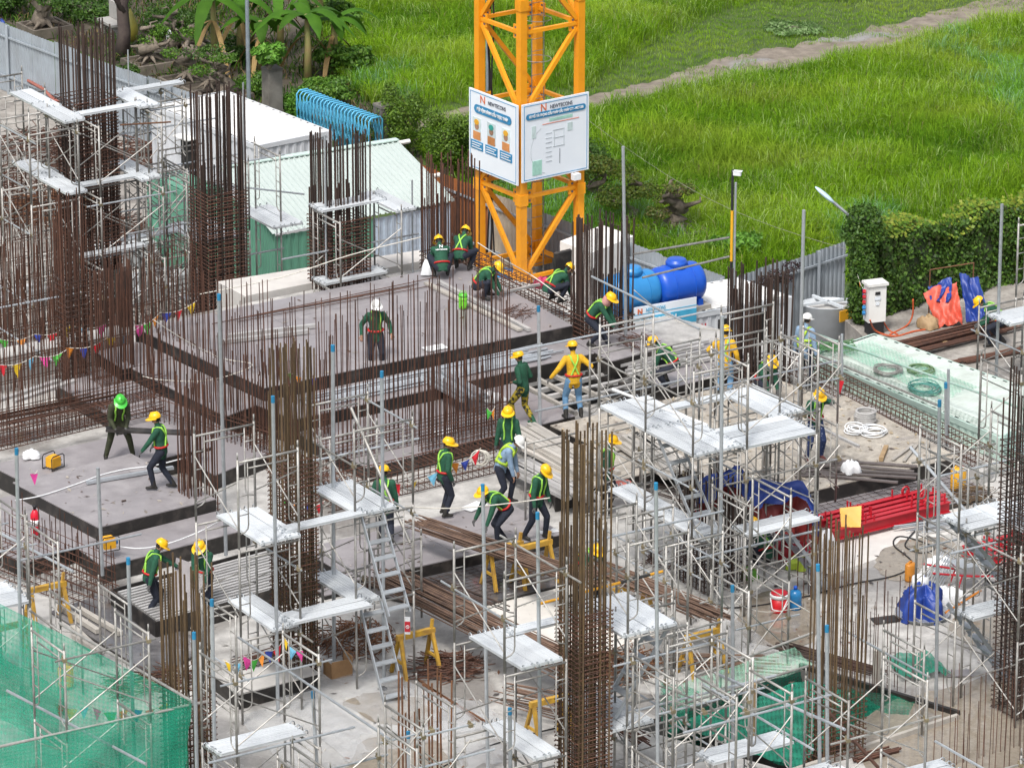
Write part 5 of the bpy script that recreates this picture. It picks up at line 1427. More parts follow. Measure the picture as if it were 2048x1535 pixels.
    c = Vector((p.x, p.y, lo)); mb = MB(); mb.box(c, (.2, .14, .15), ang); mb.beam(c + Vector((0, 0, .03)), c - b_ * .3 + Vector((0, 0, .06)), .03, .03)
    tag(mb.build('flood_lamp', WHITEP, org=c), 'small white flood lamp under the crane plan board', 'lamp')
crane()
# ================================================================ plants
LEAFM = leaf_mat('leaf', 0.3, 0.5)
def leaf_part(name, parent, C, rad, n, size, cols, squash=1.0, up=0.35, shell=0.6):
    """n small leaf faces spread through ellipsoids C (list of centre, (rx,ry,rz))"""
    rg = np.random
    wts = np.array([r[0] * r[1] + r[0] * r[2] for _, r in C]); wts = wts / wts.sum()
    ids = rg.choice(len(C), n, p=wts)
    cc = np.array([list(c) for c, _ in C])[ids]; rr = np.array([list(r) for _, r in C])[ids]
    v = rg.randn(n, 3); v /= np.linalg.norm(v, axis=1)[:, None]
    k = (shell + (1 - shell) * rg.rand(n)) * (0.88 + .24 * rg.rand(n))
    P = cc + v * rr * k[:, None]
    nrm = v + rg.randn(n, 3) * .6; nrm[:, 2] += up; nrm /= np.linalg.norm(nrm, axis=1)[:, None]
    t = np.cross(nrm, rg.randn(n, 3)); t /= np.linalg.norm(t, axis=1)[:, None]; b_ = np.cross(nrm, t)
    s = size * (.6 + .8 * rg.rand(n))
    return quads_obj(name, parent, P, t, b_, s, s * .55, cols, rg)
def quads_obj(name, parent, P, t, b_, s, w_, cols, rg, mat=None):
    n = len(P)
    V = np.stack([P - t * (s / 2)[:, None], P + b_ * (w_ / 2)[:, None], P + t * (s / 2)[:, None], P - b_ * (w_ / 2)[:, None]], 1)
    o_ = np.array(ORG[parent.name]) if parent is not None else np.zeros(3)
    V = (V - o_).astype(np.float32)
    me = bpy.data.meshes.new(name)
    me.vertices.add(n * 4); me.vertices.foreach_set('co', V.reshape(-1))
    me.loops.add(n * 4); me.loops.foreach_set('vertex_index', np.arange(n * 4, dtype=np.int32))
    me.polygons.add(n); me.polygons.foreach_set('loop_start', np.arange(n, dtype=np.int32) * 4); me.polygons.foreach_set('loop_total', np.full(n, 4, np.int32))
    cols = np.array(cols); ci = rg.randint(0, len(cols), n)
    T = cols[ci] * (.7 + .6 * rg.rand(n))[:, None]
    ca = me.color_attributes.new('tint', 'FLOAT_COLOR', 'POINT')
    col = np.ones((n, 4, 4), np.float32); col[:, :, :3] = T[:, None, :]
    ca.data.foreach_set('color', col.reshape(-1))
    me.materials.append(mat or LEAFM); me.update(calc_edges=True)
    o = bpy.data.objects.new(name, me); COL.objects.link(o)
    if parent is not None: o.parent = parent; ORG[o.name] = ORG[parent.name]
    return o
BARK = M('grey_bark', (0.23, 0.19, 0.15), 0.9, col2=(0.12, 0.10, 0.08), scale=9, bump=.6)
GDK = [(0.035, .085, .012), (.05, .12, .015), (.075, .15, .02)]
GMD = [(.05, .13, .012), (.085, .19, .02), (.12, .23, .025)]
GYL = [(.16, .24, .02), (.22, .26, .03), (.1, .2, .02)]
GLT = [(.11, .27, .03), (.16, .34, .045), (.08, .2, .02)]
def gnarl(mb, p, h, r, seed, n=9, sway=.25):
    rd = random.Random(seed); pts = [Vector(p)]
    for k in range(1, n):
        pts.append(Vector(p) + Vector((rd.uniform(-sway, sway), rd.uniform(-sway, sway), h * k / (n - 1))))
    mb.tube(pts, [r * (1.25 - .85 * k / (n - 1)) * rd.uniform(.8, 1.2) for k in range(n)], 7)
    return pts
def bonsai(label, px, py, h=1.6, seed=1, leaves=2500, pads=5, bare=False, cols=GMD, planter=True, r=.16, padr=.42):
    rd = random.Random(seed); c = G(px, py, YARD)
    th = thing('bonsai_tree', label, 'bonsai tree', c)
    z = .28 if planter else 0
    mb = MB(); pts = gnarl(mb, c + Vector((0, 0, z)), h * .75, r, seed)
    C = []
    for k in range(pads + (6 if bare else 0)):
        b0 = pts[rd.randint(3, len(pts) - 1)]; a = rd.uniform(0, 6.28); L = rd.uniform(.3, .75) * h * .55
        e = b0 + Vector((math.cos(a) * L, math.sin(a) * L, rd.uniform(.05, .4) * h * .6))
        m_ = b0.lerp(e, .5) + Vector((rd.uniform(-.12, .12), rd.uniform(-.12, .12), rd.uniform(-.1, .12)))
        m2 = b0.lerp(e, .8) + Vector((rd.uniform(-.12, .12), rd.uniform(-.12, .12), rd.uniform(-.05, .12)))
        mb.tube([b0, m_, m2, e], [r * .45, r * .32, r * .22, r * .1], 6)
        if k < pads: C.append((e + Vector((0, 0, .05)), (padr * rd.uniform(.7, 1.2), padr * rd.uniform(.7, 1.2), padr * rd.uniform(.3, .45))))
    for k in range(6):
        a = k * 1.05; mb.tube([c + Vector((0, 0, z + .2)), c + Vector((math.cos(a) * r * 1.6, math.sin(a) * r * 1.6, z + .08)), c + Vector((math.cos(a) * r * 2.6, math.sin(a) * r * 2.6, z - .02))], [r * .5, r * .3, r * .1], 5)
    mb.build('trunk', BARK, th, smooth=True)
    if leaves: leaf_part('crown', th, C, 0, leaves, .075, cols)
    if planter:
        m = M('planter_concrete', (0.2, 0.17, 0.14), 0.9, col2=(.1, .085, .07), scale=3)
        for sx, sy, lx, ly in ((0, .55, 1.3, .08), (0, -.55, 1.3, .08), (.61, 0, .08, 1.02), (-.61, 0, .08, 1.02)):
            mb = MB(); q_ = c + UA * sx - UB * sy; mb.box((q_.x, q_.y, YARD + .16), (lx, ly, .3), AL); mb.build('planter_side', m, th)
        mb = MB(); mb.box((c.x, c.y, YARD + .12), (1.18, 1.02, .22), AL); mb.build('soil', SOILM, th)
bonsai('large gnarled bonsai in a wooden planter at the top left corner', 90, 68, 1.9, 3, 1800, 5, cols=GDK, r=.22)
bonsai('twisted bare bonsai behind the fence beside the second column', 375, 178, 1.5, 5, 500, 2, True, GMD, r=.15)
bonsai('bonsai with grey trunk in a planter before the dark tree trunk', 300, 140, 1.3, 8, 900, 3, True, GMD)
bonsai('wiry bare bonsai beside the tall gate post', 448, 205, 1.5, 11, 700, 3, True, GMD, r=.13)
bonsai('small leafy bonsai below the banana plants', 395, 115, 1.0, 14, 1100, 4, cols=GDK)
bonsai('driftwood bonsai with flowing roots behind the grey fence', 1352, 478, 1.5, 21, 1400, 4, True, [(.12, .15, .03), (.1, .16, .03), (.17, .15, .05)], r=.2, padr=.4)
bonsai('slender bonsai with yellow green pads right of the crane', 1262, 460, 1.35, 24, 2600, 7, False, [(.13, .17, .02), (.09, .15, .02)], r=.11, padr=.45)
bonsai('spreading bonsai pine just right of the crane mast', 1195, 425, 1.3, 27, 3200, 8, False, [(.10, .14, .015), (.07, .13, .015), (.14, .16, .02)], r=.1, padr=.5)
def bush(label, px, py, rx, rz, n, cols, lumps=9, seed=0, size=.07, name='bush', base=YARD, cat='bush'):
    rd = random.Random(seed); c = G(px, py, base)
    th = thing(name, label, cat, c)
    C = [(c + Vector((0, 0, rz * .9)), (rx * .7, rx * .7, rz * .75))]
    for k in range(lumps):
        a = rd.uniform(0, 6.28); q_ = rd.uniform(.35, .75)
        C.append((c + Vector((math.cos(a) * rx * q_, math.sin(a) * rx * q_, rz * rd.uniform(.5, 1.6))), (rx * rd.uniform(.25, .42), rx * rd.uniform(.25, .42), rz * rd.uniform(.22, .36))))
    mb = MB(); gnarl(mb, c, rz * 1.2, .09, seed, sway=.08); 
    for k in range(5):
        e = C[1 + k][0]; mb.tube([c + Vector((0, 0, rz * .4)), e], [.05, .015], 5)
    mb.build('trunk', BARK, th)
    leaf_part('crown', th, C, 0, n, size, cols, shell=.5)
bush('round clipped topiary tree beside the dark gate post', 806, 316, .80, 1.08, 9000, [(.09, .17, .015), (.13, .22, .02), (.06, .12, .012)], 12, 2)
bush('round clipped topiary tree left of the crane sign boards', 893, 358, .85, 1.08, 10000, [(.09, .17, .015), (.13, .22, .02), (.06, .12, .012)], 12, 4)
bush('dark shrub beneath the crane boards behind the fence', 985, 375, .8, .7, 5000, GDK, 8, 6)
bush('dark shrub right of the crane mast behind the fence', 1185, 372, .8, .8, 5000, GDK, 8, 7)
bush('broadleaf weeds behind the long grey fence', 1480, 520, .8, .45, 3500, GLT, 9, 9, size=.11)
bush('creeper growing up the side of the tall gate post', 590, 262, .45, .75, 4500, GLT, 9, 10, size=.09)
bush('flowering creeper over the end of the blue gate', 735, 310, .4, .6, 3500, [(.12, .2, .03), (.3, .22, .04), (.08, .16, .02)], 8, 11)
bush('low undergrowth below the banana plants', 640, 205, 1.0, .35, 5000, GMD, 12, 13, size=.1)
bush('low undergrowth in the nursery beds', 470, 120, 1.3, .3, 5000, GDK, 12, 15, size=.09)
bush('leafy undergrowth at the top of the nursery', 350, 60, 1.5, .35, 6000, GDK, 12, 16, size=.09)
bush('leafy undergrowth behind the bonsai bench', 180, 35, 1.3, .35, 5000, GDK, 12, 17, size=.09)
bush('dark leafy shrub at the very top left', 20, 30, .9, .7, 4000, GDK, 9, 18, size=.1)
bush('green shrub beside the dark tree trunk', 235, 175, .7, .4, 3000, GDK, 9, 19, size=.08)
bush('weedy growth at the foot of the nursery fence', 500, 190, .9, .35, 3500, GMD, 9, 20, size=.09)
bush('bright leafy plant growing on top of the tall gate post', 537, 133, .48, .38, 2600, GLT, 9, 22, size=.16, base=-1.0, cat='plant', name='leafy_plant')
bush('pale weeds beside the dirt path', 1590, 62, 1.0, .10, 2500, [(.2, .3, .12), (.12, .22, .06)], 10, 30, size=.1)
# nursery tree trunk
c = G(243, 118, YARD); th = thing('nursery_tree', 'dark leaning tree trunk at the top beside the yellow bag', 'tree', c)
mb = MB(); mb.tube([c, c + Vector((.1, 0, .8)), c + Vector((.05, .1, 1.6)), c + Vector((.35, 0, 2.6)), c + Vector((.3, 0, 4))], [.24, .19, .17, .15, .13], 8); mb.tube([c + Vector((.1, 0, 1.4)), c + Vector((-.3, 0, 2.2)), c + Vector((-.5, 0, 3.2))], [.11, .08, .05], 6)
mb.build('trunk', M('dark_bark', (.05, .035, .035), .9, col2=(.09, .07, .06), scale=6, bump=.5), th, smooth=True)
leaf_part('crown', th, [(c + Vector((.2, .1, 4.3)), (1.1, 1.0, .8)), (c + Vector((-.6, .1, 3.6)), (.6, .6, .5))], 0, 3000, .14, GDK)
# banana plants
BAN = [(.08, .2, .015), (.11, .26, .02), (.14, .3, .03)]
def banana(label, px, py, h, seed, nl=8, dead=2):
    rd = random.Random(seed); c = G(px, py, YARD)
    th = thing('banana_plant', label, 'banana plant', c)
    mb = MB(); mb.tube([c, c + Vector((.03, 0, h * .5)), c + Vector((0, .03, h))], [.12, .1, .06], 8); mb.build('trunk', M('banana_stem', (.22, .24, .07), .7, col2=(.28, .19, .09), scale=4), th, smooth=True)
    for k in range(nl + dead):
        a = k * 2.4 + rd.uniform(-.3, .3); L = rd.uniform(1.1, 1.6) * h * .62; dd = Vector((math.cos(a), math.sin(a), 0)); sd_ = Vector((-math.sin(a), math.cos(a), 0))
        isd = k >= nl
        base = c + Vector((0, 0, h * (.95 if not isd else .7))); mb = MB(); vs_ = []
        N = 9; up = rd.uniform(.5, 1.0) if not isd else -.2
        for i in range(N + 1):
            t = i / N; p = base + dd * (L * (t * .85)) + Vector((0, 0, L * (up * t * .9 - (.95 if not isd else 1.1) * t * t)))
            w2 = .21 * math.sin(math.pi * min(1, .12 + t * .9)) ** .6 * (1 if t < .98 else .2) * (.4 if isd else 1)
            w2 *= rd.uniform(.8, 1.05)
            vs_ += [p - sd_ * w2 - Vector((0, 0, w2 * .25)), p + Vector((0, 0, .015)), p + sd_ * w2 - Vector((0, 0, w2 * .25))]
        fs = []
        for i in range(N): 
            b0 = i * 3; fs += [(b0, b0 + 3, b0 + 4, b0 + 1), (b0 + 1, b0 + 4, b0 + 5, b0 + 2)]
        mb.add(vs_, fs)
        o = mb.build('leaf', M('banana_leaf', (.045, .13, .010), .7, spec=.2, col2=(.075, .19, .015), scale=2, rnd=.3, trans=.3) if not isd else M('banana_dead', (.32, .21, .08), .8, rnd=.3), th, smooth=True)
banana('banana plant with wide leaves behind the blue gate', 615, 165, 2.0, 3)
banana('banana plant with drooping leaves left of the tall gate post', 428, 148, 2.3, 5, 7, 4)
banana('banana plant at the top above the gate post', 560, 105, 1.9, 8, 8, 2)
banana('young banana plant at the top edge', 640, 70, 1.4, 12, 6, 1)
banana('banana plant behind the grey lamp pole', 480, 120, 1.9, 15, 7, 5)

# ivy wall on the right, with a leaf clad post
def ivy():
    A, B = G(1735, 628, -0.35), G(2330, 480, -0.35)
    z1 = 2.0
    lo, hi = -0.3, 5
    for _ in range(40):
        m_ = (lo + hi) / 2
        if PROJ((A.x, A.y, m_))[1] > 488: lo = m_
        else: hi = m_
    z1 = lo
    th = thing('ivy_wall', 'high wall completely covered with dark green ivy at the right', 'ivy wall', (A + B) / 2)
    d = (B - A).normalized(); nr = Vector((d.y, -d.x, 0)); nr = -nr if nr.y > 0 else nr
    mb = MB(); mb.beam(A + Vector((0, 0, (z1 + .35) / 2 - .0)), B + Vector((0, 0, (z1 + .35) / 2)), .25, z1 + .30); mb.build('wall', M('mossy_concrete', (.06, .07, .04), .9, col2=(.03, .05, .02), scale=2), th)
    rg = np.random; n = 40000; L = (B - A).length
    u = rg.rand(n) * L; v = rg.rand(n) * (z1 + .5) - .35
    P = np.array(A)[None] + np.outer(u, np.array(d)) + np.outer(.18 + .22 * rg.rand(n) ** 2 + .13 * waves(u, v, 1.7, 9) + .07 * waves(u, v, 4.5, 19), np.array(nr)); P[:, 2] = v + .05 * rg.randn(n)
    m = n // 5
    P[:m, 2] = z1 + .05 + .3 * rg.rand(m) ** 2 + .16 * waves(u[:m], u[:m] * .3, 1.6, 4); P[:m, :2] -= np.outer(rg.rand(m) * .55, np.array(nr))[:, :2]
    nn = np.tile(np.array(nr), (n, 1)) + rg.randn(n, 3) * .45; nn[:, 2] += .35; nn[:m, 2] += 1; nn /= np.linalg.norm(nn, axis=1)[:, None]
    t = np.cross(nn, rg.randn(n, 3)); t /= np.linalg.norm(t, axis=1)[:, None]; b2 = np.cross(nn, t)
    s = .06 + .06 * rg.rand(n)
    quads_obj('ivy', th, P[m:], t[m:], b2[m:], s[m:], s[m:] * .8, [(.035, .085, .012), (.055, .12, .018), (.075, .15, .02), (.10, .19, .025), (.04, .06, .012)], rg)
    quads_obj('ivy_top', th, P[:m], t[:m], b2[:m], s[:m], s[:m] * .8, GYL, rg)
    c = G(1722, 645, -0.35); tp = G(1722, 412, 0)
    lo, hi = 0, 6
    for _ in range(40):
        m_ = (lo + hi) / 2
        if PROJ((c.x, c.y, m_))[1] > 405: lo = m_
        else: hi = m_
    th = thing('ivy_post', 'tall lamp post pillar smothered in ivy beside the grey fence', 'ivy post', c)
    mb = MB(); mb.box(c + Vector((0, 0, lo / 2)), (.25, .25, lo), AL); mb.build('post', M('mossy_concrete', (.06, .07, .04), .9), th)
    leaf_part('ivy', th, [(c + Vector((0, 0, .35 + k * (lo - .4) / 7)), (.32 + .07 * math.sin(k * 2.3) + (.14 if k > 5 else 0), .40, .38)) for k in range(8)], 0, 9000, .085, GDK + [(.08, .15, .02)], shell=.75)
    # lamp arm
    mb = MB(); t0 = c + Vector((-.1, 0, lo - .15)); e = G(1660, 408, lo + .1); e.y = c.y
    mb.tube([t0, t0.lerp(e, .5) + Vector((0, 0, .0)), e], .035, 6); d2 = (e - t0).normalized()
    la = thing('street_lamp', 'white street lamp arm sticking out of the ivy pillar', 'street lamp', t0)
    mb.build('arm', GALV, la)
    mb = MB(); m3 = Matrix((d2, d2.cross(UPZ).normalized(), d2.cross(UPZ).normalized().cross(d2))).transposed(); mb.ball(e + d2 * .12, (.3, .12, .05), 12, M3=m3); mb.build('lamp_head', M('lamp_blue_white', (.55, .72, .82), .3), la, smooth=True)
ivy()
# dead vine on the grey fence
fa, fb = G(1455, 575, YARD + 2.5), G(1585, 533, YARD + 2.5); v0 = fa
th = thing('dead_vine', 'dark purple dead vine hanging over the grey fence', 'vine', (fa + fb) / 2)
fd = (fb - fa); C = []
for k in range(9): C.append((fa + fd * (k / 8.0) + Vector((0, -.12, random.uniform(-.25, .05))), (.25, .08, .16)))
leaf_part('leaves', th, C, 0, 1800, .06, [(.05, .025, .035), (.07, .035, .04), (.04, .03, .02)])
mb = MB()
for k in range(8): 
    p = fa + fd * (k / 8.0) + Vector((0, -.1, 0)); mb.tube([p, p + fd * .1 + Vector((0, -.02, -.2)), p + fd * .16 + Vector((0, 0, -.5))], .008, 4)
mb.build('stems', BARK, th)
# weeds on the fence top and scattered nursery litter
bush('creeper tuft over the top of the tall grey fence', 1610, 545, .5, .22, 1600, GYL, 7, 40, size=.07, base=YARD + 1.9)
# nursery ground cover
def litter():
    rg = np.random; n = 60000
    c0 = np.array([G(x, y, YARD) for x, y in NURS]); lo, hi = c0.min(0), c0.max(0)
    P = np.stack([rg.rand(n) * (hi[0] - lo[0]) + lo[0], rg.rand(n) * (hi[1] - lo[1]) + lo[1], np.full(n, YARD)], 1)
    x, y = nproj(P); ok = inpoly(x, y, NURS) & (y > -60) & (x > -120); P = P[ok]; N = len(P)
    wv = waves(P[:, 0], P[:, 1], 1.2, 8); keep = rg.rand(N) < np.clip(.45 + .4 * wv, .08, 1); P = P[keep]; N = len(P)
    T = np.array([(.05, .12, .015), (.08, .16, .02), (.2, .15, .07), (.03, .08, .012)])[rg.randint(0, 4, N)] * (.6 + .7 * rg.rand(N))[:, None]
    o = blades_mesh('nursery_weeds', P, .12 + .32 * rg.rand(N), .02 + .03 * rg.rand(N), T.astype(np.float32), .9, GRASSM)
    tag(o, 'weeds and fallen leaves covering the dark nursery soil', 'weeds', kind='stuff')
litter()
# bench, bag, lamp pole
c = G(222, 72, YARD); th = thing('stone_bench', 'pale stone bench with a slab back in the nursery', 'bench', c); SB = M('bench_stone', (.42, .41, .39), .8)
mb = MB(); mb.box(c + Vector((0, 0, .42)), (1.0, .42, .07), R(-60)); mb.build('seat', SB, th)
mb = MB(); mb.box(c + Vector((.2, .1, .72)), (1.0, .07, .5), R(-60)); mb.build('backrest', SB, th)
for s in (-.35, .35):
    mb = MB(); mb.box(c + Vector((s * .5, -s * .866, .2)), (.1, .36, .38), R(-60)); mb.build('leg', SB, th)
c = G(262, 85, YARD + 0.1); mb = MB(); mb.tube([c + Vector((0, 0, .0)), c + Vector((.02, 0, .1)), c + Vector((-.02, 0, .32)), c + Vector((.0, 0, .55)), c + Vector((.02, 0, .85)), c + Vector((0, 0, 1.02))], [.05, .17, .24, .22, .08, .02], 9)
tag(mb.build('yellow_bag', M('bag_yellow', (.34, .29, .04), .5, col2=(.25, .24, .05), scale=4), org=c, smooth=True), 'yellow plastic bag tied round a plant beside the bench', 'bag')
c = G(345, 85, YARD + .1); mb = MB(); mb.ball(c + Vector((0, 0, .18)), (.2, .16, .24), 9); tag(mb.build('white_sack', WHITEP, org=c, smooth=True), 'small white sack lying among the bonsai', 'sack')
c = G(498, 215, YARD); th = thing('lamp_pole', 'tall grey lamp pole rising out of the top beside the banana plants', 'pole', c)
mb = MB(); mb.tube([c, c + Vector((0, 0, 5.5))], [.062, .052], 10); mb.build('shaft', M('pole_grey', (.3, .35, .4), .5, .3), th)
mb = MB(); mb.box(c + Vector((0, 0, .06)), (.28, .28, .1), AL); mb.build('base_plate', FENCE, th)
c = G(975, 205, YARD); th = thing('lamp_pole', 'grey pole in the meadow seen through the crane mast', 'pole', c)
mb = MB(); mb.tube([c, c + Vector((0, 0, 4.5))], [.05, .045], 8); mb.build('shaft', M('pole_grey', (.3, .35, .4), .5, .3), th)
mb = MB(); mb.lathe([(.1, 0), (.1, .06), (.06, .1)], c, 10); mb.build('base_plate', FENCE, th)
# overhead wire over the meadow
A, B = G(1165, 232, YARD + 2.5), G(1700, 500, YARD + 2.8); mb = MB(); mb.tube([A.lerp(B, t / 12) - Vector((0, 0, .5 * math.sin(math.pi * t / 12))) for t in range(13)], .0045, 4)
tag(mb.build('wire', WOODG, org=A), 'thin slack wire crossing the meadow to the ivy pillar', 'wire')
# camera mast
c = G(1462, 560, 0.6); mbn = thing('camera_mast', 'black and yellow mast with a white security camera on top', 'camera mast', c)
bar(mbn, 'lower_pole', c - Vector((0, 0, .6)), c + Vector((0, 0, .45)), .03, BLACK, 8); bar(mbn, 'yellow_pole', c + Vector((0, 0, .45)), c + Vector((0, 0, 1.65)), .032, YELP, 8); bar(mbn, 'upper_pole', c + Vector((0, 0, 1.65)), c + Vector((0, 0, 2.6)), .03, BLACK, 8)
mb = MB(); mb.box(c + Vector((.1, -.02, 2.52)), (.18, .08, .09), R(-20)); mb.box(c + Vector((.11, -.02, 2.575)), (.21, .1, .02), R(-20)); mb.build('camera', WHITEP, mbn)

banana('leaning banana plant above the folding gate', 668, 150, 1.7, 23, 7, 3)
banana('banana plant between the lamp pole and gate post', 522, 150, 1.6, 29, 7, 4)
bonsai('low tangled bonsai roots left of the lamp pole', 418, 195, 1.2, 33, 500, 3, True, GDK, r=.13)
bonsai('pale driftwood bonsai below the young banana', 345, 110, 1.3, 37, 700, 3, True, GDK, r=.14)
bush('weed thicket between the bananas and the meadow', 690, 150, 1.0, .5, 5000, GMD, 12, 51, size=.12)
bush('weed thicket at the top beside the meadow', 660, 60, 1.1, .5, 5000, GMD, 12, 52, size=.12)
# ================================================================ workers
def cloth(name, c, c2=None, s=9, a=.5): return M(name, c, .85, col2=c2 or tuple(x * .6 for x in c), scale=s, rnd=0.0, amt=a, bump=.8, bscale=16)
JGREEN = cloth('jacket_green', (.012, .085, .045), (.008, .055, .03))
JYEL = cloth('jacket_yellow', (.62, .36, .015), (.5, .28, .01))
JBLUE = cloth('shirt_grey_blue', (.22, .32, .45), (.16, .24, .34))
JOLIVE = cloth('jacket_olive', (.045, .05, .022), (.025, .03, .015))
NAVY = cloth('trousers_navy', (.012, .017, .032), (.008, .01, .02))
JEANS = cloth('trousers_jeans', (.13, .26, .42), (.09, .19, .32))
CAMO = M('trousers_camo', (.33, .25, .02), .85, col2=(.015, .018, .012), scale=14, thr=(.48, .54), rnd=0)
SPOT = M('trousers_spotted', (.015, .03, .10), .85, col2=(.35, .4, .5), scale=22, thr=(.62, .68), rnd=0)
SKIN = M('skin', (.30, .165, .105), .6, col2=(.26, .14, .09), rnd=0)
GLOVE = M('work_glove', (.10, .10, .10), .9, rnd=0); GLOVEY = M('yellow_glove', (.6, .4, .03), .8, rnd=0)
BOOT = M('dark_boot', (.02, .018, .016), .7, rnd=0); BOOTG = M('green_boot', (.02, .11, .055), .5, rnd=0); BOOTR = M('brown_boot', (.10, .02, .015), .6, rnd=0)
HAIR = M('dark_hair', (.012, .01, .009), .8, rnd=0); MASK = M('face_cloth', (.08, .03, .035), .9, rnd=0); SCARF = M('checked_scarf', (.5, .55, .62), .9, col2=(.18, .25, .4), scale=30, thr=(.48, .52), rnd=0)
HYEL = M('helmet_yellow', (.80, .46, .008), .3, col2=(.76, .42, .008), rnd=.04); HWHT = M('helmet_white', (.78, .78, .76), .3, rnd=0); HGRN = M('helmet_green', (.06, .5, .05), .3, rnd=0)
STRAP = M('lime_strap', (.30, .62, .08), .6, col2=(.24, .52, .06), rnd=0)
BELT = M('red_belt', (.52, .015, .015), .6, rnd=0); VESTL = M('vest_lime', (.42, .62, .05), .7, rnd=0)

def ik(p, t, l1, l2, pole):
    p, t = Vector(p), Vector(t); d = t - p; L = d.length
    mx = (l1 + l2) * .999
    if L > mx: t = p + d * (mx / L); d = t - p; L = mx
    L = max(L, abs(l1 - l2) + .02)
    dn = d.normalized(); a = (l1 * l1 - l2 * l2 + L * L) / (2 * L); h = math.sqrt(max(0, l1 * l1 - a * a))
    pv = Vector(pole); pv = pv - dn * pv.dot(dn)
    pv = pv.normalized() if pv.length > 1e-4 else dn.orthogonal().normalized()
    return p + dn * a + pv * h, t
PEOPLE = []
def person(label, px, py, z, yaw, pose='stand', shirt=JGREEN, legs=NAVY, helmet=HYEL, boots=BOOT, gloves=GLOVE, belt=True, harness='back', face=None, scarf=None, size=1.0, hand=SKIN, logo=False, **kw):
    S = dict(ph=.90, pf=0.0, ps=0.0, lean=4, bend=6, side=0, hp=10, hy=0, L=(.06, .27, .80), Rr=(.06, -.27, .80), fL=(.03, .12, .08), fR=(-.03, -.12, .08), eL=(-1, .6, -.3), eR=(-1, -.6, -.3), kL=(1, .15, 0), kR=(1, -.15, 0))
    P = {'stand': {}, 
         'walk': dict(ph=.87, fL=(.28, .10, .08), fR=(-.30, -.10, .12), L=(-.02, .27, .85), Rr=(.34, -.22, .92), lean=6),
         'squat': dict(ph=.30, pf=-.05, lean=38, bend=38, fL=(.16, .16, .08), fR=(.16, -.16, .08), L=(.52, .16, .12), Rr=(.52, -.12, .12), kL=(1, .5, .6), kR=(1, -.5, .6), hp=18),
         'sit': dict(ph=.36, pf=-.05, lean=24, bend=26, fL=(.42, .14, .08), fR=(.36, -.14, .08), L=(.42, .12, .34), Rr=(.46, -.1, .30), kL=(.4, .3, 1), kR=(.4, -.3, 1), hp=22),
         'bend': dict(ph=.80, pf=-.14, lean=62, bend=34, fL=(.16, .14, .08), fR=(-.16, -.14, .08), L=(.62, .12, .36), Rr=(.58, -.16, .40), hp=-8, eL=(-.3, .6, .5), eR=(-.3, -.6, .5)),
         'lean': dict(ph=.86, pf=-.05, lean=26, bend=22, fL=(.12, .16, .08), fR=(-.14, -.14, .08), L=(.42, .14, .72), Rr=(.42, -.14, .72), hp=24),
         'work': dict(ph=.89, lean=10, bend=12, L=(.36, .12, .98), Rr=(.38, -.10, 1.0), hp=25)}[pose]
    S.update(P); S.update(kw)
    c = G(px, py, z); F_ = Vector((1, 0, 0)); 
    pel = Vector((S['pf'], S['ps'], S['ph']))
    # spine
    n = 9; rings = []; pos = pel.copy(); prev = None
    prof = [(.158, .125), (.165, .130), (.158, .122), (.150, .114), (.156, .116), (.168, .124), (.178, .126), (.176, .115), (.13, .085)]
    seg = .50 / (n - 2)
    sl = R(S['side'])
    for k in range(n):
        t = k / (n - 1); ang = R(S['lean'] * .55 + S['bend'] * t)
        if k == 0: ang = R(S['lean'] * .4)
        up = Vector((math.sin(ang), math.sin(sl) * .8, math.cos(ang))).normalized()
        fw = Vector((math.cos(ang), 0, -math.sin(ang))); fw = (fw - up * fw.dot(up)).normalized()
        sdv = up.cross(fw)
        if k == 0: p = pel - up * .09
        else: p = pos + up * (seg if k > 1 else .03)
        pos = p.copy() if k else pel.copy()
        rings.append((p, sdv, fw, up, prof[k][0], prof[k][1]))
    top = rings[-1]; sh = rings[-2]
    shc = sh[0] + sh[3] * .015
    shL, shR = shc + sh[1] * .165, shc - sh[1] * .165
    neck = top[0] + top[3] * .02
    ha = R(S['lean'] * .55 + S['bend'] - S['lean'] * .35 - S['bend'] * .5 + S['hp'])
    hup = Vector((math.sin(ha), 0, math.cos(ha))); yawm = Matrix.Rotation(R(S['hy']), 3, 'Z')
    hup = yawm @ hup; hfw = yawm @ Vector((math.cos(ha), 0, -math.sin(ha))); hsd = hup.cross(hfw)
    hc = neck + (hup * .6 + top[3] * .4).normalized() * .155 + hfw * .015
    hipL, hipR = pel + rings[0][1] * .085 - rings[0][3] * .02, pel - rings[0][1] * .085 - rings[0][3] * .02
    kl, al = ik(hipL, S['fL'], .43, .42, S['kL']); kr, ar = ik(hipR, S['fR'], .43, .42, S['kR'])
    el, wl = ik(shL, S['L'], .30, .26, S['eL']); er, wr = ik(shR, S['Rr'], .30, .26, S['eR'])
    mb = MB(); SEG = []
    vs_ = []; N = 14
    for (p, s_, f_, u_, w_, d_) in rings:
        for k in range(N):
            a = 2 * math.pi * k / N; vs_.append(p + s_ * (w_ * math.cos(a)) + f_ * (d_ * math.sin(a)))
    fs = [(i * N + k, i * N + (k + 1) % N, (i + 1) * N + (k + 1) % N, (i + 1) * N + k) for i in range(n - 1) for k in range(N)]
    fs += [tuple(range(N - 1, -1, -1)), tuple((n - 1) * N + k for k in range(N))]
    mb.add(vs_, fs)
    for i in range(n - 1): SEG.append((rings[i][0], rings[i + 1][0], .15, .15, 0))
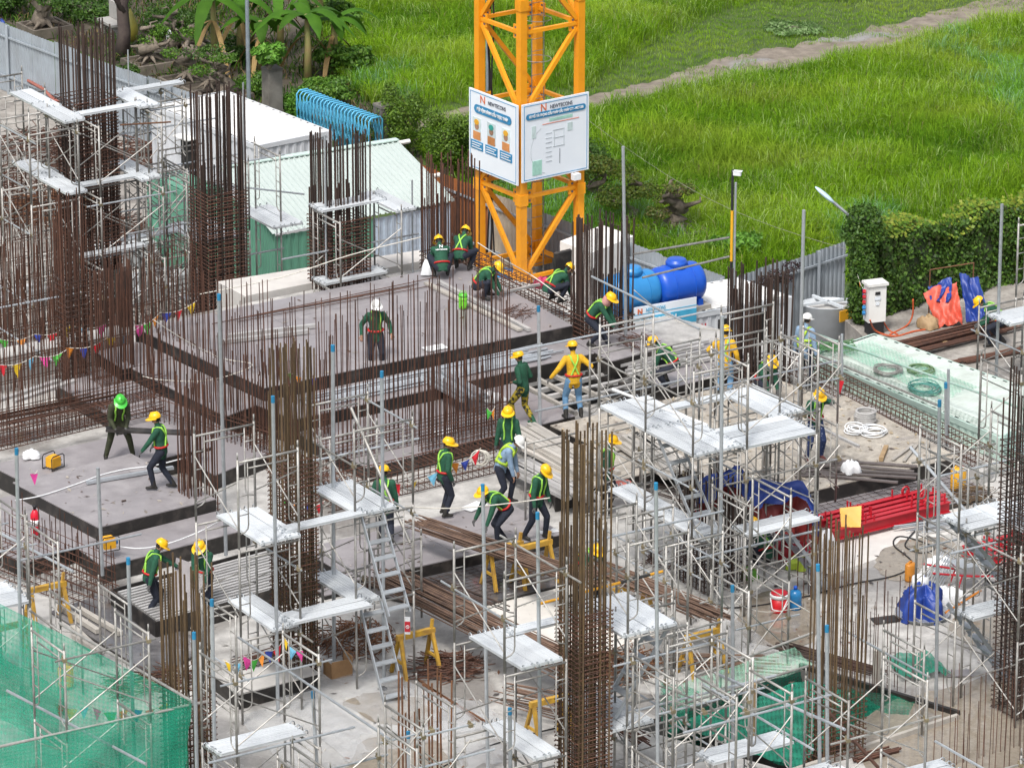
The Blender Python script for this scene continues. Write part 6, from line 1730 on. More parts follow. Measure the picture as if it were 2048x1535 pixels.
    def limb(pts, rr, mi):
        q = [Vector(x) for x in pts]; out = []; ro = []
        for i in range(len(q) - 1):
            for t in (0, .33, .66): out.append(q[i].lerp(q[i + 1], t)); ro.append(rr[i] * (1 - t) + rr[i + 1] * t)
            SEG.append((q[i], q[i + 1], rr[i], rr[i + 1], mi[i]))
        out.append(q[-1]); ro.append(rr[-1])
        mb.tube(out, ro, 10)
        mb.ball(q[0], rr[0], 8)
        for i in range(1, len(q)): mb.ball(q[i], rr[i] * 1.0, 8)
    for sh_, e_, w_ in ((shL, el, wl), (shR, er, wr)): limb([sh_, e_, w_], [.074, .060, .042], [0, 0])
    foot = []
    for h_, k_, a_, nm in ((hipL, kl, al, 'L'), (hipR, kr, ar, 'R')):
        limb([h_, k_, a_], [.105, .074, .055], [1, 1])
        fy = .12 if nm == 'L' else -.12
        toe = Vector((a_.x + .15, a_.y + fy * .25, a_.z - .045)); heel = Vector((a_.x - .05, a_.y, a_.z - .04))
        limb([heel, a_ + Vector((.02, 0, -.03)), toe], [.038, .046, .036], [3, 3]); SEG.append((a_ + Vector((0, 0, .10)), a_, .058, .056, 3))
    limb([top[0] - top[3] * .02, hc - hup * .05], [.062, .055], [2])
    m3 = Matrix((hfw, hsd, hup)).transposed()
    mb.ball(hc, (.098, .078, .118), 12, M3=m3); SEG.append((hc - hup * .05, hc + hup * .06, .09, .09, 2))
    # hands: palms
    hands = []
    for w_, e_, sgn in ((wl, el, 1), (wr, er, -1)):
        d = (w_ - e_).normalized(); pe = w_ + d * .085
        mb.tube([w_, w_ + d * .03, pe], [.032, .038, .036], 8, flat=.62); SEG.append((w_ + d * .015, pe, .035, .035, 5)); hands.append((w_, d, sgn))
    o = thing('person', label, 'person', c, 0.0); o.rotation_euler = (0, 0, R(yaw)); size *= .94; o.scale = (size, size, size)
    tmp = mesh_of(mb, 'body', JGREEN)
    to = bpy.data.objects.new('tmp', tmp); COL.objects.link(to)
    md = to.modifiers.new('r', 'REMESH'); md.mode = 'VOXEL'; md.voxel_size = .019; md.use_smooth_shade = True
    sm = to.modifiers.new('s', 'SMOOTH'); sm.iterations = 3; sm.factor = .5
    PEOPLE.append(dict(o=o, to=to, SEG=SEG, mats=[shirt, legs, SKIN if not face else face, boots, HAIR, gloves if gloves else hand], hands=hands, hc=hc, m3=m3, hfw=hfw, hsd=hsd, hup=hup, rings=rings, helmet=helmet, belt=belt, harness=harness, scarf=scarf, sh=sh, neck=neck, logo=logo))
    return o
def strap_pts(rings, path, infl=1.10):
    out = []
    for i in range(len(path) - 1):
        for q in range(5):
            s = q / 5; t, la, sg = [path[i][j] * (1 - s) + path[i + 1][j] * s for j in range(3)]
            out.append((t, la, sg))
    out.append(path[-1]); pts = []
    for t, la, sg in out:
        f = max(0, min(.9999, t)) * (len(rings) - 2) + 1; i = min(int(f), len(rings) - 2); u = f - i
        a, b_ = rings[i], rings[i + 1]
        p = a[0].lerp(b_[0], u); w_ = a[4] * (1 - u) + b_[4] * u; d_ = a[5] * (1 - u) + b_[5] * u
        dep = math.sqrt(max(.05, 1 - la * la)) * sg
        pts.append(p + a[1] * (la * w_ * infl) + a[2] * (dep * d_ * infl))
    return pts
def finish_people():
    dg = bpy.context.evaluated_depsgraph_get(); dg.update()
    for Pn in PEOPLE:
        me = bpy.data.meshes.new_from_object(Pn['to'].evaluated_get(dg))
        bpy.data.objects.remove(Pn['to'])
        n = len(me.vertices); co = np.empty(n * 3, np.float32); me.vertices.foreach_get('co', co); co = co.reshape(-1, 3)
        faces = [tuple(p.vertices) for p in me.polygons]
        cen = np.array([co[list(f)].mean(0) for f in faces])
        best = np.full(len(faces), 1e9); mi = np.zeros(len(faces), int)
        for a, b_, r0, r1, m in Pn['SEG']:
            a, b_ = np.array(a), np.array(b_); d = b_ - a; L2 = max(1e-9, (d * d).sum())
            t = np.clip(((cen - a) @ d) / L2, 0, 1); q = a + t[:, None] * d
            ds = np.linalg.norm(cen - q, axis=1) / (r0 * (1 - t) + r1 * t)
            if m == 5: ds *= .8
            if m == 3: ds *= .93
            u = ds < best; best[u] = ds[u]; mi[u] = m
        # hair behind and above
        hc, m3 = np.array(Pn['hc']), np.array(Pn['m3'])
        loc = (cen - hc) @ m3
        hair = (mi == 2) & (loc[:, 0] < -.015) & (loc[:, 2] > -.06) & (np.linalg.norm(loc, axis=1) < .16)
        mi[hair] = 4
        mb = MB(); mb.v = [tuple(p) for p in co]; mb.f = faces; mb.m = list(mi)
        for w_, d, sgn in Pn['hands']:
            up = Vector((0, 0, 1)); s_ = d.cross(up); s_ = s_.normalized() if s_.length > .1 else Vector((0, 1, 0)); nn = s_.cross(d)
            for k, (off, ln) in enumerate(((-.027, .062), (-.009, .075), (.009, .07), (.027, .055))):
                b0 = w_ + d * .08 + s_ * off; mid = b0 + d * ln * .55 - nn * .008; tip = mid + d * ln * .35 - nn * .032
                mb.tube([b0, mid, tip], [.010, .0092, .007], 5, mi=5)
            b0 = w_ + d * .03 - s_ * .03 * sgn; mb.tube([b0, b0 + d * .035 - s_ * .025 * sgn, b0 + d * .07 - s_ * .028 * sgn - nn * .01], [.013, .011, .008], 5, mi=5)
        h, fw, sd_, up = Pn['hc'], Pn['hfw'], Pn['hsd'], Pn['hup']
        mb.tube([h + fw * .09 + up * .015, h + fw * .113 - up * .018, h + fw * .09 - up * .026], [.008, .014, .008], 5, mi=2)
        for s in (-1, 1):
            mb.ball(h + fw * .086 + sd_ * .03 * s + up * .016, .011, 6, mi=4); mb.ball(h + sd_ * .08 * s - up * .01, (.02, .012, .03), 6, mi=2, M3=Pn['m3'])
        mb.tube([h + fw * .083 - sd_ * .022 - up * .058, h + fw * .09 - up * .06, h + fw * .083 + sd_ * .022 - up * .058], .006, 4, mi=4)
        body = mesh_of(mb, 'body', Pn['mats'], True)
        o = Pn['o']
        inst(body, 'body', o)
        # helmet
        if Pn['helmet']:
            mb = MB(); hm = Pn['m3']; c = h + up * .035
            pr = [(.118, -.01), (.119, .02), (.114, .045), (.099, .078), (.072, .102), (.037, .116), (.004, .120)]
            sc = Matrix.Diagonal((1.12, .95, 1.0)); mb.lathe(pr, c, 18, M3=hm @ sc, cap=False)
            mb.beam(c + up * .106 - fw * .09, c + up * .114 + fw * .08, .03, .02)
            ho = inst(mesh_of(mb, 'helmet', Pn['helmet'], True), 'helmet', o)
            mb = MB(); vs_, fs = [], []
            for k in range(19):
                a = math.pi * (k / 18 - .5) * 1.25; ri = .124; ext = .02 + .055 * max(0, math.cos(a)) 
                for rr_, zz in ((ri * .93, -.004), (ri + ext, -.022)):
                    vs_.append(c + fw * (math.cos(a) * rr_ * 1.1) + sd_ * (math.sin(a) * rr_ * .95) + up * zz)
            fs = [(2 * k, 2 * k + 1, 2 * k + 3, 2 * k + 2) for k in range(18)]
            mb.add(vs_, fs); mb.add([v + up * .008 for v in vs_], [tuple(reversed(f)) for f in fs])
            inst(mesh_of(mb, 'brim', Pn['helmet'], True), 'brim', ho)
        rg = Pn['rings']
        if Pn['scarf']:
            mb = MB(); c = Pn['neck']; mb.lathe([(.09, -.05), (.12, -.02), (.105, .06), (.108, .12), (.10, .17)], c, 12, M3=Matrix((fw, sd_, up)).transposed(), cap=False)
            inst(mesh_of(mb, 'scarf', Pn['scarf'], True), 'scarf', o)
        hv = Pn['harness']
        if hv:
            paths = []
            for s in (-1, 1):
                paths.append([(.99, .52 * s, -1), (.6, .06 * s, -1), (.12, -.55 * s, -1)])
                paths.append([(.99, .52 * s, 1), (.55, .42 * s, 1), (.10, .5 * s, 1)])
                paths.append([(.97, .52 * s, -1), (1.0, .55 * s, 0.0), (.97, .52 * s, 1)])
            if hv == 'vest':
                paths += [[(.22, -.99, 0.01), (.22, -.7, -1), (.22, 0, -1), (.22, .7, -1), (.22, .99, 0)], [(.22, -.99, 0.01), (.22, -.7, 1), (.22, .7, 1), (.22, .99, 0)], [(.45, -.95, -1), (.45, 0, -1), (.45, .95, -1)]]
            mb = MB()
            for q in paths: mb.tube(strap_pts(rg, q, 1.13), .019 if hv != 'vest' else .03, 6)
            inst(mesh_of(mb, 'harness', VESTL if hv == 'vest' else STRAP, True), 'harness', o)
        if Pn['logo']:
            p = strap_pts(rg, [(.72, 0, -1), (.70, 0, -1)], 1.16)[0]; r5 = rg[6]
            for tx, sz, dz in (('N', .12, .05), ('NEWTECONS', .045, -.04)):
                cu = bpy.data.curves.new('t', 'FONT'); cu.body = tx; cu.size = sz; cu.align_x = 'CENTER'; cu.align_y = 'CENTER'; cu.extrude = .004; cu.offset = .002
                to = bpy.data.objects.new('t', cu); COL.objects.link(to); d2 = bpy.context.evaluated_depsgraph_get(); d2.update(); tm = bpy.data.meshes.new_from_object(to.evaluated_get(d2)); bpy.data.objects.remove(to)
                tm.materials.clear(); tm.materials.append(WHITEP)
                lo = inst(tm, 'back_print', o); mm = Matrix((-r5[1], r5[3], -r5[2])).transposed().to_4x4(); mm.translation = p + r5[3] * dz - r5[2] * .012; lo.matrix_local = mm
        if Pn['belt']:
            mb = MB(); r0 = rg[2]; N = 18
            mb.tube([r0[0] + r0[1] * (r0[4] * 1.12 * math.cos(2 * math.pi * k / N)) + r0[2] * (r0[5] * 1.14 * math.sin(2 * math.pi * k / N)) for k in range(N)], .024, 6, closed=True)
            inst(mesh_of(mb, 'belt', BELT, True), 'belt', o)

person('worker squatting with back turned, white logo on green jacket, beside the crane', 884, 556, .92, 100, 'squat', harness=None, logo=True)
person('worker in yellow helmet crouching right of the logo jacket at the crane', 921, 542, .92, 70, 'squat', ph=.42, lean=52, side=8)
person('squatting worker with a dark face cloth beside the lime jug', 958, 594, .92, -15, 'squat', face=MASK, harness='back', hand=GLOVE)
person('hunched worker crouching beside the rebar column at the tanks', 1100, 605, .92, 35, 'squat', ph=.36, lean=55, bend=42, L=(.5, .2, .06), Rr=(.55, -.1, .06))
person('white helmeted worker standing behind the thin bars', 752, 742, .62, -80, 'stand', L=(.12, .34, .92), Rr=(.12, -.34, .92), helmet=HWHT, gloves=None)
person('worker in pink brimmed helmet stooping over the deck edge below the tanks', 1192, 690, .64, -20, 'bend', ph=.66, lean=44, bend=30, fL=(.42, .14, -.22), fR=(-.12, -.12, .08), L=(.52, .1, .35), hp=5, scarf=M('pink_cloth', (.6, .3, .28), .9, rnd=0))
person('worker in green jacket with camouflage trousers and green boots', 1046, 848, .33, 150, 'walk', legs=CAMO, boots=BOOTG, fL=(.18, .1, .08), fR=(-.22, -.1, .08), L=(.16, .12, 1.0), Rr=(.16, -.12, 1.0), belt=False, harness=None, gloves=None)
person('worker in bright yellow shirt and blue jeans seen from behind', 1147, 836, .33, 105, 'stand', shirt=JYEL, legs=JEANS, L=(-.02, .52, .98), Rr=(.15, -.40, 1.06), fL=(0, .17, .08), fR=(0, -.17, .08), size=1.03, face=HAIR)
person('crouching worker behind the scaffold left of the second yellow shirt', 1345, 770, .42, 170, 'squat', ph=.5, fL=(.1, .14, .02), hp=0)
person('worker in yellow shirt facing away behind the scaffold planks', 1448, 800, .40, 80, 'stand', shirt=JYEL, legs=JEANS, L=(.30, .35, 1.1), Rr=(.1, -.3, .85), belt=False)
person('white helmeted worker in grey blue shirt beside the mint container', 1607, 775, .45, 60, 'stand', shirt=JBLUE, helmet=HWHT, harness='vest', belt=False)
person('worker sitting low with a checked scarf under his helmet', 1525, 800, .42, -60, 'sit', scarf=SCARF, ph=.45)
person('worker in spotted trousers and brown boots holding a pole', 1628, 918, .46, -70, 'work', legs=SPOT, boots=BOOTR, L=(.2, .30, 1.32), Rr=(.3, -.14, 1.25), scarf=SCARF, fL=(.0, .16, .08), fR=(.05, -.2, .08))
person('worker with a rucksack bending at the right edge below the ivy', 1998, 690, -.34, 175, 'squat', ph=.62, lean=46, fL=(.2, .14, .08), fR=(-.1, -.14, .08), L=(.5, .1, .5), Rr=(.5, -.1, .5))
person('worker facing out between the bars beside the pipe pile', 1017, 960, .05, -95, 'stand', belt=False, L=(.2, .25, .85))
person('standing worker with long sleeves watching from beside the rebar cage', 888, 1030, .34, 25, 'stand', L=(-.02, .24, .82), Rr=(.10, -.22, .85), hy=-25)
person('white helmeted worker in a lime vest leaning with hands on knees', 1005, 1008, .34, -15, 'lean', shirt=JBLUE, helmet=HWHT, harness='vest', belt=False, lean=32, L=(.32, .1, .62), Rr=(.3, -.15, .62), gloves=None)
person('worker with red belt looking down at the bundle in mid deck', 1072, 1078, .33, -30, 'stand', fL=(.12, .18, .08), fR=(-.22, -.12, .08), lean=10, bend=10, hp=35, L=(.22, .2, .80), Rr=(.12, -.27, .82))
person('worker behind the stair tower seen from behind', 770, 1090, .33, 95, 'stand', L=(.2, .22, .9), fL=(.1, .1, .08), fR=(-.2, -.12, .12))
person('worker bent double over the bar bundle on the trestle', 1002, 1088, .33, -150, 'bend', L=(.52, .22, .44), Rr=(.6, -.2, .42), gloves=GLOVE)
person('worker half hidden behind the tallest foreground column', 1213, 1022, .05, -10, 'stand')
person('worker bending behind the foot of the tallest foreground column', 1172, 1200, .05, -60, 'bend')
person('green helmeted worker in olive jacket carrying a board', 238, 915, .43, -75, 'lean', shirt=JOLIVE, legs=JOLIVE, helmet=HGRN, fL=(.05, .30, .08), fR=(.05, -.30, .08), L=(.3, .12, .78), Rr=(.3, -.12, .78), lean=34, hp=20, belt=False)
person('worker walking with arms forward on the grey walkway deck', 325, 976, .64, 170, 'walk', L=(.38, .2, .88), Rr=(.25, -.25, .85), fL=(.16, .1, .08), fR=(-.22, -.1, .08))
person('worker reaching out to a panel beside the joist form', 305, 1232, .08, 15, 'lean', L=(.55, .05, 1.0), Rr=(-.12, -.30, .72), lean=16, bend=14, fL=(.15, .1, .08), fR=(-.15, -.1, .08))
person('worker holding the top of a plywood panel beside the scaffold', 412, 1228, .06, -110, 'work', L=(.35, .14, .80), Rr=(.36, -.1, .80), lean=14)
person('worker crouching under the stair beside the red bags', 1532, 1132, .02, 120, 'squat')
finish_people()
# ================================================================ loose things
def crumple(mb, c, rx, ry, h, seed, n=16, m=9, mi=0, drop=1.0, fold=.18):
    """a draped cloth: crown with folds"""
    n, m = n * 2, m * 2
    rd = random.Random(seed); ph = [rd.uniform(0, 6.28) for _ in range(12)]; vs_ = [Vector(c) + Vector((0, 0, h))]
    k1, k2, k3 = rd.randint(3, 4), rd.randint(5, 7), rd.randint(9, 12); ox, oy = rd.uniform(-.25, .25) * rx, rd.uniform(-.25, .25) * ry
    for i in range(1, m + 1):
        t = i / m
        for k in range(n):
            a = 2 * math.pi * k / n; wv = 1 + fold * (.4 + t) * (math.sin(k1 * a + ph[0] + t) + .7 * (1 - 2 * abs(math.sin(k2 * a / 2 + ph[1] + 1.5 * t))) + .5 * (1 - 2 * abs(math.sin(k3 * a / 2 + ph[3] - 2 * t)))) * .8 + rd.uniform(-.04, .04) * t
            rr = math.sin(t * math.pi / 2) ** .9 * wv
            z = h * (1 - t ** 2.6 * drop) + rd.uniform(-.03, .03) * h + h * (1 - t) * (.16 * math.sin(2 * a + ph[2] + 4 * t) + .12 * math.sin(3 * a + ph[4] - 7 * t) + .08 * math.sin(7 * a + ph[5] + 9 * t))
            vs_.append(Vector(c) + Vector((math.cos(a) * rx * rr + ox * (1 - t), math.sin(a) * ry * rr + oy * (1 - t), max(z, .012))))
    fs = [(0, 1 + k, 1 + (k + 1) % n) for k in range(n)]
    for i in range(m - 1):
        for k in range(n):
            a, b_ = 1 + i * n + k, 1 + i * n + (k + 1) % n; fs.append((a, a + n, b_ + n, b_))
    mb.add(vs_, fs, mi)
def solo(mb, name, mats, label, cat, org, smooth=False, group=None): return tag(mb.build(name, mats, org=org, smooth=smooth), label, cat, group)

# tarpaulin over the stub column
def tarp():
    a0, a1 = G(1372, 900, 2.25), G(1520, 935, 2.0)
    th = thing('tarpaulin', 'crumpled blue and red tarpaulin draped over the stub column', 'tarpaulin', (a0 + a1) / 2)
    rd = random.Random(4)
    def strip(pts_top, drop, mat, name, seed, thick=.02, N=26, Mv=8):
        rd = random.Random(seed); mb = MB(); vs_ = []
        for i in range(N + 1):
            t = i / N * (len(pts_top) - 1); k = min(int(t), len(pts_top) - 2); u = t - k
            p = pts_top[k].lerp(pts_top[k + 1], u); dr = drop[k] * (1 - u) + drop[k + 1] * u
            for j in range(Mv + 1):
                s = j / Mv
                wob = .10 * s * math.sin(i * 1.3 + seed) + .05 * math.sin(i * .7 + j * 1.1 + seed) + rd.uniform(-.02, .02)
                vs_.append(p + Vector((wob * .6, -.04 - .18 * s - wob * .8, -dr * s + .04 * math.sin(i * .9 + j))))
        fs = [(i * (Mv + 1) + j, i * (Mv + 1) + j + 1, (i + 1) * (Mv + 1) + j + 1, (i + 1) * (Mv + 1) + j) for i in range(N) for j in range(Mv)]
        mb.add(vs_, fs); return mb.build(name, mat, th, smooth=True)
    T = [G(1393, 975, 1.9), G(1425, 942, 2.2), G(1475, 930, 2.35), G(1510, 955, 2.2), G(1550, 962, 2.1), G(1605, 958, 2.1), G(1640, 1040, 1.3)]
    strip(T, [.35, .4, .35, .55, .35, .3, .3], TARPB, 'blue_sheet', 3)
    strip([p + Vector((0, .12, -.2)) for p in T[:4]], [.5, .5, .3, .5], TARPR, 'red_lining', 6)
    strip([p + Vector((0, .15, -.22)) for p in T[3:]], [.5, .8, 1.0, .2], TARPR, 'red_sheet', 9)
tarp()
# blue tarp over the mixer
c = G(1845, 1232, 0); th = thing('covered_mixer', 'machine wrapped in crumpled blue tarpaulin with a round tray under it', 'machine', c)
mb = MB(); crumple(mb, c, .40, .38, .62, 5, 24, 14, fold=.3); mb.build('blue_cover', TARPB, th, smooth=True)
mb = MB(); mb.lathe([(.46, .0), (.51, .08), (.53, .09), (.50, .08), (.43, .02)], c, 26); mb.build('round_tray', GALV, th, smooth=True)
mb = MB(); mb.lathe([(.14, .5), (.17, .62), (.16, .76), (.09, .8), (.02, .81)], c + Vector((-.05, .12, 0)), 14); mb.build('wrapped_motor', WHITEP, th, smooth=True)
# tarps by the ivy wall
c = G(1895, 640, -.34); th = thing('tarpaulin_heap', 'orange and blue tarpaulin heap leaning at the ivy wall', 'tarpaulin', c)
def drape(th, nm, mt, c, pts, seed, amp=.07, nu=20, nv=16):
    """a hanging crumpled sheet through four local corner points"""
    rd = random.Random(seed); q = [c + Vector(p) for p in pts]; nrm = (q[1] - q[0]).cross(q[3] - q[0]).normalized(); p1, p2, p3 = (rd.uniform(0, 6) for _ in range(3)); mb = MB(); vs_ = []
    for j in range(nv + 1):
        for i in range(nu + 1):
            s, t = i / nu, j / nv; p = bil(q, s, t)
            k = amp * ((1 - 2 * abs(math.sin(s * 7 + p1 + 1.2 * math.sin(t * 4 + p2)))) + .6 * (1 - 2 * abs(math.sin(s * 4 - t * 5 + p3))) + .4 * math.sin(s * 23 + t * 17)) * (.35 + t * .8)
            vs_.append(p + nrm * k + Vector((rd.uniform(-.01, .01), 0, .05 * math.sin(s * 6 + p2) * (1 - t) + rd.uniform(-.012, .012))))
    fs = [(j * (nu + 1) + i, j * (nu + 1) + i + 1, (j + 1) * (nu + 1) + i + 1, (j + 1) * (nu + 1) + i) for j in range(nv) for i in range(nu)]
    mb.add(vs_, fs); return mb.build(nm, mt, th, smooth=True)
drape(th, 'orange_sheet', TARPO, c, ((-.55, .1, .62), (.2, .25, .85), (.32, -.35, .03), (-.28, -.55, .03)), 2)
drape(th, 'blue_sheet', TARPB, c, ((-.45, .2, .75), (.1, .3, .9), (.05, -.1, .45), (-.4, .0, .42)), 3)
drape(th, 'blue_sheet', TARPB, c, ((.25, .25, 1.0), (.7, .35, .92), (.95, -.2, .05), (.4, -.3, .05)), 4)
mb = MB(); mb.tube([c + Vector((-.4, .3, .0)), c + Vector((-.4, .3, 1.1)), c + Vector((.6, .5, 1.2)), c + Vector((.6, .5, 0))], .02, 6); mb.build('frame', RUSTO, th)
# blue tarp top left with red cloth
c = G(20, 150, YARD); th = thing('tarpaulin_heap', 'blue tarpaulin with red and yellow cloth at the top left fence', 'tarpaulin', c)
mb = MB(); crumple(mb, c + Vector((-.2, 0, 0)), .75, .6, 1.4, 31, 18, 8); mb.build('blue_sheet', TARPB, th, smooth=True)
mb = MB(); crumple(mb, c + Vector((.2, -.45, 0)), .42, .3, .75, 33, 16, 8); mb.build('red_sheet', REDF, th, smooth=True)
th = thing('red_pipe_stack', 'dull red pipes stacked beside the blue tarpaulin at the fence', 'pipes', G(80, 170, YARD))
for k in range(5):
    mb = MB(); A = G(40 + k * 4, 145 + k * 4, YARD + .6); B = G(118, 190 + k * 5, YARD + .3); mb.tube([A, A.lerp(B, .5) + Vector((0, 0, .1)), B], .045, 6)
    mb.build('pipe', M('dull_red_pipe', (.35, .12, .09), .6, rnd=.15), th)
# electric cabinet
c = G(1748, 665, -.34); th = thing('electric_cabinet', 'white electric distribution cabinet with red and blue sockets', 'cabinet', c)
mb = MB(); mb.box(c + Vector((0, 0, .72)), (.42, .3, .85), R(20)); mb.build('body', WHITE, th)
mb = MB(); mb.box(c + Vector((0, 0, 1.18)), (.5, .38, .06), R(20)); mb.build('roof', WHITE, th)
mb = MB(); mb.box(c + Vector((0, 0, .15)), (.36, .26, .3), R(20)); mb.build('stand', BLACK, th)
for k, mt in enumerate((RED, RED, RED, TANKL, TANKL)):
    mb = MB(); mb.lathe([(.05, 0), (.055, .05), (.04, .07)], c + Vector((-.215, -.09, 1.0 - k * .125)), 8, M3=Matrix.Rotation(R(-90), 3, 'Y')); mb.build('socket', mt, th)
for k, (w_, z_) in enumerate(((.12, .98), (.14, .86), (.08, .74))):
    q_ = c + Vector((.05, -.16, z_)); mb = MB(); mb.box(q_, (w_, .012, .07), R(20)); mb.build('label_plate', [BLACK, SIGNW, SIGNW][k], th)
# orange hoses
def hose(label, pts, r, mat, name='hose', cat='hose', sm=6):
    P_ = [G(x, y, z) for x, y, z in pts]; out = []
    for i in range(len(P_) - 1):
        p0, p1, p2, p3 = P_[max(0, i - 1)], P_[i], P_[i + 1], P_[min(len(P_) - 1, i + 2)]
        for k in range(sm):
            t = k / sm; out.append(.5 * ((2 * p1) + (p2 - p0) * t + (2 * p0 - 5 * p1 + 4 * p2 - p3) * t * t + (3 * p1 - p0 - 3 * p2 + p3) * t ** 3))
    out.append(P_[-1]); mb = MB(); mb.tube(out, r, 6)
    return solo(mb, name, mat, label, cat, out[0], True)
OH = M('orange_hose', (.55, .10, .03), .5, rnd=0)
hose('orange cable curving from the white cabinet to the bars', [(1740, 640, .2), (1752, 662, -.2), (1790, 672, -.33), (1830, 662, -.33), (1880, 655, -.33)], .022, OH)
hose('orange cable looping up the ivy wall', [(1780, 668, -.33), (1812, 652, -.33), (1825, 630, -.1), (1826, 598, .3)], .02, OH)
hose('short orange cable at the foot of the cabinet', [(1765, 640, -.1), (1778, 660, -.33), (1795, 668, -.33)], .02, OH)
hose('black hose winding over the wet floor from the orange jug', [(1425, 1215, .02), (1500, 1212, .02), (1600, 1195, .02), (1700, 1168, .02), (1790, 1150, .02), (1825, 1125, .02), (1788, 1090, .02), (1800, 1072, .02), (1850, 1085, .02), (1868, 1098, .02), (1840, 1105, .02), (1810, 1090, .02), (1830, 1060, .04)], .016, BLACK)
hose('black cable along the bottom floor behind the stub column', [(880, 1535, .02), (930, 1510, .02), (1010, 1480, .02), (1110, 1455, .02), (1250, 1425, .02), (1340, 1405, .02)], .012, BLACK)
hose('white cable lying across the grey walkway deck', [(30, 1000, .64), (85, 990, .64), (160, 965, .64), (200, 950, .64), (250, 938, .64), (310, 930, .64), (370, 915, .64)], .013, WHITEP)
hose('white cable from the yellow motor to the scaffold', [(222, 1090, .54), (280, 1096, .54), (340, 1085, .54), (400, 1062, .6), (445, 1038, 1.2)], .013, WHITEP)
hose('white rope slung from the scaffold stair to the floor', [(1390, 1058, 3.0), (1450, 1110, 2.2), (1530, 1170, 1.2), (1622, 1225, .5)], .012, ROPE)
hose('thin white rope sagging over the wet floor', [(1400, 1140, 1.8), (1445, 1190, 1.1), (1520, 1222, .6), (1600, 1215, .8)], .009, ROPE)
hose('white rope across the workers in the middle', [(730, 1010, 2.2), (800, 1012, 2.0), (900, 1016, 1.9), (1000, 1008, 1.9), (1100, 995, 2.0)], .012, ROPE)
hose('white rope tied from the crane to the tank pipe', [(955, 485, 2.6), (1010, 520, 2.2), (1070, 555, 1.7), (1130, 600, 1.5)], .011, ROPE)
hose('long white rope from the main deck to the far column', [(400, 588, 1.9), (560, 555, 1.9), (700, 510, 2.2), (842, 474, 2.4)], .011, ROPE)
hose('white rope loop hanging by the flags at the deck corner', [(308, 640, 2.4), (370, 680, 1.8), (440, 715, 1.2), (505, 730, 1.1), (420, 760, .9), (330, 760, 1.0), (285, 752, 1.0)], .010, ROPE)
hose('white rope from the tank railing down to the site office', [(1268, 580, 2.3), (1320, 622, 1.6), (1380, 652, 1.2), (1440, 660, 1.0)], .010, ROPE)
for k, (lb, px, py, z, r_, mt) in enumerate((('coil of white cable on the dusty deck', 1745, 865, .48, .26, WHITEP), ('second loop of white cable on the dusty deck', 1712, 862, .48, .2, WHITEP), ('coil of teal rope on the mint roof', 1845, 778, .6, .32, M('teal_rope', (.08, .28, .24), .7)), ('coil of grey wire on the mint roof', 1772, 742, .6, .3, FRAME), ('coil of green wire on the mint roof beside the teal rope', 1842, 742, .6, .26, M('green_wire', (.15, .25, .12), .7)), ('coiled white rope hanging on the rebar cage', 962, 920, .9, .16, ROPE))):
    c = G(px, py, z); mb = MB(); rd = random.Random(k + 50)
    for j in range(7):
        ox, oy, rr = rd.uniform(-.06, .06), rd.uniform(-.06, .06), r_ * rd.uniform(.75, 1.1); tl = rd.uniform(0, .05); vert = k == 5
        mb.tube([c + Vector((ox + rr * math.cos(a), (oy + rr * math.sin(a)) if not vert else oy, .012 + j * .01 + (tl * math.sin(a + j) if not vert else rr * math.sin(a)))) for a in [2 * math.pi * q / 20 for q in range(20)]], .012, 5, closed=True)
    solo(mb, 'cable_coil', mt, lb, 'coil', c, True)
c = G(1730, 845, .46); mb = MB(); rd = random.Random(3)
for j in range(6): mb.tube([c + Vector((.2 * math.cos(a) * rd.uniform(.9, 1.1), .2 * math.sin(a), .03 + j * .045)) for a in [2 * math.pi * q / 16 for q in range(16)]], .03, 6, closed=True)
solo(mb, 'cable_drum', M('grey_hose', (.45, .44, .43), .7), 'thick stack of white hose beside the beam cage', 'hose', c, True)

# concrete skip
c = G(1655, 690, YARD + 1.6); th = thing('concrete_skip', 'grey steel concrete skip standing at the corrugated fence', 'concrete skip', c)
SK = M('skip_steel', (.62, .66, .70), .5, .05, (.5, .53, .56), 3)
mb = MB(); mb.lathe([(.36, -2.55), (.54, .0), (.56, .02), (.52, .02), (.34, -2.5)], c + Vector((0, 0, 1.0)), 20, M3=Matrix.Diagonal((1.15, .8, 1))); mb.build('bucket', SK, th, smooth=True)
mb = MB(); mb.lathe([(.001, 0), (.50, .0), (.50, .01)], c + Vector((0, 0, .93)), 20, M3=Matrix.Diagonal((1.15, .8, 1))); mb.build('concrete_fill', CONC, th)
for a in (0, math.pi / 2):
    mb = MB(); d = Vector((math.cos(a + .5) * .7, math.sin(a + .5) * .5, 0)); mb.beam(c - d + Vector((0, 0, 1.05)), c + d + Vector((0, 0, 1.05)), .06, .06); mb.build('cross_bar', SK, th)
mb = MB(); mb.box(c + Vector((.42, -.42, .88)), (.5, .03, .26), R(38)); mb.build('yellow_patch', YELP, th)

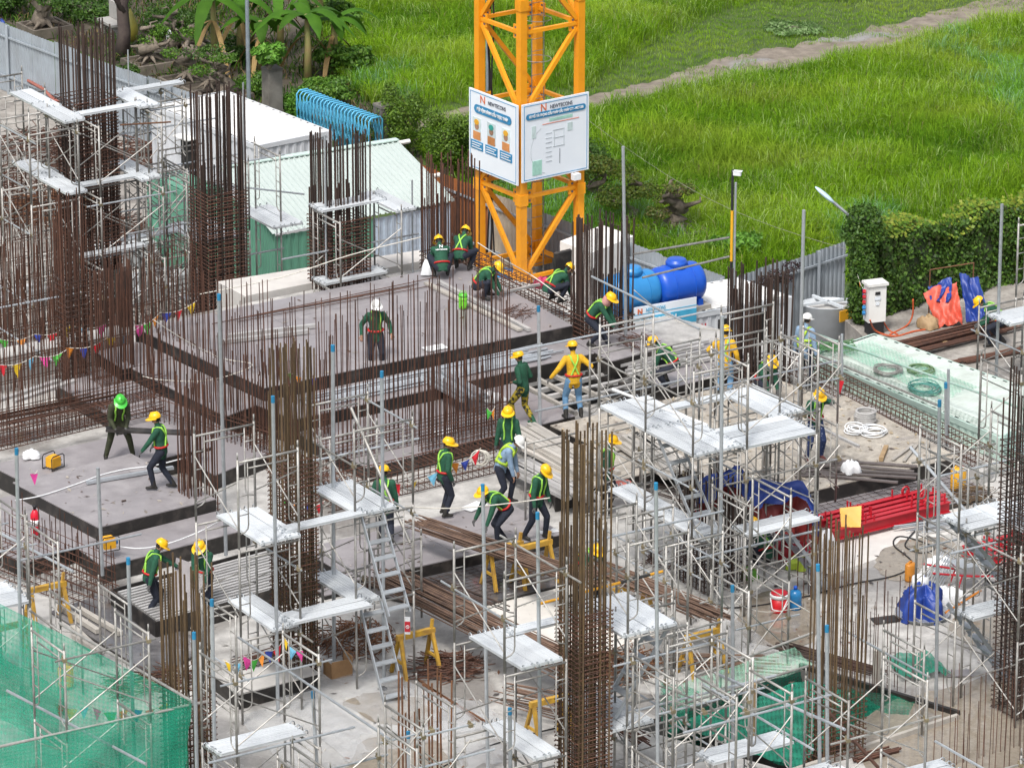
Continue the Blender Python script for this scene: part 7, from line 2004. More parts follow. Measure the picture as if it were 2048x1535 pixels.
# jugs, buckets, canisters
def jug(name, label, px, py, z, prof, mat, cat, extra=None, n=16):
    c = G(px, py, z); th = thing(name, label, cat, c); mb = MB(); mb.lathe(prof, c, n); mb.build('body', mat, th, smooth=True)
    for nm, pr, mt in (extra or []):
        mb = MB(); mb.lathe(pr, c, n); mb.build(nm, mt, th, smooth=True)
    return th, c
th, c = jug('lime_jug', 'bright lime green water jug on the main deck', 926, 616, .92, [(.085, 0), (.095, .02), (.095, .15), (.088, .17), (.097, .19), (.097, .27)], LIME, 'jug', [('lid', [(.1, .27), (.1, .31), (.06, .34), (.05, .35)], M('lime_dark', (.08, .42, .03), .4))])
mb = MB(); mb.tube([c + Vector((-.095, 0, .28)), c + Vector((-.06, 0, .39)), c + Vector((.06, 0, .39)), c + Vector((.095, 0, .28))], .01, 5); mb.build('handle', LIME, th)
th, c = jug('red_cooler', 'red drink cooler with white rim and handle on the wet floor', 1558, 1222, 0, [(.145, 0), (.155, .02), (.165, .3)], M('cooler_red', (.62, .012, .02), .35), 'cooler', [('rim', [(.178, .3), (.182, .36), (.175, .37)], WHITEP), ('lid', [(.165, .36), (.16, .40), (.1, .42), (.05, .43)], RED)])
mb = MB(); mb.tube([c + Vector((-.17, -.04, .3)), c + Vector((-.14, -.2, .12)), c + Vector((0.05, -.21, .08)), c + Vector((.17, -.06, .3))], .011, 5); mb.build('handle', WHITEP, th)
jug('water_bottle', 'blue water bottle beside the red drink cooler', 1590, 1217, 0, [(.11, 0), (.125, .02), (.125, .12), (.118, .14), (.125, .16), (.125, .30), (.10, .37), (.04, .40)], M('bottle_blue', (.02, .20, .46), .25), 'water bottle', [('neck', [(.035, .40), (.035, .46), (.03, .47)], TANK)])
def canister(label, px, py, z, s, mat, rz, cut=False, tilt=0):
    c = G(px, py, z); th = thing('jerrycan', label, 'jerrycan', c); mb = MB(); m3 = Matrix.Rotation(rz, 3, 'Z') @ Matrix.Rotation(tilt, 3, 'X')
    mb.lathe([(.02, 0), (s * .46, .0), (s * .5, .04), (s * .5, s * 1.25), (s * .42, s * 1.36), (.05, s * 1.4)], c, 4 if False else 12, M3=m3 @ Matrix.Diagonal((1, .72, 1))); mb.build('body', mat, th, smooth=True)
    if not cut:
        mb = MB(); mb.lathe([(.04, s * 1.38), (.04, s * 1.5)], c + m3 @ Vector((s * .25, 0, 0)), 8, M3=m3); mb.build('cap', RED, th)
    mb = MB(); mb.tube([c + m3 @ Vector((-s * .3, 0, s * 1.36)), c + m3 @ Vector((-s * .15, 0, s * 1.55)), c + m3 @ Vector((s * .1, 0, s * 1.52)), c + m3 @ Vector((s * .12, 0, s * 1.36))], .016, 5); mb.build('handle', mat, th)
canister('yellow plastic jerrycan standing beside the wire tangle', 1916, 978, .15, .34, YELP, .4)
canister('orange cut jug lying at the end of the black hose', 1820, 1160, 0, .26, M('orange_plastic', (.72, .28, .03), .45), .9, True)
canister('yellow jerrycan behind the green net', 132, 1372, .05, .3, YELP, .4)
c = G(1700, 1050, .32); mb = MB(); vs_ = [c + Vector((x, y, z)) for x, y, z in ((-.18, -.05, -.02), (.2, -.12, .0), (.22, .12, .36), (-.2, .16, .3))]
mb.add(vs_, [(0, 1, 2, 3)]); mb.add([v + Vector((.004, -.012, .012)) for v in vs_], [(3, 2, 1, 0)]); mb.add([v.lerp(w_, .5) + Vector((0, -.02, 0)) for v, w_ in zip(vs_, vs_[1:] + vs_[:1])], [(0, 1, 2, 3)])
solo(mb, 'yellow_sheet', YELP, 'yellow plastic sheet propped on the red steel beams', 'plastic sheet', c)

# red steel beams
def red_beams(label, a, b_, n, z=.1, w_=.12):
    A, B = G(a[0], a[1], z), G(b_[0], b_[1], z); d = (B - A).normalized(); nr = Vector((-d.y, d.x, 0)); th = thing('red_steel_beams', label, 'steel beams', (A + B) / 2)
    for k in range(n):
        o_ = nr * (k * (w_ + .075) + random.uniform(-.03, .03)) ; e = d * random.uniform(-.15, .15); lv = Vector((0, 0, .2 * (k % 2) * 0))
        mb = MB(); p, q = A + o_ + e, B + o_ + e
        mb.beam(p + Vector((0, 0, .0)), q, w_, .02); mb.beam(p + Vector((0, 0, .2)), q + Vector((0, 0, .2)), w_, .02); mb.beam(p + Vector((0, 0, .1)), q + Vector((0, 0, .1)), .03, .19)
        mb.build('beam', RED, th)
        for t in (.04, .3, .36, .72, .8, .95):
            c = p.lerp(q, t + random.uniform(-.02, .02)); bar(th, 'stud', c + Vector((0, 0, .2)), c + Vector((0, 0, random.uniform(.3, .42))), .02, RED, 6)
        if k % 2 == 0:
            c = p.lerp(q, .82) + Vector((0, 0, .28)); mb = MB(); mb.tube([c + d * (.09 * math.cos(t)) + Vector((0, 0, .09 * math.sin(t))) for t in [x * .6 for x in range(11)]], .022, 5, closed=True); mb.build('lug', RED, th)
red_beams('stack of red painted steel beams on the concrete', (1672, 1078), (1905, 1020), 5)
red_beams('second red steel beams at the right edge under the planks', (1975, 1128), (2110, 1095), 4)

# trestles
def trestle(label, px, py, z=0.0, rz=AL, L=.8, H=.78):
    c = G(px, py, z); th = thing('trestle', label, 'trestle', c, rz)
    me = MB(); me.box((0, 0, H), (L, .09, .1)); inst(mesh_of(me, 'top_beam', TRES), 'top_beam', th)
    for sx in (-1, 1):
        for sy in (-1, 1):
            me = MB(); me.beam((sx * L * .42, sy * .03, H - .03), (sx * L * .46, sy * .27, 0.01), .06, .06); inst(mesh_of(me, 'leg', TRES), 'leg', th)
        me = MB(); me.beam((sx * L * .44, -.16, .3), (sx * L * .44, .16, .3), .03, .05); inst(mesh_of(me, 'brace', TRES), 'brace', th)
    me = MB(); me.beam((L * .4, 0, H * .1 + .6), (L * .45, 0, H + .22), .05, .05); inst(mesh_of(me, 'stop_post', TRES), 'stop_post', th)
trestle('yellow trestle under the bent double worker and his bars', 1010, 1168, .08)
trestle('yellow trestle left of the tallest column carrying the long bundle', 1098, 1480, 0)
trestle('yellow trestle behind the steel stair under the bundle', 832, 1345, 0)
trestle('yellow trestle near the white plastic behind the netted opening', 1405, 1345, 0)
trestle('yellow trestle behind the tallest column', 1262, 1250, 0)
trestle('rusty yellow trestle at the left behind the green net', 96, 1250, .0)
trestle('yellow trestle behind the green net at the left edge', 20, 1330, .0)
trestle('low yellow trestle under the bars right of the trestle worker', 1068, 1165, .08)

# vibrator motors
def motor(label, px, py, z, rz):
    c = G(px, py, z); th = thing('vibrator_motor', label, 'motor', c, rz)
    mb = MB(); mb.box((0, 0, .14), (.24, .2, .2)); mb.box((0, 0, .25), (.18, .15, .03)); inst(mesh_of(mb, 'housing', YELP), 'housing', th)
    for y in (-.13, .13):
        mb = MB(); mb.tube([(-.18, y, .01), (-.18, y, .26), (-.14, y, .3), (.14, y, .3), (.18, y, .26), (.18, y, .01), (-.18, y, .01)], .012, 5); inst(mesh_of(mb, 'cage', BLACK), 'cage', th)
    mb = MB(); mb.lathe([(.06, 0), (.06, .06)], (0.12, 0, .14), 10, M3=Matrix.Rotation(R(90), 3, 'Y')); inst(mesh_of(mb, 'end_cap', TANKL), 'end_cap', th)
motor('yellow vibrator motor in a black cage on the near grey deck', 217, 1098, .54, .5)
motor('yellow vibrator motor among the bars behind the walkway deck', 107, 935, .44, .9)
# fire extinguisher
jug('fire_extinguisher', 'red fire extinguisher at the left edge scaffold', 71, 1068, .34, [(.085, 0), (.09, .03), (.09, .42), (.05, .5), (.03, .52)], M('ext_red', (.55, .01, .03), .3), 'fire extinguisher', [('valve', [(.03, .52), (.03, .58), (.05, .6)], BLACK), ('label_band', [(.092, .2), (.092, .32)], WHITEP)])

# lumber piles
def lumber(label, a, b_, z, n, layers, w_=.09, h=.07, mat=ALU, spread=1.0, name='timber_stack', cat='beams', part='beam'):
    A, B = G(a[0], a[1], z), G(b_[0], b_[1], z); d = (B - A).normalized(); nr = Vector((-d.y, d.x, 0)); th = thing(name, label, cat, (A + B) / 2)
    for l in range(layers):
        for k in range(n - l):
            o_ = nr * ((k - (n - l) / 2) * w_ * 1.15 * spread + random.uniform(-.03, .03)) + Vector((0, 0, h * (.5 + l * 1.02))); e = d * random.uniform(-.25, .25); tw = nr * random.uniform(-.06, .06)
            mb = MB(); mb.beam(A + o_ + e - tw, B + o_ + e + tw, w_, h); mb.build(part, mat, th)
    return th
lumber('stack of silver scaffold planks on the narrow deck', (880, 755), (960, 800), .62, 4, 4, .16, .06, GALV)
lumber('long pile of pale beams beside the facing worker', (1045, 868), (1195, 950), .36, 8, 3, .1, .07, M('pale_beam', (.50, .47, .43), .6, .1, (.38, .36, .33), 3, rnd=.25))
lumber('lower pile of pale beams running under the tallest column', (1040, 930), (1170, 1000), .36, 6, 2, .1, .07, ALU)
lumber('pile of grey planks below the silver walkway', (1270, 880), (1370, 950), .42, 7, 3, .11, .06, M('pale_beam', (.5, .47, .43), .6))
lumber('pair of pale timbers on the wet floor panel', (150, 1215), (232, 1265), .08, 2, 1, .1, .09, WOODG, 2.6)
lumber('pale timber behind the green net', (150, 1265), (200, 1298), .08, 2, 1, .1, .08, WOODG)
lumber('steel rods stacked beneath the steel stair', (690, 1175), (800, 1140), .12, 8, 2, .06, .05, RUST)
lumber('two pale beams along the middle of the main deck', (445, 675), (620, 655), .92, 2, 1, .1, .08, ALU, 3)
lumber('long pale beam across the right of the main deck', (872, 562), (1060, 658), .92, 1, 1, .09, .07, ALU)
lumber('dark timber lying across the right of the main deck', (862, 568), (1045, 664), .92, 1, 1, .12, .05, WOODG)
lumber('aluminium beam laid over the walkway deck', (180, 963), (356, 936), .64, 1, 1, .08, .06, GALV)
lumber('pale beam lying beside the squatting worker with face cloth', (985, 588), (1068, 572), .92, 1, 1, .07, .05, ALU)
lumber('plywood strips scattered on the dusty deck edge', (1615, 930), (1815, 945), .47, 5, 1, .09, .03, M('dark_strip', (.13, .11, .105), .6), 2.2, part='strip')
lumber('dark plywood strips near the white bag', (1570, 945), (1700, 930), .47, 3, 1, .08, .03, M('dark_strip', (.13, .11, .105), .6), 2.5, part='strip')
lumber('yellow timber block beside the sawdust', (1758, 915), (1772, 890), .47, 1, 1, .09, .08, WOOD)
lumber('grey plywood strips beside the timber block', (1785, 925), (1818, 893), .47, 2, 1, .07, .03, WOODG, 2)
lumber('long brown timber under the stacked bars', (1878, 685), (1915, 695), -.33, 1, 1, .1, .09, WOOD)
lumber('aluminium beams in the open form below the yellow shirt', (1060, 790), (1250, 745), .15, 4, 1, .1, .09, ALU, 4)
lumber('cross beams in the open form below the yellow shirt', (1080, 752), (1200, 812), .24, 3, 1, .08, .08, WOODG, 5)
lumber('plank lying among the bars of the left wall', (1, 800), (130, 760), .6, 2, 1, .12, .06, ALU, 2)
lumber('pale timbers leaning on the sheet pile by the far column', (250, 560), (330, 600), YARD, 5, 3, .16, .12, CONCL, 1.1, name='block_stack', cat='blocks', part='block')
lumber('pole held by the worker in spotted trousers', (1622, 845), (1715, 893), .9, 1, 1, .06, .05, ALU)
lumber('brown steel angle lying on the floor by the stub column', (835, 1360), (970, 1445), .01, 2, 1, .035, .03, RUSTO)
# grey block stacks in the yard
def blocks(label, px, py, z, nx, ny, nz, s=(.38, .2, .2)):
    c = G(px, py, z); th = thing('block_stack', label, 'block stack', c, AL); me = MB(); me.box((0, 0, 0), s); m_ = mesh_of(me, 'block', M('grey_block', (.45, .46, .47), .9, col2=(.35, .36, .37), scale=4, rnd=.15))
    for k in range(nz):
        for i in range(nx):
            for j in range(ny):
                if k == nz - 1 and random.random() < .35: continue
                inst(m_, 'block', th, ((i - nx / 2) * s[0] * 1.04, (j - ny / 2) * s[1] * 1.05, s[2] * (k + .5)), (0, 0, random.uniform(-.05, .05)))
blocks('stack of grey concrete blocks behind the dense bar column', 262, 545, YARD, 4, 4, 4)
blocks('long stack of grey concrete blocks before the green shed wall', 320, 590, YARD, 6, 4, 3)
blocks('low stack of grey blocks at the left edge of the yard', 60, 600, YARD, 6, 4, 2)

# plywood panel being carried and long board
c = G(372, 1215, .6); mb = MB(); p = [G(338, 1235, .15), G(400, 1240, .15), G(408, 1135, 1.05), G(352, 1115, 1.15)]
mb.add(p, [(0, 1, 2, 3)]); mb.add([v + Vector((.01, .02, 0)) for v in p], [(3, 2, 1, 0)]); mb.add([p[0], p[1], p[1] + Vector((.01, .02, 0)), p[0] + Vector((.01, .02, 0))], [(0, 1, 2, 3)]); mb.add([p[3], p[2], p[2] + Vector((.01, .02, 0)), p[3] + Vector((.01, .02, 0))], [(3, 2, 1, 0)])
solo(mb, 'plywood_sheet', PLYM, 'grey plywood sheet carried between two workers at the joist form', 'plywood sheet', c)
A, B = G(212, 858, 1.15), G(398, 866, 1.05); mb = MB(); mb.beam(A, B, .25, .035); solo(mb, 'dark_board', BLACKF, 'long dark board carried by the green helmeted worker', 'board', A)
# bags
for lb, px, py, z, rx, h, mt, sd_ in (('crumpled white plastic bag on the dusty deck', 1702, 945, .47, .2, .24, WHITEP, 1), ('white sack with green print beside the red steel', 1640, 1090, 0, .3, .3, WHITEP, 2), ('white and green sack behind the scaffold legs', 1545, 1070, 0, .3, .34, M('sack_print', (.75, .76, .76), .7, col2=(.1, .4, .2), scale=4, thr=(.58, .6)), 3), ('lime green plastic bag on the floor by the stair', 1600, 1135, 0, .28, .24, M('bag_lime', (.50, .66, .06), .4), 4), ('red bag beside the stair foot', 1572, 1118, 0, .24, .36, M('bag_red', (.42, .01, .03), .5), 5), ('second red bag behind the stair foot', 1602, 1105, 0, .18, .38, M('bag_red', (.42, .01, .03), .5), 6), ('dark blue bag under the tarpaulin', 1530, 1100, 0, .2, .34, NAVY, 7), ('pink cloth heap at the deck edge', 1243, 975, .37, .24, .14, M('pink_heap', (.70, .22, .18), .8), 8), ('white sack beside the wheelbarrow', 1895, 1205, 0, .34, .3, WHITEP, 9), ('clear plastic heap near the covered machine', 1880, 1140, 0, .35, .25, WHITEP, 10), ('white plastic bag among the left bars', 62, 915, .44, .2, .16, WHITEP, 11), ('white plastic heap beside the silver planks', 985, 800, .34, .28, .16, WHITEP, 12), ('small black cloth on the pale floor', 765, 1378, 0, .09, .05, BLACK, 13), ('black glove on the floor by the tarpaulin column', 1475, 1178, 0, .1, .06, BLACK, 14), ('white rubble sack behind the squatting pair', 858, 548, .92, .2, .3, WHITEP, 15), ('brown stone heap before the tarpaulins', 1858, 655, -.34, .26, .25, WOOD, 16), ('white plastic bundle behind the red belted worker', 1095, 1085, .08, .3, .25, WHITEP, 17), ('magenta bucket cloth by the rebar column at the tanks', 1085, 575, .6, .2, .22, M('bag_magenta', (.6, .02, .12), .5), 18), ('green pepper plant like weeds by the tarpaulin column', 1500, 1158, 0, .16, .22, M('green_heap', (.1, .3, .03), .7, col2=(.4, .1, .02), scale=15, thr=(.62, .66)), 19)):
    c = G(px, py, z); mb = MB(); crumple(mb, c, rx, rx * .8, h, sd_ + 70, 14, 7, fold=.14, drop=1.0); solo(mb, 'plastic_bag' if 'bag' in lb or 'sack' in lb else 'cloth_heap', mt, lb, 'bag' if 'bag' in lb or 'sack' in lb else 'heap', c, True)
# grey crate on a stand
c = G(1586, 1072, .55); th = thing('metal_box', 'grey metal box standing on thin legs beside the sacks', 'box', c)
for s in ((.0, .17, .4, .02), (0, -.17, .4, .02), (.2, 0, .02, .36), (-.2, 0, .02, .36)):
    mb = MB(); q_ = c + UA * s[0] - UB * s[1]; mb.box(q_ + Vector((0, 0, .1)), (s[2], s[3], .24), AL); mb.build('side', M('box_grey', (.28, .36, .34), .5), th)
mb = MB(); mb.box(c, (.38, .32, .02), AL); mb.build('bottom', BLACK, th)
for sx in (-.17, .17):
    for sy in (-.14, .14): q_ = c + UA * sx - UB * sy; bar(th, 'leg', q_ - Vector((0, 0, .55)), q_, .012, GALV, 5)
# cardboard box
c = G(676, 1348, 0); th = thing('cardboard_box', 'brown cardboard box open on the pale floor', 'box', c, .5)
for nm, cc, ss in (('side', (0, -.17, .17), (.42, .015, .34)), ('side', (.21, 0, .19), (.015, .34, .4)), ('side', (-.21, 0, .15), (.015, .34, .3)), ('bottom', (0, 0, .01), (.4, .34, .02))):
    mb = MB(); mb.box(cc, ss); inst(mesh_of(mb, nm, CARD), nm, th)
# wheelbarrow
c = G(1935, 1175, 0); th = thing('wheelbarrow', 'wheelbarrow with red handles beside the white sack', 'wheelbarrow', c, .3)
mb = MB(); pr = [(-.3, -.25), (.35, -.2), (.35, .2), (-.3, .25)]; lo_ = [(x * .6, y * .6, .28) for x, y in pr]; hi_ = [(x, y, .52) for x, y in pr]
mb.add(lo_ + hi_, [(0, 1, 2, 3)] + [(i, (i + 1) % 4, 4 + (i + 1) % 4, 4 + i) for i in range(4)]); inst(mesh_of(mb, 'tray', GALV), 'tray', th)
for s in (-1, 1):
    mb = MB(); mb.tube([(.55, 0.05 * s, .2), (.0, .16 * s, .3), (-.85, .26 * s, .5)], .022, 6); inst(mesh_of(mb, 'handle', RED), 'handle', th)
    mb = MB(); mb.tube([(-.2, .18 * s, .32), (-.3, .2 * s, .01)], .018, 5); inst(mesh_of(mb, 'leg', RED), 'leg', th)
mb = MB(); mb.tube([(.58 + .17 * math.cos(a), 0, .18 + .17 * math.sin(a)) for a in [x * .5236 for x in range(12)]], .04, 6, closed=True); inst(mesh_of(mb, 'wheel', BLACK), 'wheel', th)
A, B = G(1890, 1225, .05), G(1962, 1180, .35); mb = MB(); mb.tube([A, B], .022, 6); solo(mb, 'orange_handle', M('orange_pole', (.65, .22, .02), .5), 'orange tool handle leaning over the white sack', 'tool', A)
th = thing('rod_stack', 'thin steel rods leaning together behind the covered machine', 'steel rods', G(1850, 1150, .02))
for k in range(9):
    bar(th, 'rod', G(1832 + k * 6, 1178, .02), G(1880 + k * 5, 1100, .3), .014, GALV, 5)
# dark sheets lying on the floor
for lb, px, py, mt in (('dark plate lying beside the covered machine', 1770, 1238, BLACKF), ('grey plywood scrap in the puddle', 1918, 1345, PLYM), ('white board scrap on the lower deck', 890, 862, WHITEP), ('paper sheet on the deck near the bending worker', 948, 1012, WHITEP), ('white drawing sheets on the main deck edge', 870, 695, WHITEP)):
    c = G(px, py, .03 if 'deck' not in lb else (.35 if 'main' not in lb else .93)); mb = MB(); mb.box(c, (.5, .3, .015), random.uniform(0, 1)); solo(mb, 'flat_sheet', mt, lb, 'sheet', c)
# black box behind the bars and slabs painted with the dark of openings
block('form_or_painted_void', 'black form panel box beside the grey blocks', [(228, 540), (252, 532), (262, 538), (238, 546)], 1.0, YARD + .003, BLACKF, 'formwork')
block('form_or_painted_void', 'black slab painted as the shaded opening below the yellow shirted worker', [(1062, 778), (1235, 735), (1290, 770), (1150, 815)], 0.05, 0.004, DARK, 'formwork')  # flat slab, its black stands in for the opening's shade
block('form_or_painted_void', 'black leaning form board at the crane foot', [(1107, 505), (1140, 497), (1144, 500), (1111, 508)], 0.6, -1.0, BLACKF, 'formwork')
# prohibition sign on the stair tower
c = G(815, 1250, 1.3); th = thing('safety_sign', 'white and red prohibition sign on the stair tower', 'sign', c)
mb = MB(); mb.box(c, (.1, .012, .34), -.1); mb.build('panel', WHITEP, th)
mb = MB(); mb.box(c + Vector((0, -.009, -.02)), (.1, .012, .2), -.1); mb.build('red_field', RED, th)
mb = MB(); mb.tube([c + Vector((.03 * math.cos(a), -.02, -.02 + .03 * math.sin(a))) for a in [x * .628 for x in range(10)]], .006, 4, closed=True); mb.tube([c + Vector((-.02, -.02, 0)), c + Vector((.02, -.02, -.04))], .005, 4); mb.build('symbol', WHITEP, th)
# buried drum blue at the shed, teal bowl at crane
jug('blue_drum', 'blue plastic drum beside the rust column at the crane', 838, 520, YARD, [(.3, 0), (.32, .05), (.32, .45), (.33, .47), (.32, .5), (.32, .9), (.28, .95)], M('drum_blue', (.01, .05, .2), .4), 'drum', [('lid', [(.28, .95), (.27, .98), (.1, .99)], TANK)])
jug('teal_bowl', 'teal net filled basin at the crane foot', 1000, 560, -2.19, [(.3, 0), (.42, .15), (.44, .16)], M('teal_net_solid', (.03, .3, .25), .6), 'basin', [('rim', [(.44, .15), (.47, .17), (.44, .18)], TANKL)])

# ---------------------------------------------------------------- flag strings
FLC = [M('flag_red', (.62, .015, .03), .6, rnd=0), M('flag_yellow', (.75, .5, .02), .6, rnd=0), M('flag_blue', (.18, .5, .72), .6, rnd=0), M('flag_pink', (.72, .06, .32), .6, rnd=0), M('flag_green', (.06, .42, .05), .6, rnd=0), M('flag_orange', (.75, .26, .03), .6, rnd=0), M('flag_navy', (.03, .06, .38), .6, rnd=0)]
def flags(label, pts, n, size=.2, c0=0, sag=.1):
    P_ = [G(x, y, z) for x, y, z in pts]; th = thing('flag_string', label, 'flag string', P_[0]); mb = MB(); line = []
    for i in range(len(P_) - 1):
        for k in range(8): t = k / 8; line.append(P_[i].lerp(P_[i + 1], t) - Vector((0, 0, sag * math.sin(math.pi * t))))
    line.append(P_[-1]); mb.tube(line, .007, 4); mb.build('cord', ROPE, th)
    N = len(line) - 1
    for k in range(n):
        f = (k + .5) / n * N; i = int(f); p = line[i].lerp(line[i + 1], f - i); d = (line[i + 1] - line[i]).normalized()
        s = size * random.uniform(.85, 1.1); tw = random.uniform(-.5, .5); dv = d * math.cos(tw) + Vector((0, 0, 1)).cross(d) * math.sin(tw)
        a, b_, c = p - dv * s * .45, p + dv * s * .45, p + Vector((random.uniform(-.05, .05), random.uniform(-.06, .02), -s * 1.05)); m_ = (a + b_) / 2 + Vector((0, -.02, -s * .45))
        mb = MB(); mb.add([a, m_, b_, c], [(0, 3, 1), (1, 3, 2), (0, 1, 2)]); mb.build('flag', FLC[(k + c0) % 7], th)
flags('string of bright pennants before the concrete beam at the left', [(-10, 728, 1.0), (70, 712, 1.0), (140, 695, 1.1), (215, 675, 1.2), (290, 645, 1.3)], 11, .26)
flags('string of pennants behind the rusty bars at the left', [(-10, 676, .8), (70, 668, .8), (140, 650, .9), (220, 645, 1.0)], 7, .24, 4)
flags('string of pennants climbing to the far column', [(270, 650, 1.2), (320, 625, 1.3), (395, 600, 1.5)], 6, .24, 3)
flags('string of pennants between the stair tower and the watching worker', [(776, 965, 1.2), (870, 945, 1.2), (905, 925, 1.3), (962, 895, 1.6)], 8, .24, 0)
flags('string of pennants inside the scaffolded column tower', [(560, 990, 2.2), (605, 1000, 2.1), (650, 1000, 2.0)], 4, .2, 4)
flags('string of pennants before the brown column and the pit edge', [(445, 1318, 1.1), (495, 1315, 1.2), (530, 1300, 1.3), (570, 1275, 1.5), (605, 1300, 1.3)], 10, .22, 1)
flags('string of pennants behind the green safety net', [(105, 1402, .9), (180, 1410, .8), (260, 1415, .8), (340, 1400, .9)], 9, .24, 0)
flags('few pennants at the bar wall near the main deck edge', [(565, 722, 1.6), (580, 745, 1.4), (645, 750, 1.2)], 4, .18, 3)
flags('red pennants hanging beside the facing worker', [(975, 815, 1.6), (990, 812, 1.6)], 2, .2, 4)
flags('orange pennant behind the seated worker', [(1530, 705, 1.5), (1550, 690, 1.6)], 1, .3, 5)
flags('red pennant on the mint container railing', [(1672, 748, .9), (1692, 755, .9)], 1, .28, 0)
flags('two orange pennants hung on the ivy wall', [(1715, 548, .9), (1732, 580, .6)], 2, .2, 5)
flags('magenta flag on the walkway deck edge', [(60, 935, 1.4), (75, 940, 1.3)], 1, .25, 3)

# ---------------------------------------------------------------- nets
NETM = film_mat('green_net', (.004, .225, .135), .58, .6, weave=.07)
NETD = film_mat('dark_green_net', (.008, .19, .12), .76, .6, weave=.1)
NETP = film_mat('pale_green_net', (.22, .48, .34), .30, .6, weave=.1)
FILM = film_mat('clear_plastic_film', (.62, .63, .64), .30, .18)
def net(label, corners, mat, nu=18, nv=12, amp=.06, seed=0, name='safety_net', sag=0.0, cat='net'):
    """corners: 4 (px,py,z): top-left, top-right, bottom-right, bottom-left"""
    q = [G(x, y, z) for x, y, z in corners]; rd = random.Random(seed); mb = MB(); vs_ = []; p1, p2, p3 = (rd.uniform(0, 6) for _ in range(3))
    nrm = (q[1] - q[0]).cross(q[3] - q[0]).normalized()
    for j in range(nv + 1):
        for i in range(nu + 1):
            s, t = i / nu, j / nv; p = bil(q, s, t)
            e = math.sin(math.pi * min(1, max(0, t)))
            p = p + nrm * (amp * (math.sin(s * 9 + p1 + t * 3) + .6 * math.sin(s * 17 + t * 7 + p2) + .5 * math.sin(s * 31 - t * 13 + p3) + .35 * math.sin(s * 11 + t * 29)) * (.3 + .7 * t)) - Vector((0, 0, sag * math.sin(math.pi * s) * math.sin(math.pi * t)))
            vs_.append(p)
    fs = [(j * (nu + 1) + i, j * (nu + 1) + i + 1, (j + 1) * (nu + 1) + i + 1, (j + 1) * (nu + 1) + i) for j in range(nv) for i in range(nu)]
    mb.add(vs_, fs); return solo(mb, name, mat, label, cat, sum(q, Vector()) / 4, True)
net('green safety net hung along the sloping tube at the lower left', [(-30, 1190, 2.2), (385, 1402, 2.1), (372, 1590, .25), (-30, 1560, .1)], NETM, 36, 18, .10, 1)
net('second green safety net hung from the low tube at the bottom left', [(-30, 1500, 2.0), (385, 1405, 2.05), (365, 1570, .6), (-30, 1670, .6)], NETM, 26, 12, .08, 2)
net('green net hung inside the left edge tower', [(-40, 1290, 1.9), (120, 1375, 1.7), (120, 1500, .6), (-40, 1420, .6)], NETM, 14, 10, .06, 3)
net('dark green net lining the far side of the pit', [(1330, 1440, .05), (1600, 1340, .05), (1608, 1420, -1.0), (1345, 1520, -1.0)], NETD, 20, 10, .06, 4)
net('dark green net sagging across the pit', [(1345, 1445, -.1), (1640, 1352, -.1), (1860, 1425, -.15), (1555, 1530, -.2)], NETD, 40, 30, .10, 5, sag=.35)
net('pale green net stretched over the tubes before the trestle', [(1320, 1378, .95), (1590, 1292, .95), (1625, 1330, .85), (1360, 1420, .85)], NETP, 20, 8, .04, 6)
net('teal net corner hanging from the pale tube', [(1318, 1360, .95), (1400, 1380, .9), (1352, 1470, .05), (1325, 1440, .05)], NETM, 10, 10, .06, 7)
net('crumpled teal net lying on the floor behind the right tower', [(1772, 1310, .1), (1850, 1300, .14), (1905, 1345, .1), (1800, 1358, .08)], NETD, 14, 8, .06, 8, sag=-.08)
net('green net hanging on the tube beside the column in the pit', [(1700, 1375, .5), (1830, 1400, .3), (1800, 1470, -.4), (1650, 1440, -.5)], NETM, 14, 8, .08, 9)
net('pale green netting laid over the mint container roof edge', [(1625, 690, .9), (1960, 838, .9), (1990, 866, .62), (1628, 712, .62)], NETP, 26, 5, .03, 10)
net('white green netting strewn on the mint container roof', [(1660, 695, .6), (1740, 680, .62), (1960, 770, .62), (1880, 800, .6)], NETP, 22, 10, .04, 11)
net('clear plastic film lying over the floor beside the stub column', [(520, 1360, .03), (760, 1340, .04), (1010, 1440, .03), (700, 1530, .03)], FILM, 26, 16, .03, 12, name='plastic_film', cat='plastic film')
net('clear plastic film on the floor behind the left low frames', [(470, 1430, .03), (640, 1390, .03), (800, 1500, .03), (600, 1560, .03)], FILM, 20, 14, .025, 13, name='plastic_film', cat='plastic film')
net('clear plastic film near the drink cooler', [(1390, 1255, .03), (1470, 1235, .04), (1560, 1300, .03), (1440, 1330, .03)], FILM, 16, 10, .025, 14, name='plastic_film', cat='plastic film')
net('clear plastic film before the tallest column foot', [(840, 1390, .03), (960, 1400, .03), (1090, 1500, .03), (930, 1540, .03)], FILM, 18, 12, .03, 15, name='plastic_film', cat='plastic film')
c = G(1660, 700, .62); mb = MB(); rd = random.Random(8)
for k in range(40):
    a = [c + Vector((rd.uniform(-.6, .6), rd.uniform(-.35, .35), rd.uniform(0, .15))) for _ in range(3)]; mb.tube([a[0], a[1], a[2]], .008, 4)
solo(mb, 'net_tangle', M('net_green_cord', (.08, .2, .08), .8), 'green net tangle at the near corner of the mint roof', 'net', c)
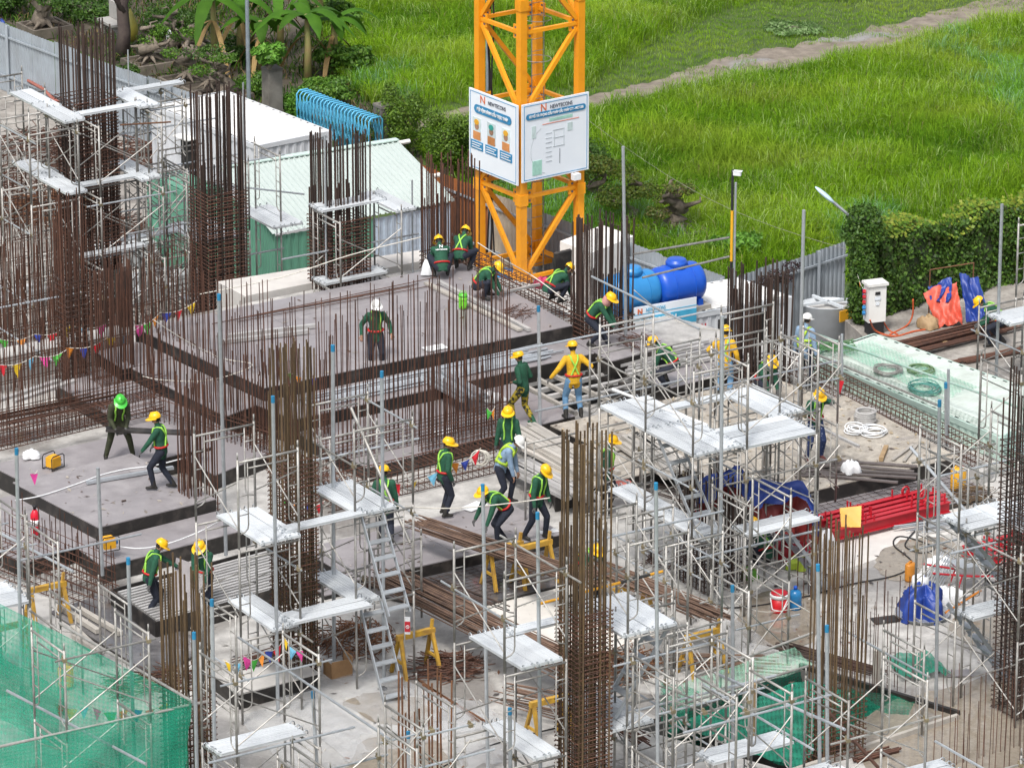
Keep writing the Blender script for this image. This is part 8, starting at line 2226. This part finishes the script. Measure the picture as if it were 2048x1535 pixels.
# pit kerb
for k, (a, b_) in enumerate((((1575, 1545), (1915, 1432)), ((1600, 1330), (1918, 1426)))):
    A, B = G(a[0], a[1], .05), G(b_[0], b_[1], .05); mb = MB(); mb.beam(A, B, .08, .1); solo(mb, 'pit_kerb', [WOODG, BLACKF][k], ['grey timber kerb along the near edge of the netted pit', 'dark timber kerb along the far edge of the netted pit'][k], 'kerb', A)
A, B = G(1614, 1320, 0), G(1500, 1390, 0)
for k, (px, py, h) in enumerate(((1492, 1435, 1.2), (1752, 1400, 1.0), (1503, 1500, 1.3))):
    c = G(px, py, -.3); mb = MB(); mb.box(c + Vector((0, 0, h / 2)), (.11, .09, h), AL); solo(mb, 'timber_post', [WOODG, WOODG, WOOD][k], ['grey timber post standing in the pit net', 'grey timber post right of the pit column', 'brown timber post at the near pit side'][k], 'post', c)

# ---------------------------------------------------------------- sawdust, chips and wire ends on decks and floor
def debris(label, polys, n, cols, smin, smax, seed, name='debris'):
    rg = np.random.RandomState(seed); P = []
    for pl, z, w_ in polys:
        q = [np.array(G(x, y, z)) for x, y in pl]
        for _ in range(int(n * w_)):
            s, t = rg.rand(), rg.rand(); P.append(q[0] * (1 - s) * (1 - t) + q[1] * s * (1 - t) + q[2] * s * t + q[3] * (1 - s) * t)
    P = np.array(P); N = len(P); P[:, 2] += .006 + .008 * rg.rand(N)
    a = rg.rand(N) * 6.28; t = np.stack([np.cos(a), np.sin(a), .12 * rg.randn(N)], 1); b_ = np.stack([-np.sin(a), np.cos(a), .12 * rg.randn(N)], 1)
    s = smin + (smax - smin) * rg.rand(N) ** 2
    o = quads_obj(name, None, P, t, b_, s, s * (.12 + .5 * rg.rand(N) ** 2), cols, rg)
    tag(o, label, 'debris', kind='stuff')
PAL = [(.5, .4, .26), (.42, .34, .22), (.3, .25, .2), (.55, .48, .38), (.18, .14, .12)]
debris('sawdust chips and offcuts strewn over the dusty decks', [([(1262, 890), (1690, 790), (1918, 913), (1490, 1012)], .46, .6), ([(1100, 850), (1540, 752), (1665, 800), (1215, 905)], .41, .4)], 1500, PAL, .02, .16, 3)
debris('wire ends and chips littering the concrete floor', [([(400, 1300), (1500, 1080), (2050, 1330), (700, 1600)], .012, .6), ([(1450, 1180), (1900, 1060), (2050, 1130), (1650, 1330)], .012, .25), ([(0, 1150), (420, 1180), (420, 1500), (0, 1500)], .07, .15)], 1500, [(.12, .09, .07), (.3, .27, .24), (.5, .48, .44), (.2, .1, .06), (.08, .07, .07)], .02, .18, 4)
debris('wire ends and dust on the plywood decks', [([(271, 655), (925, 526), (1145, 650), (529, 775)], .905, .5), ([(25, 964), (262, 906), (432, 997), (196, 1054)], .625, .2), ([(600, 1097), (1010, 1000), (1130, 1066), (712, 1160)], .325, .3)], 500, [(.1, .06, .04), (.3, .27, .24), (.42, .38, .33)], .02, .2, 5)

block('form_or_painted_void', 'black slab painted as the shaded gap between the decks at the standing pipes', [(1168, 738), (1236, 726), (1328, 786), (1262, 808)], 0.045, 0.004, DARK, 'formwork')  # no real gap here: the shade between decks is painted on a slab
lumber('dark beams spanning the open gap between the decks', (1175, 752), (1300, 790), .12, 4, 1, .09, .1, BLACKF, 3.2)
lumber('steel joists behind the crouching worker', (1245, 735), (1430, 695), .42, 5, 1, .07, .07, ALU, 3.0)
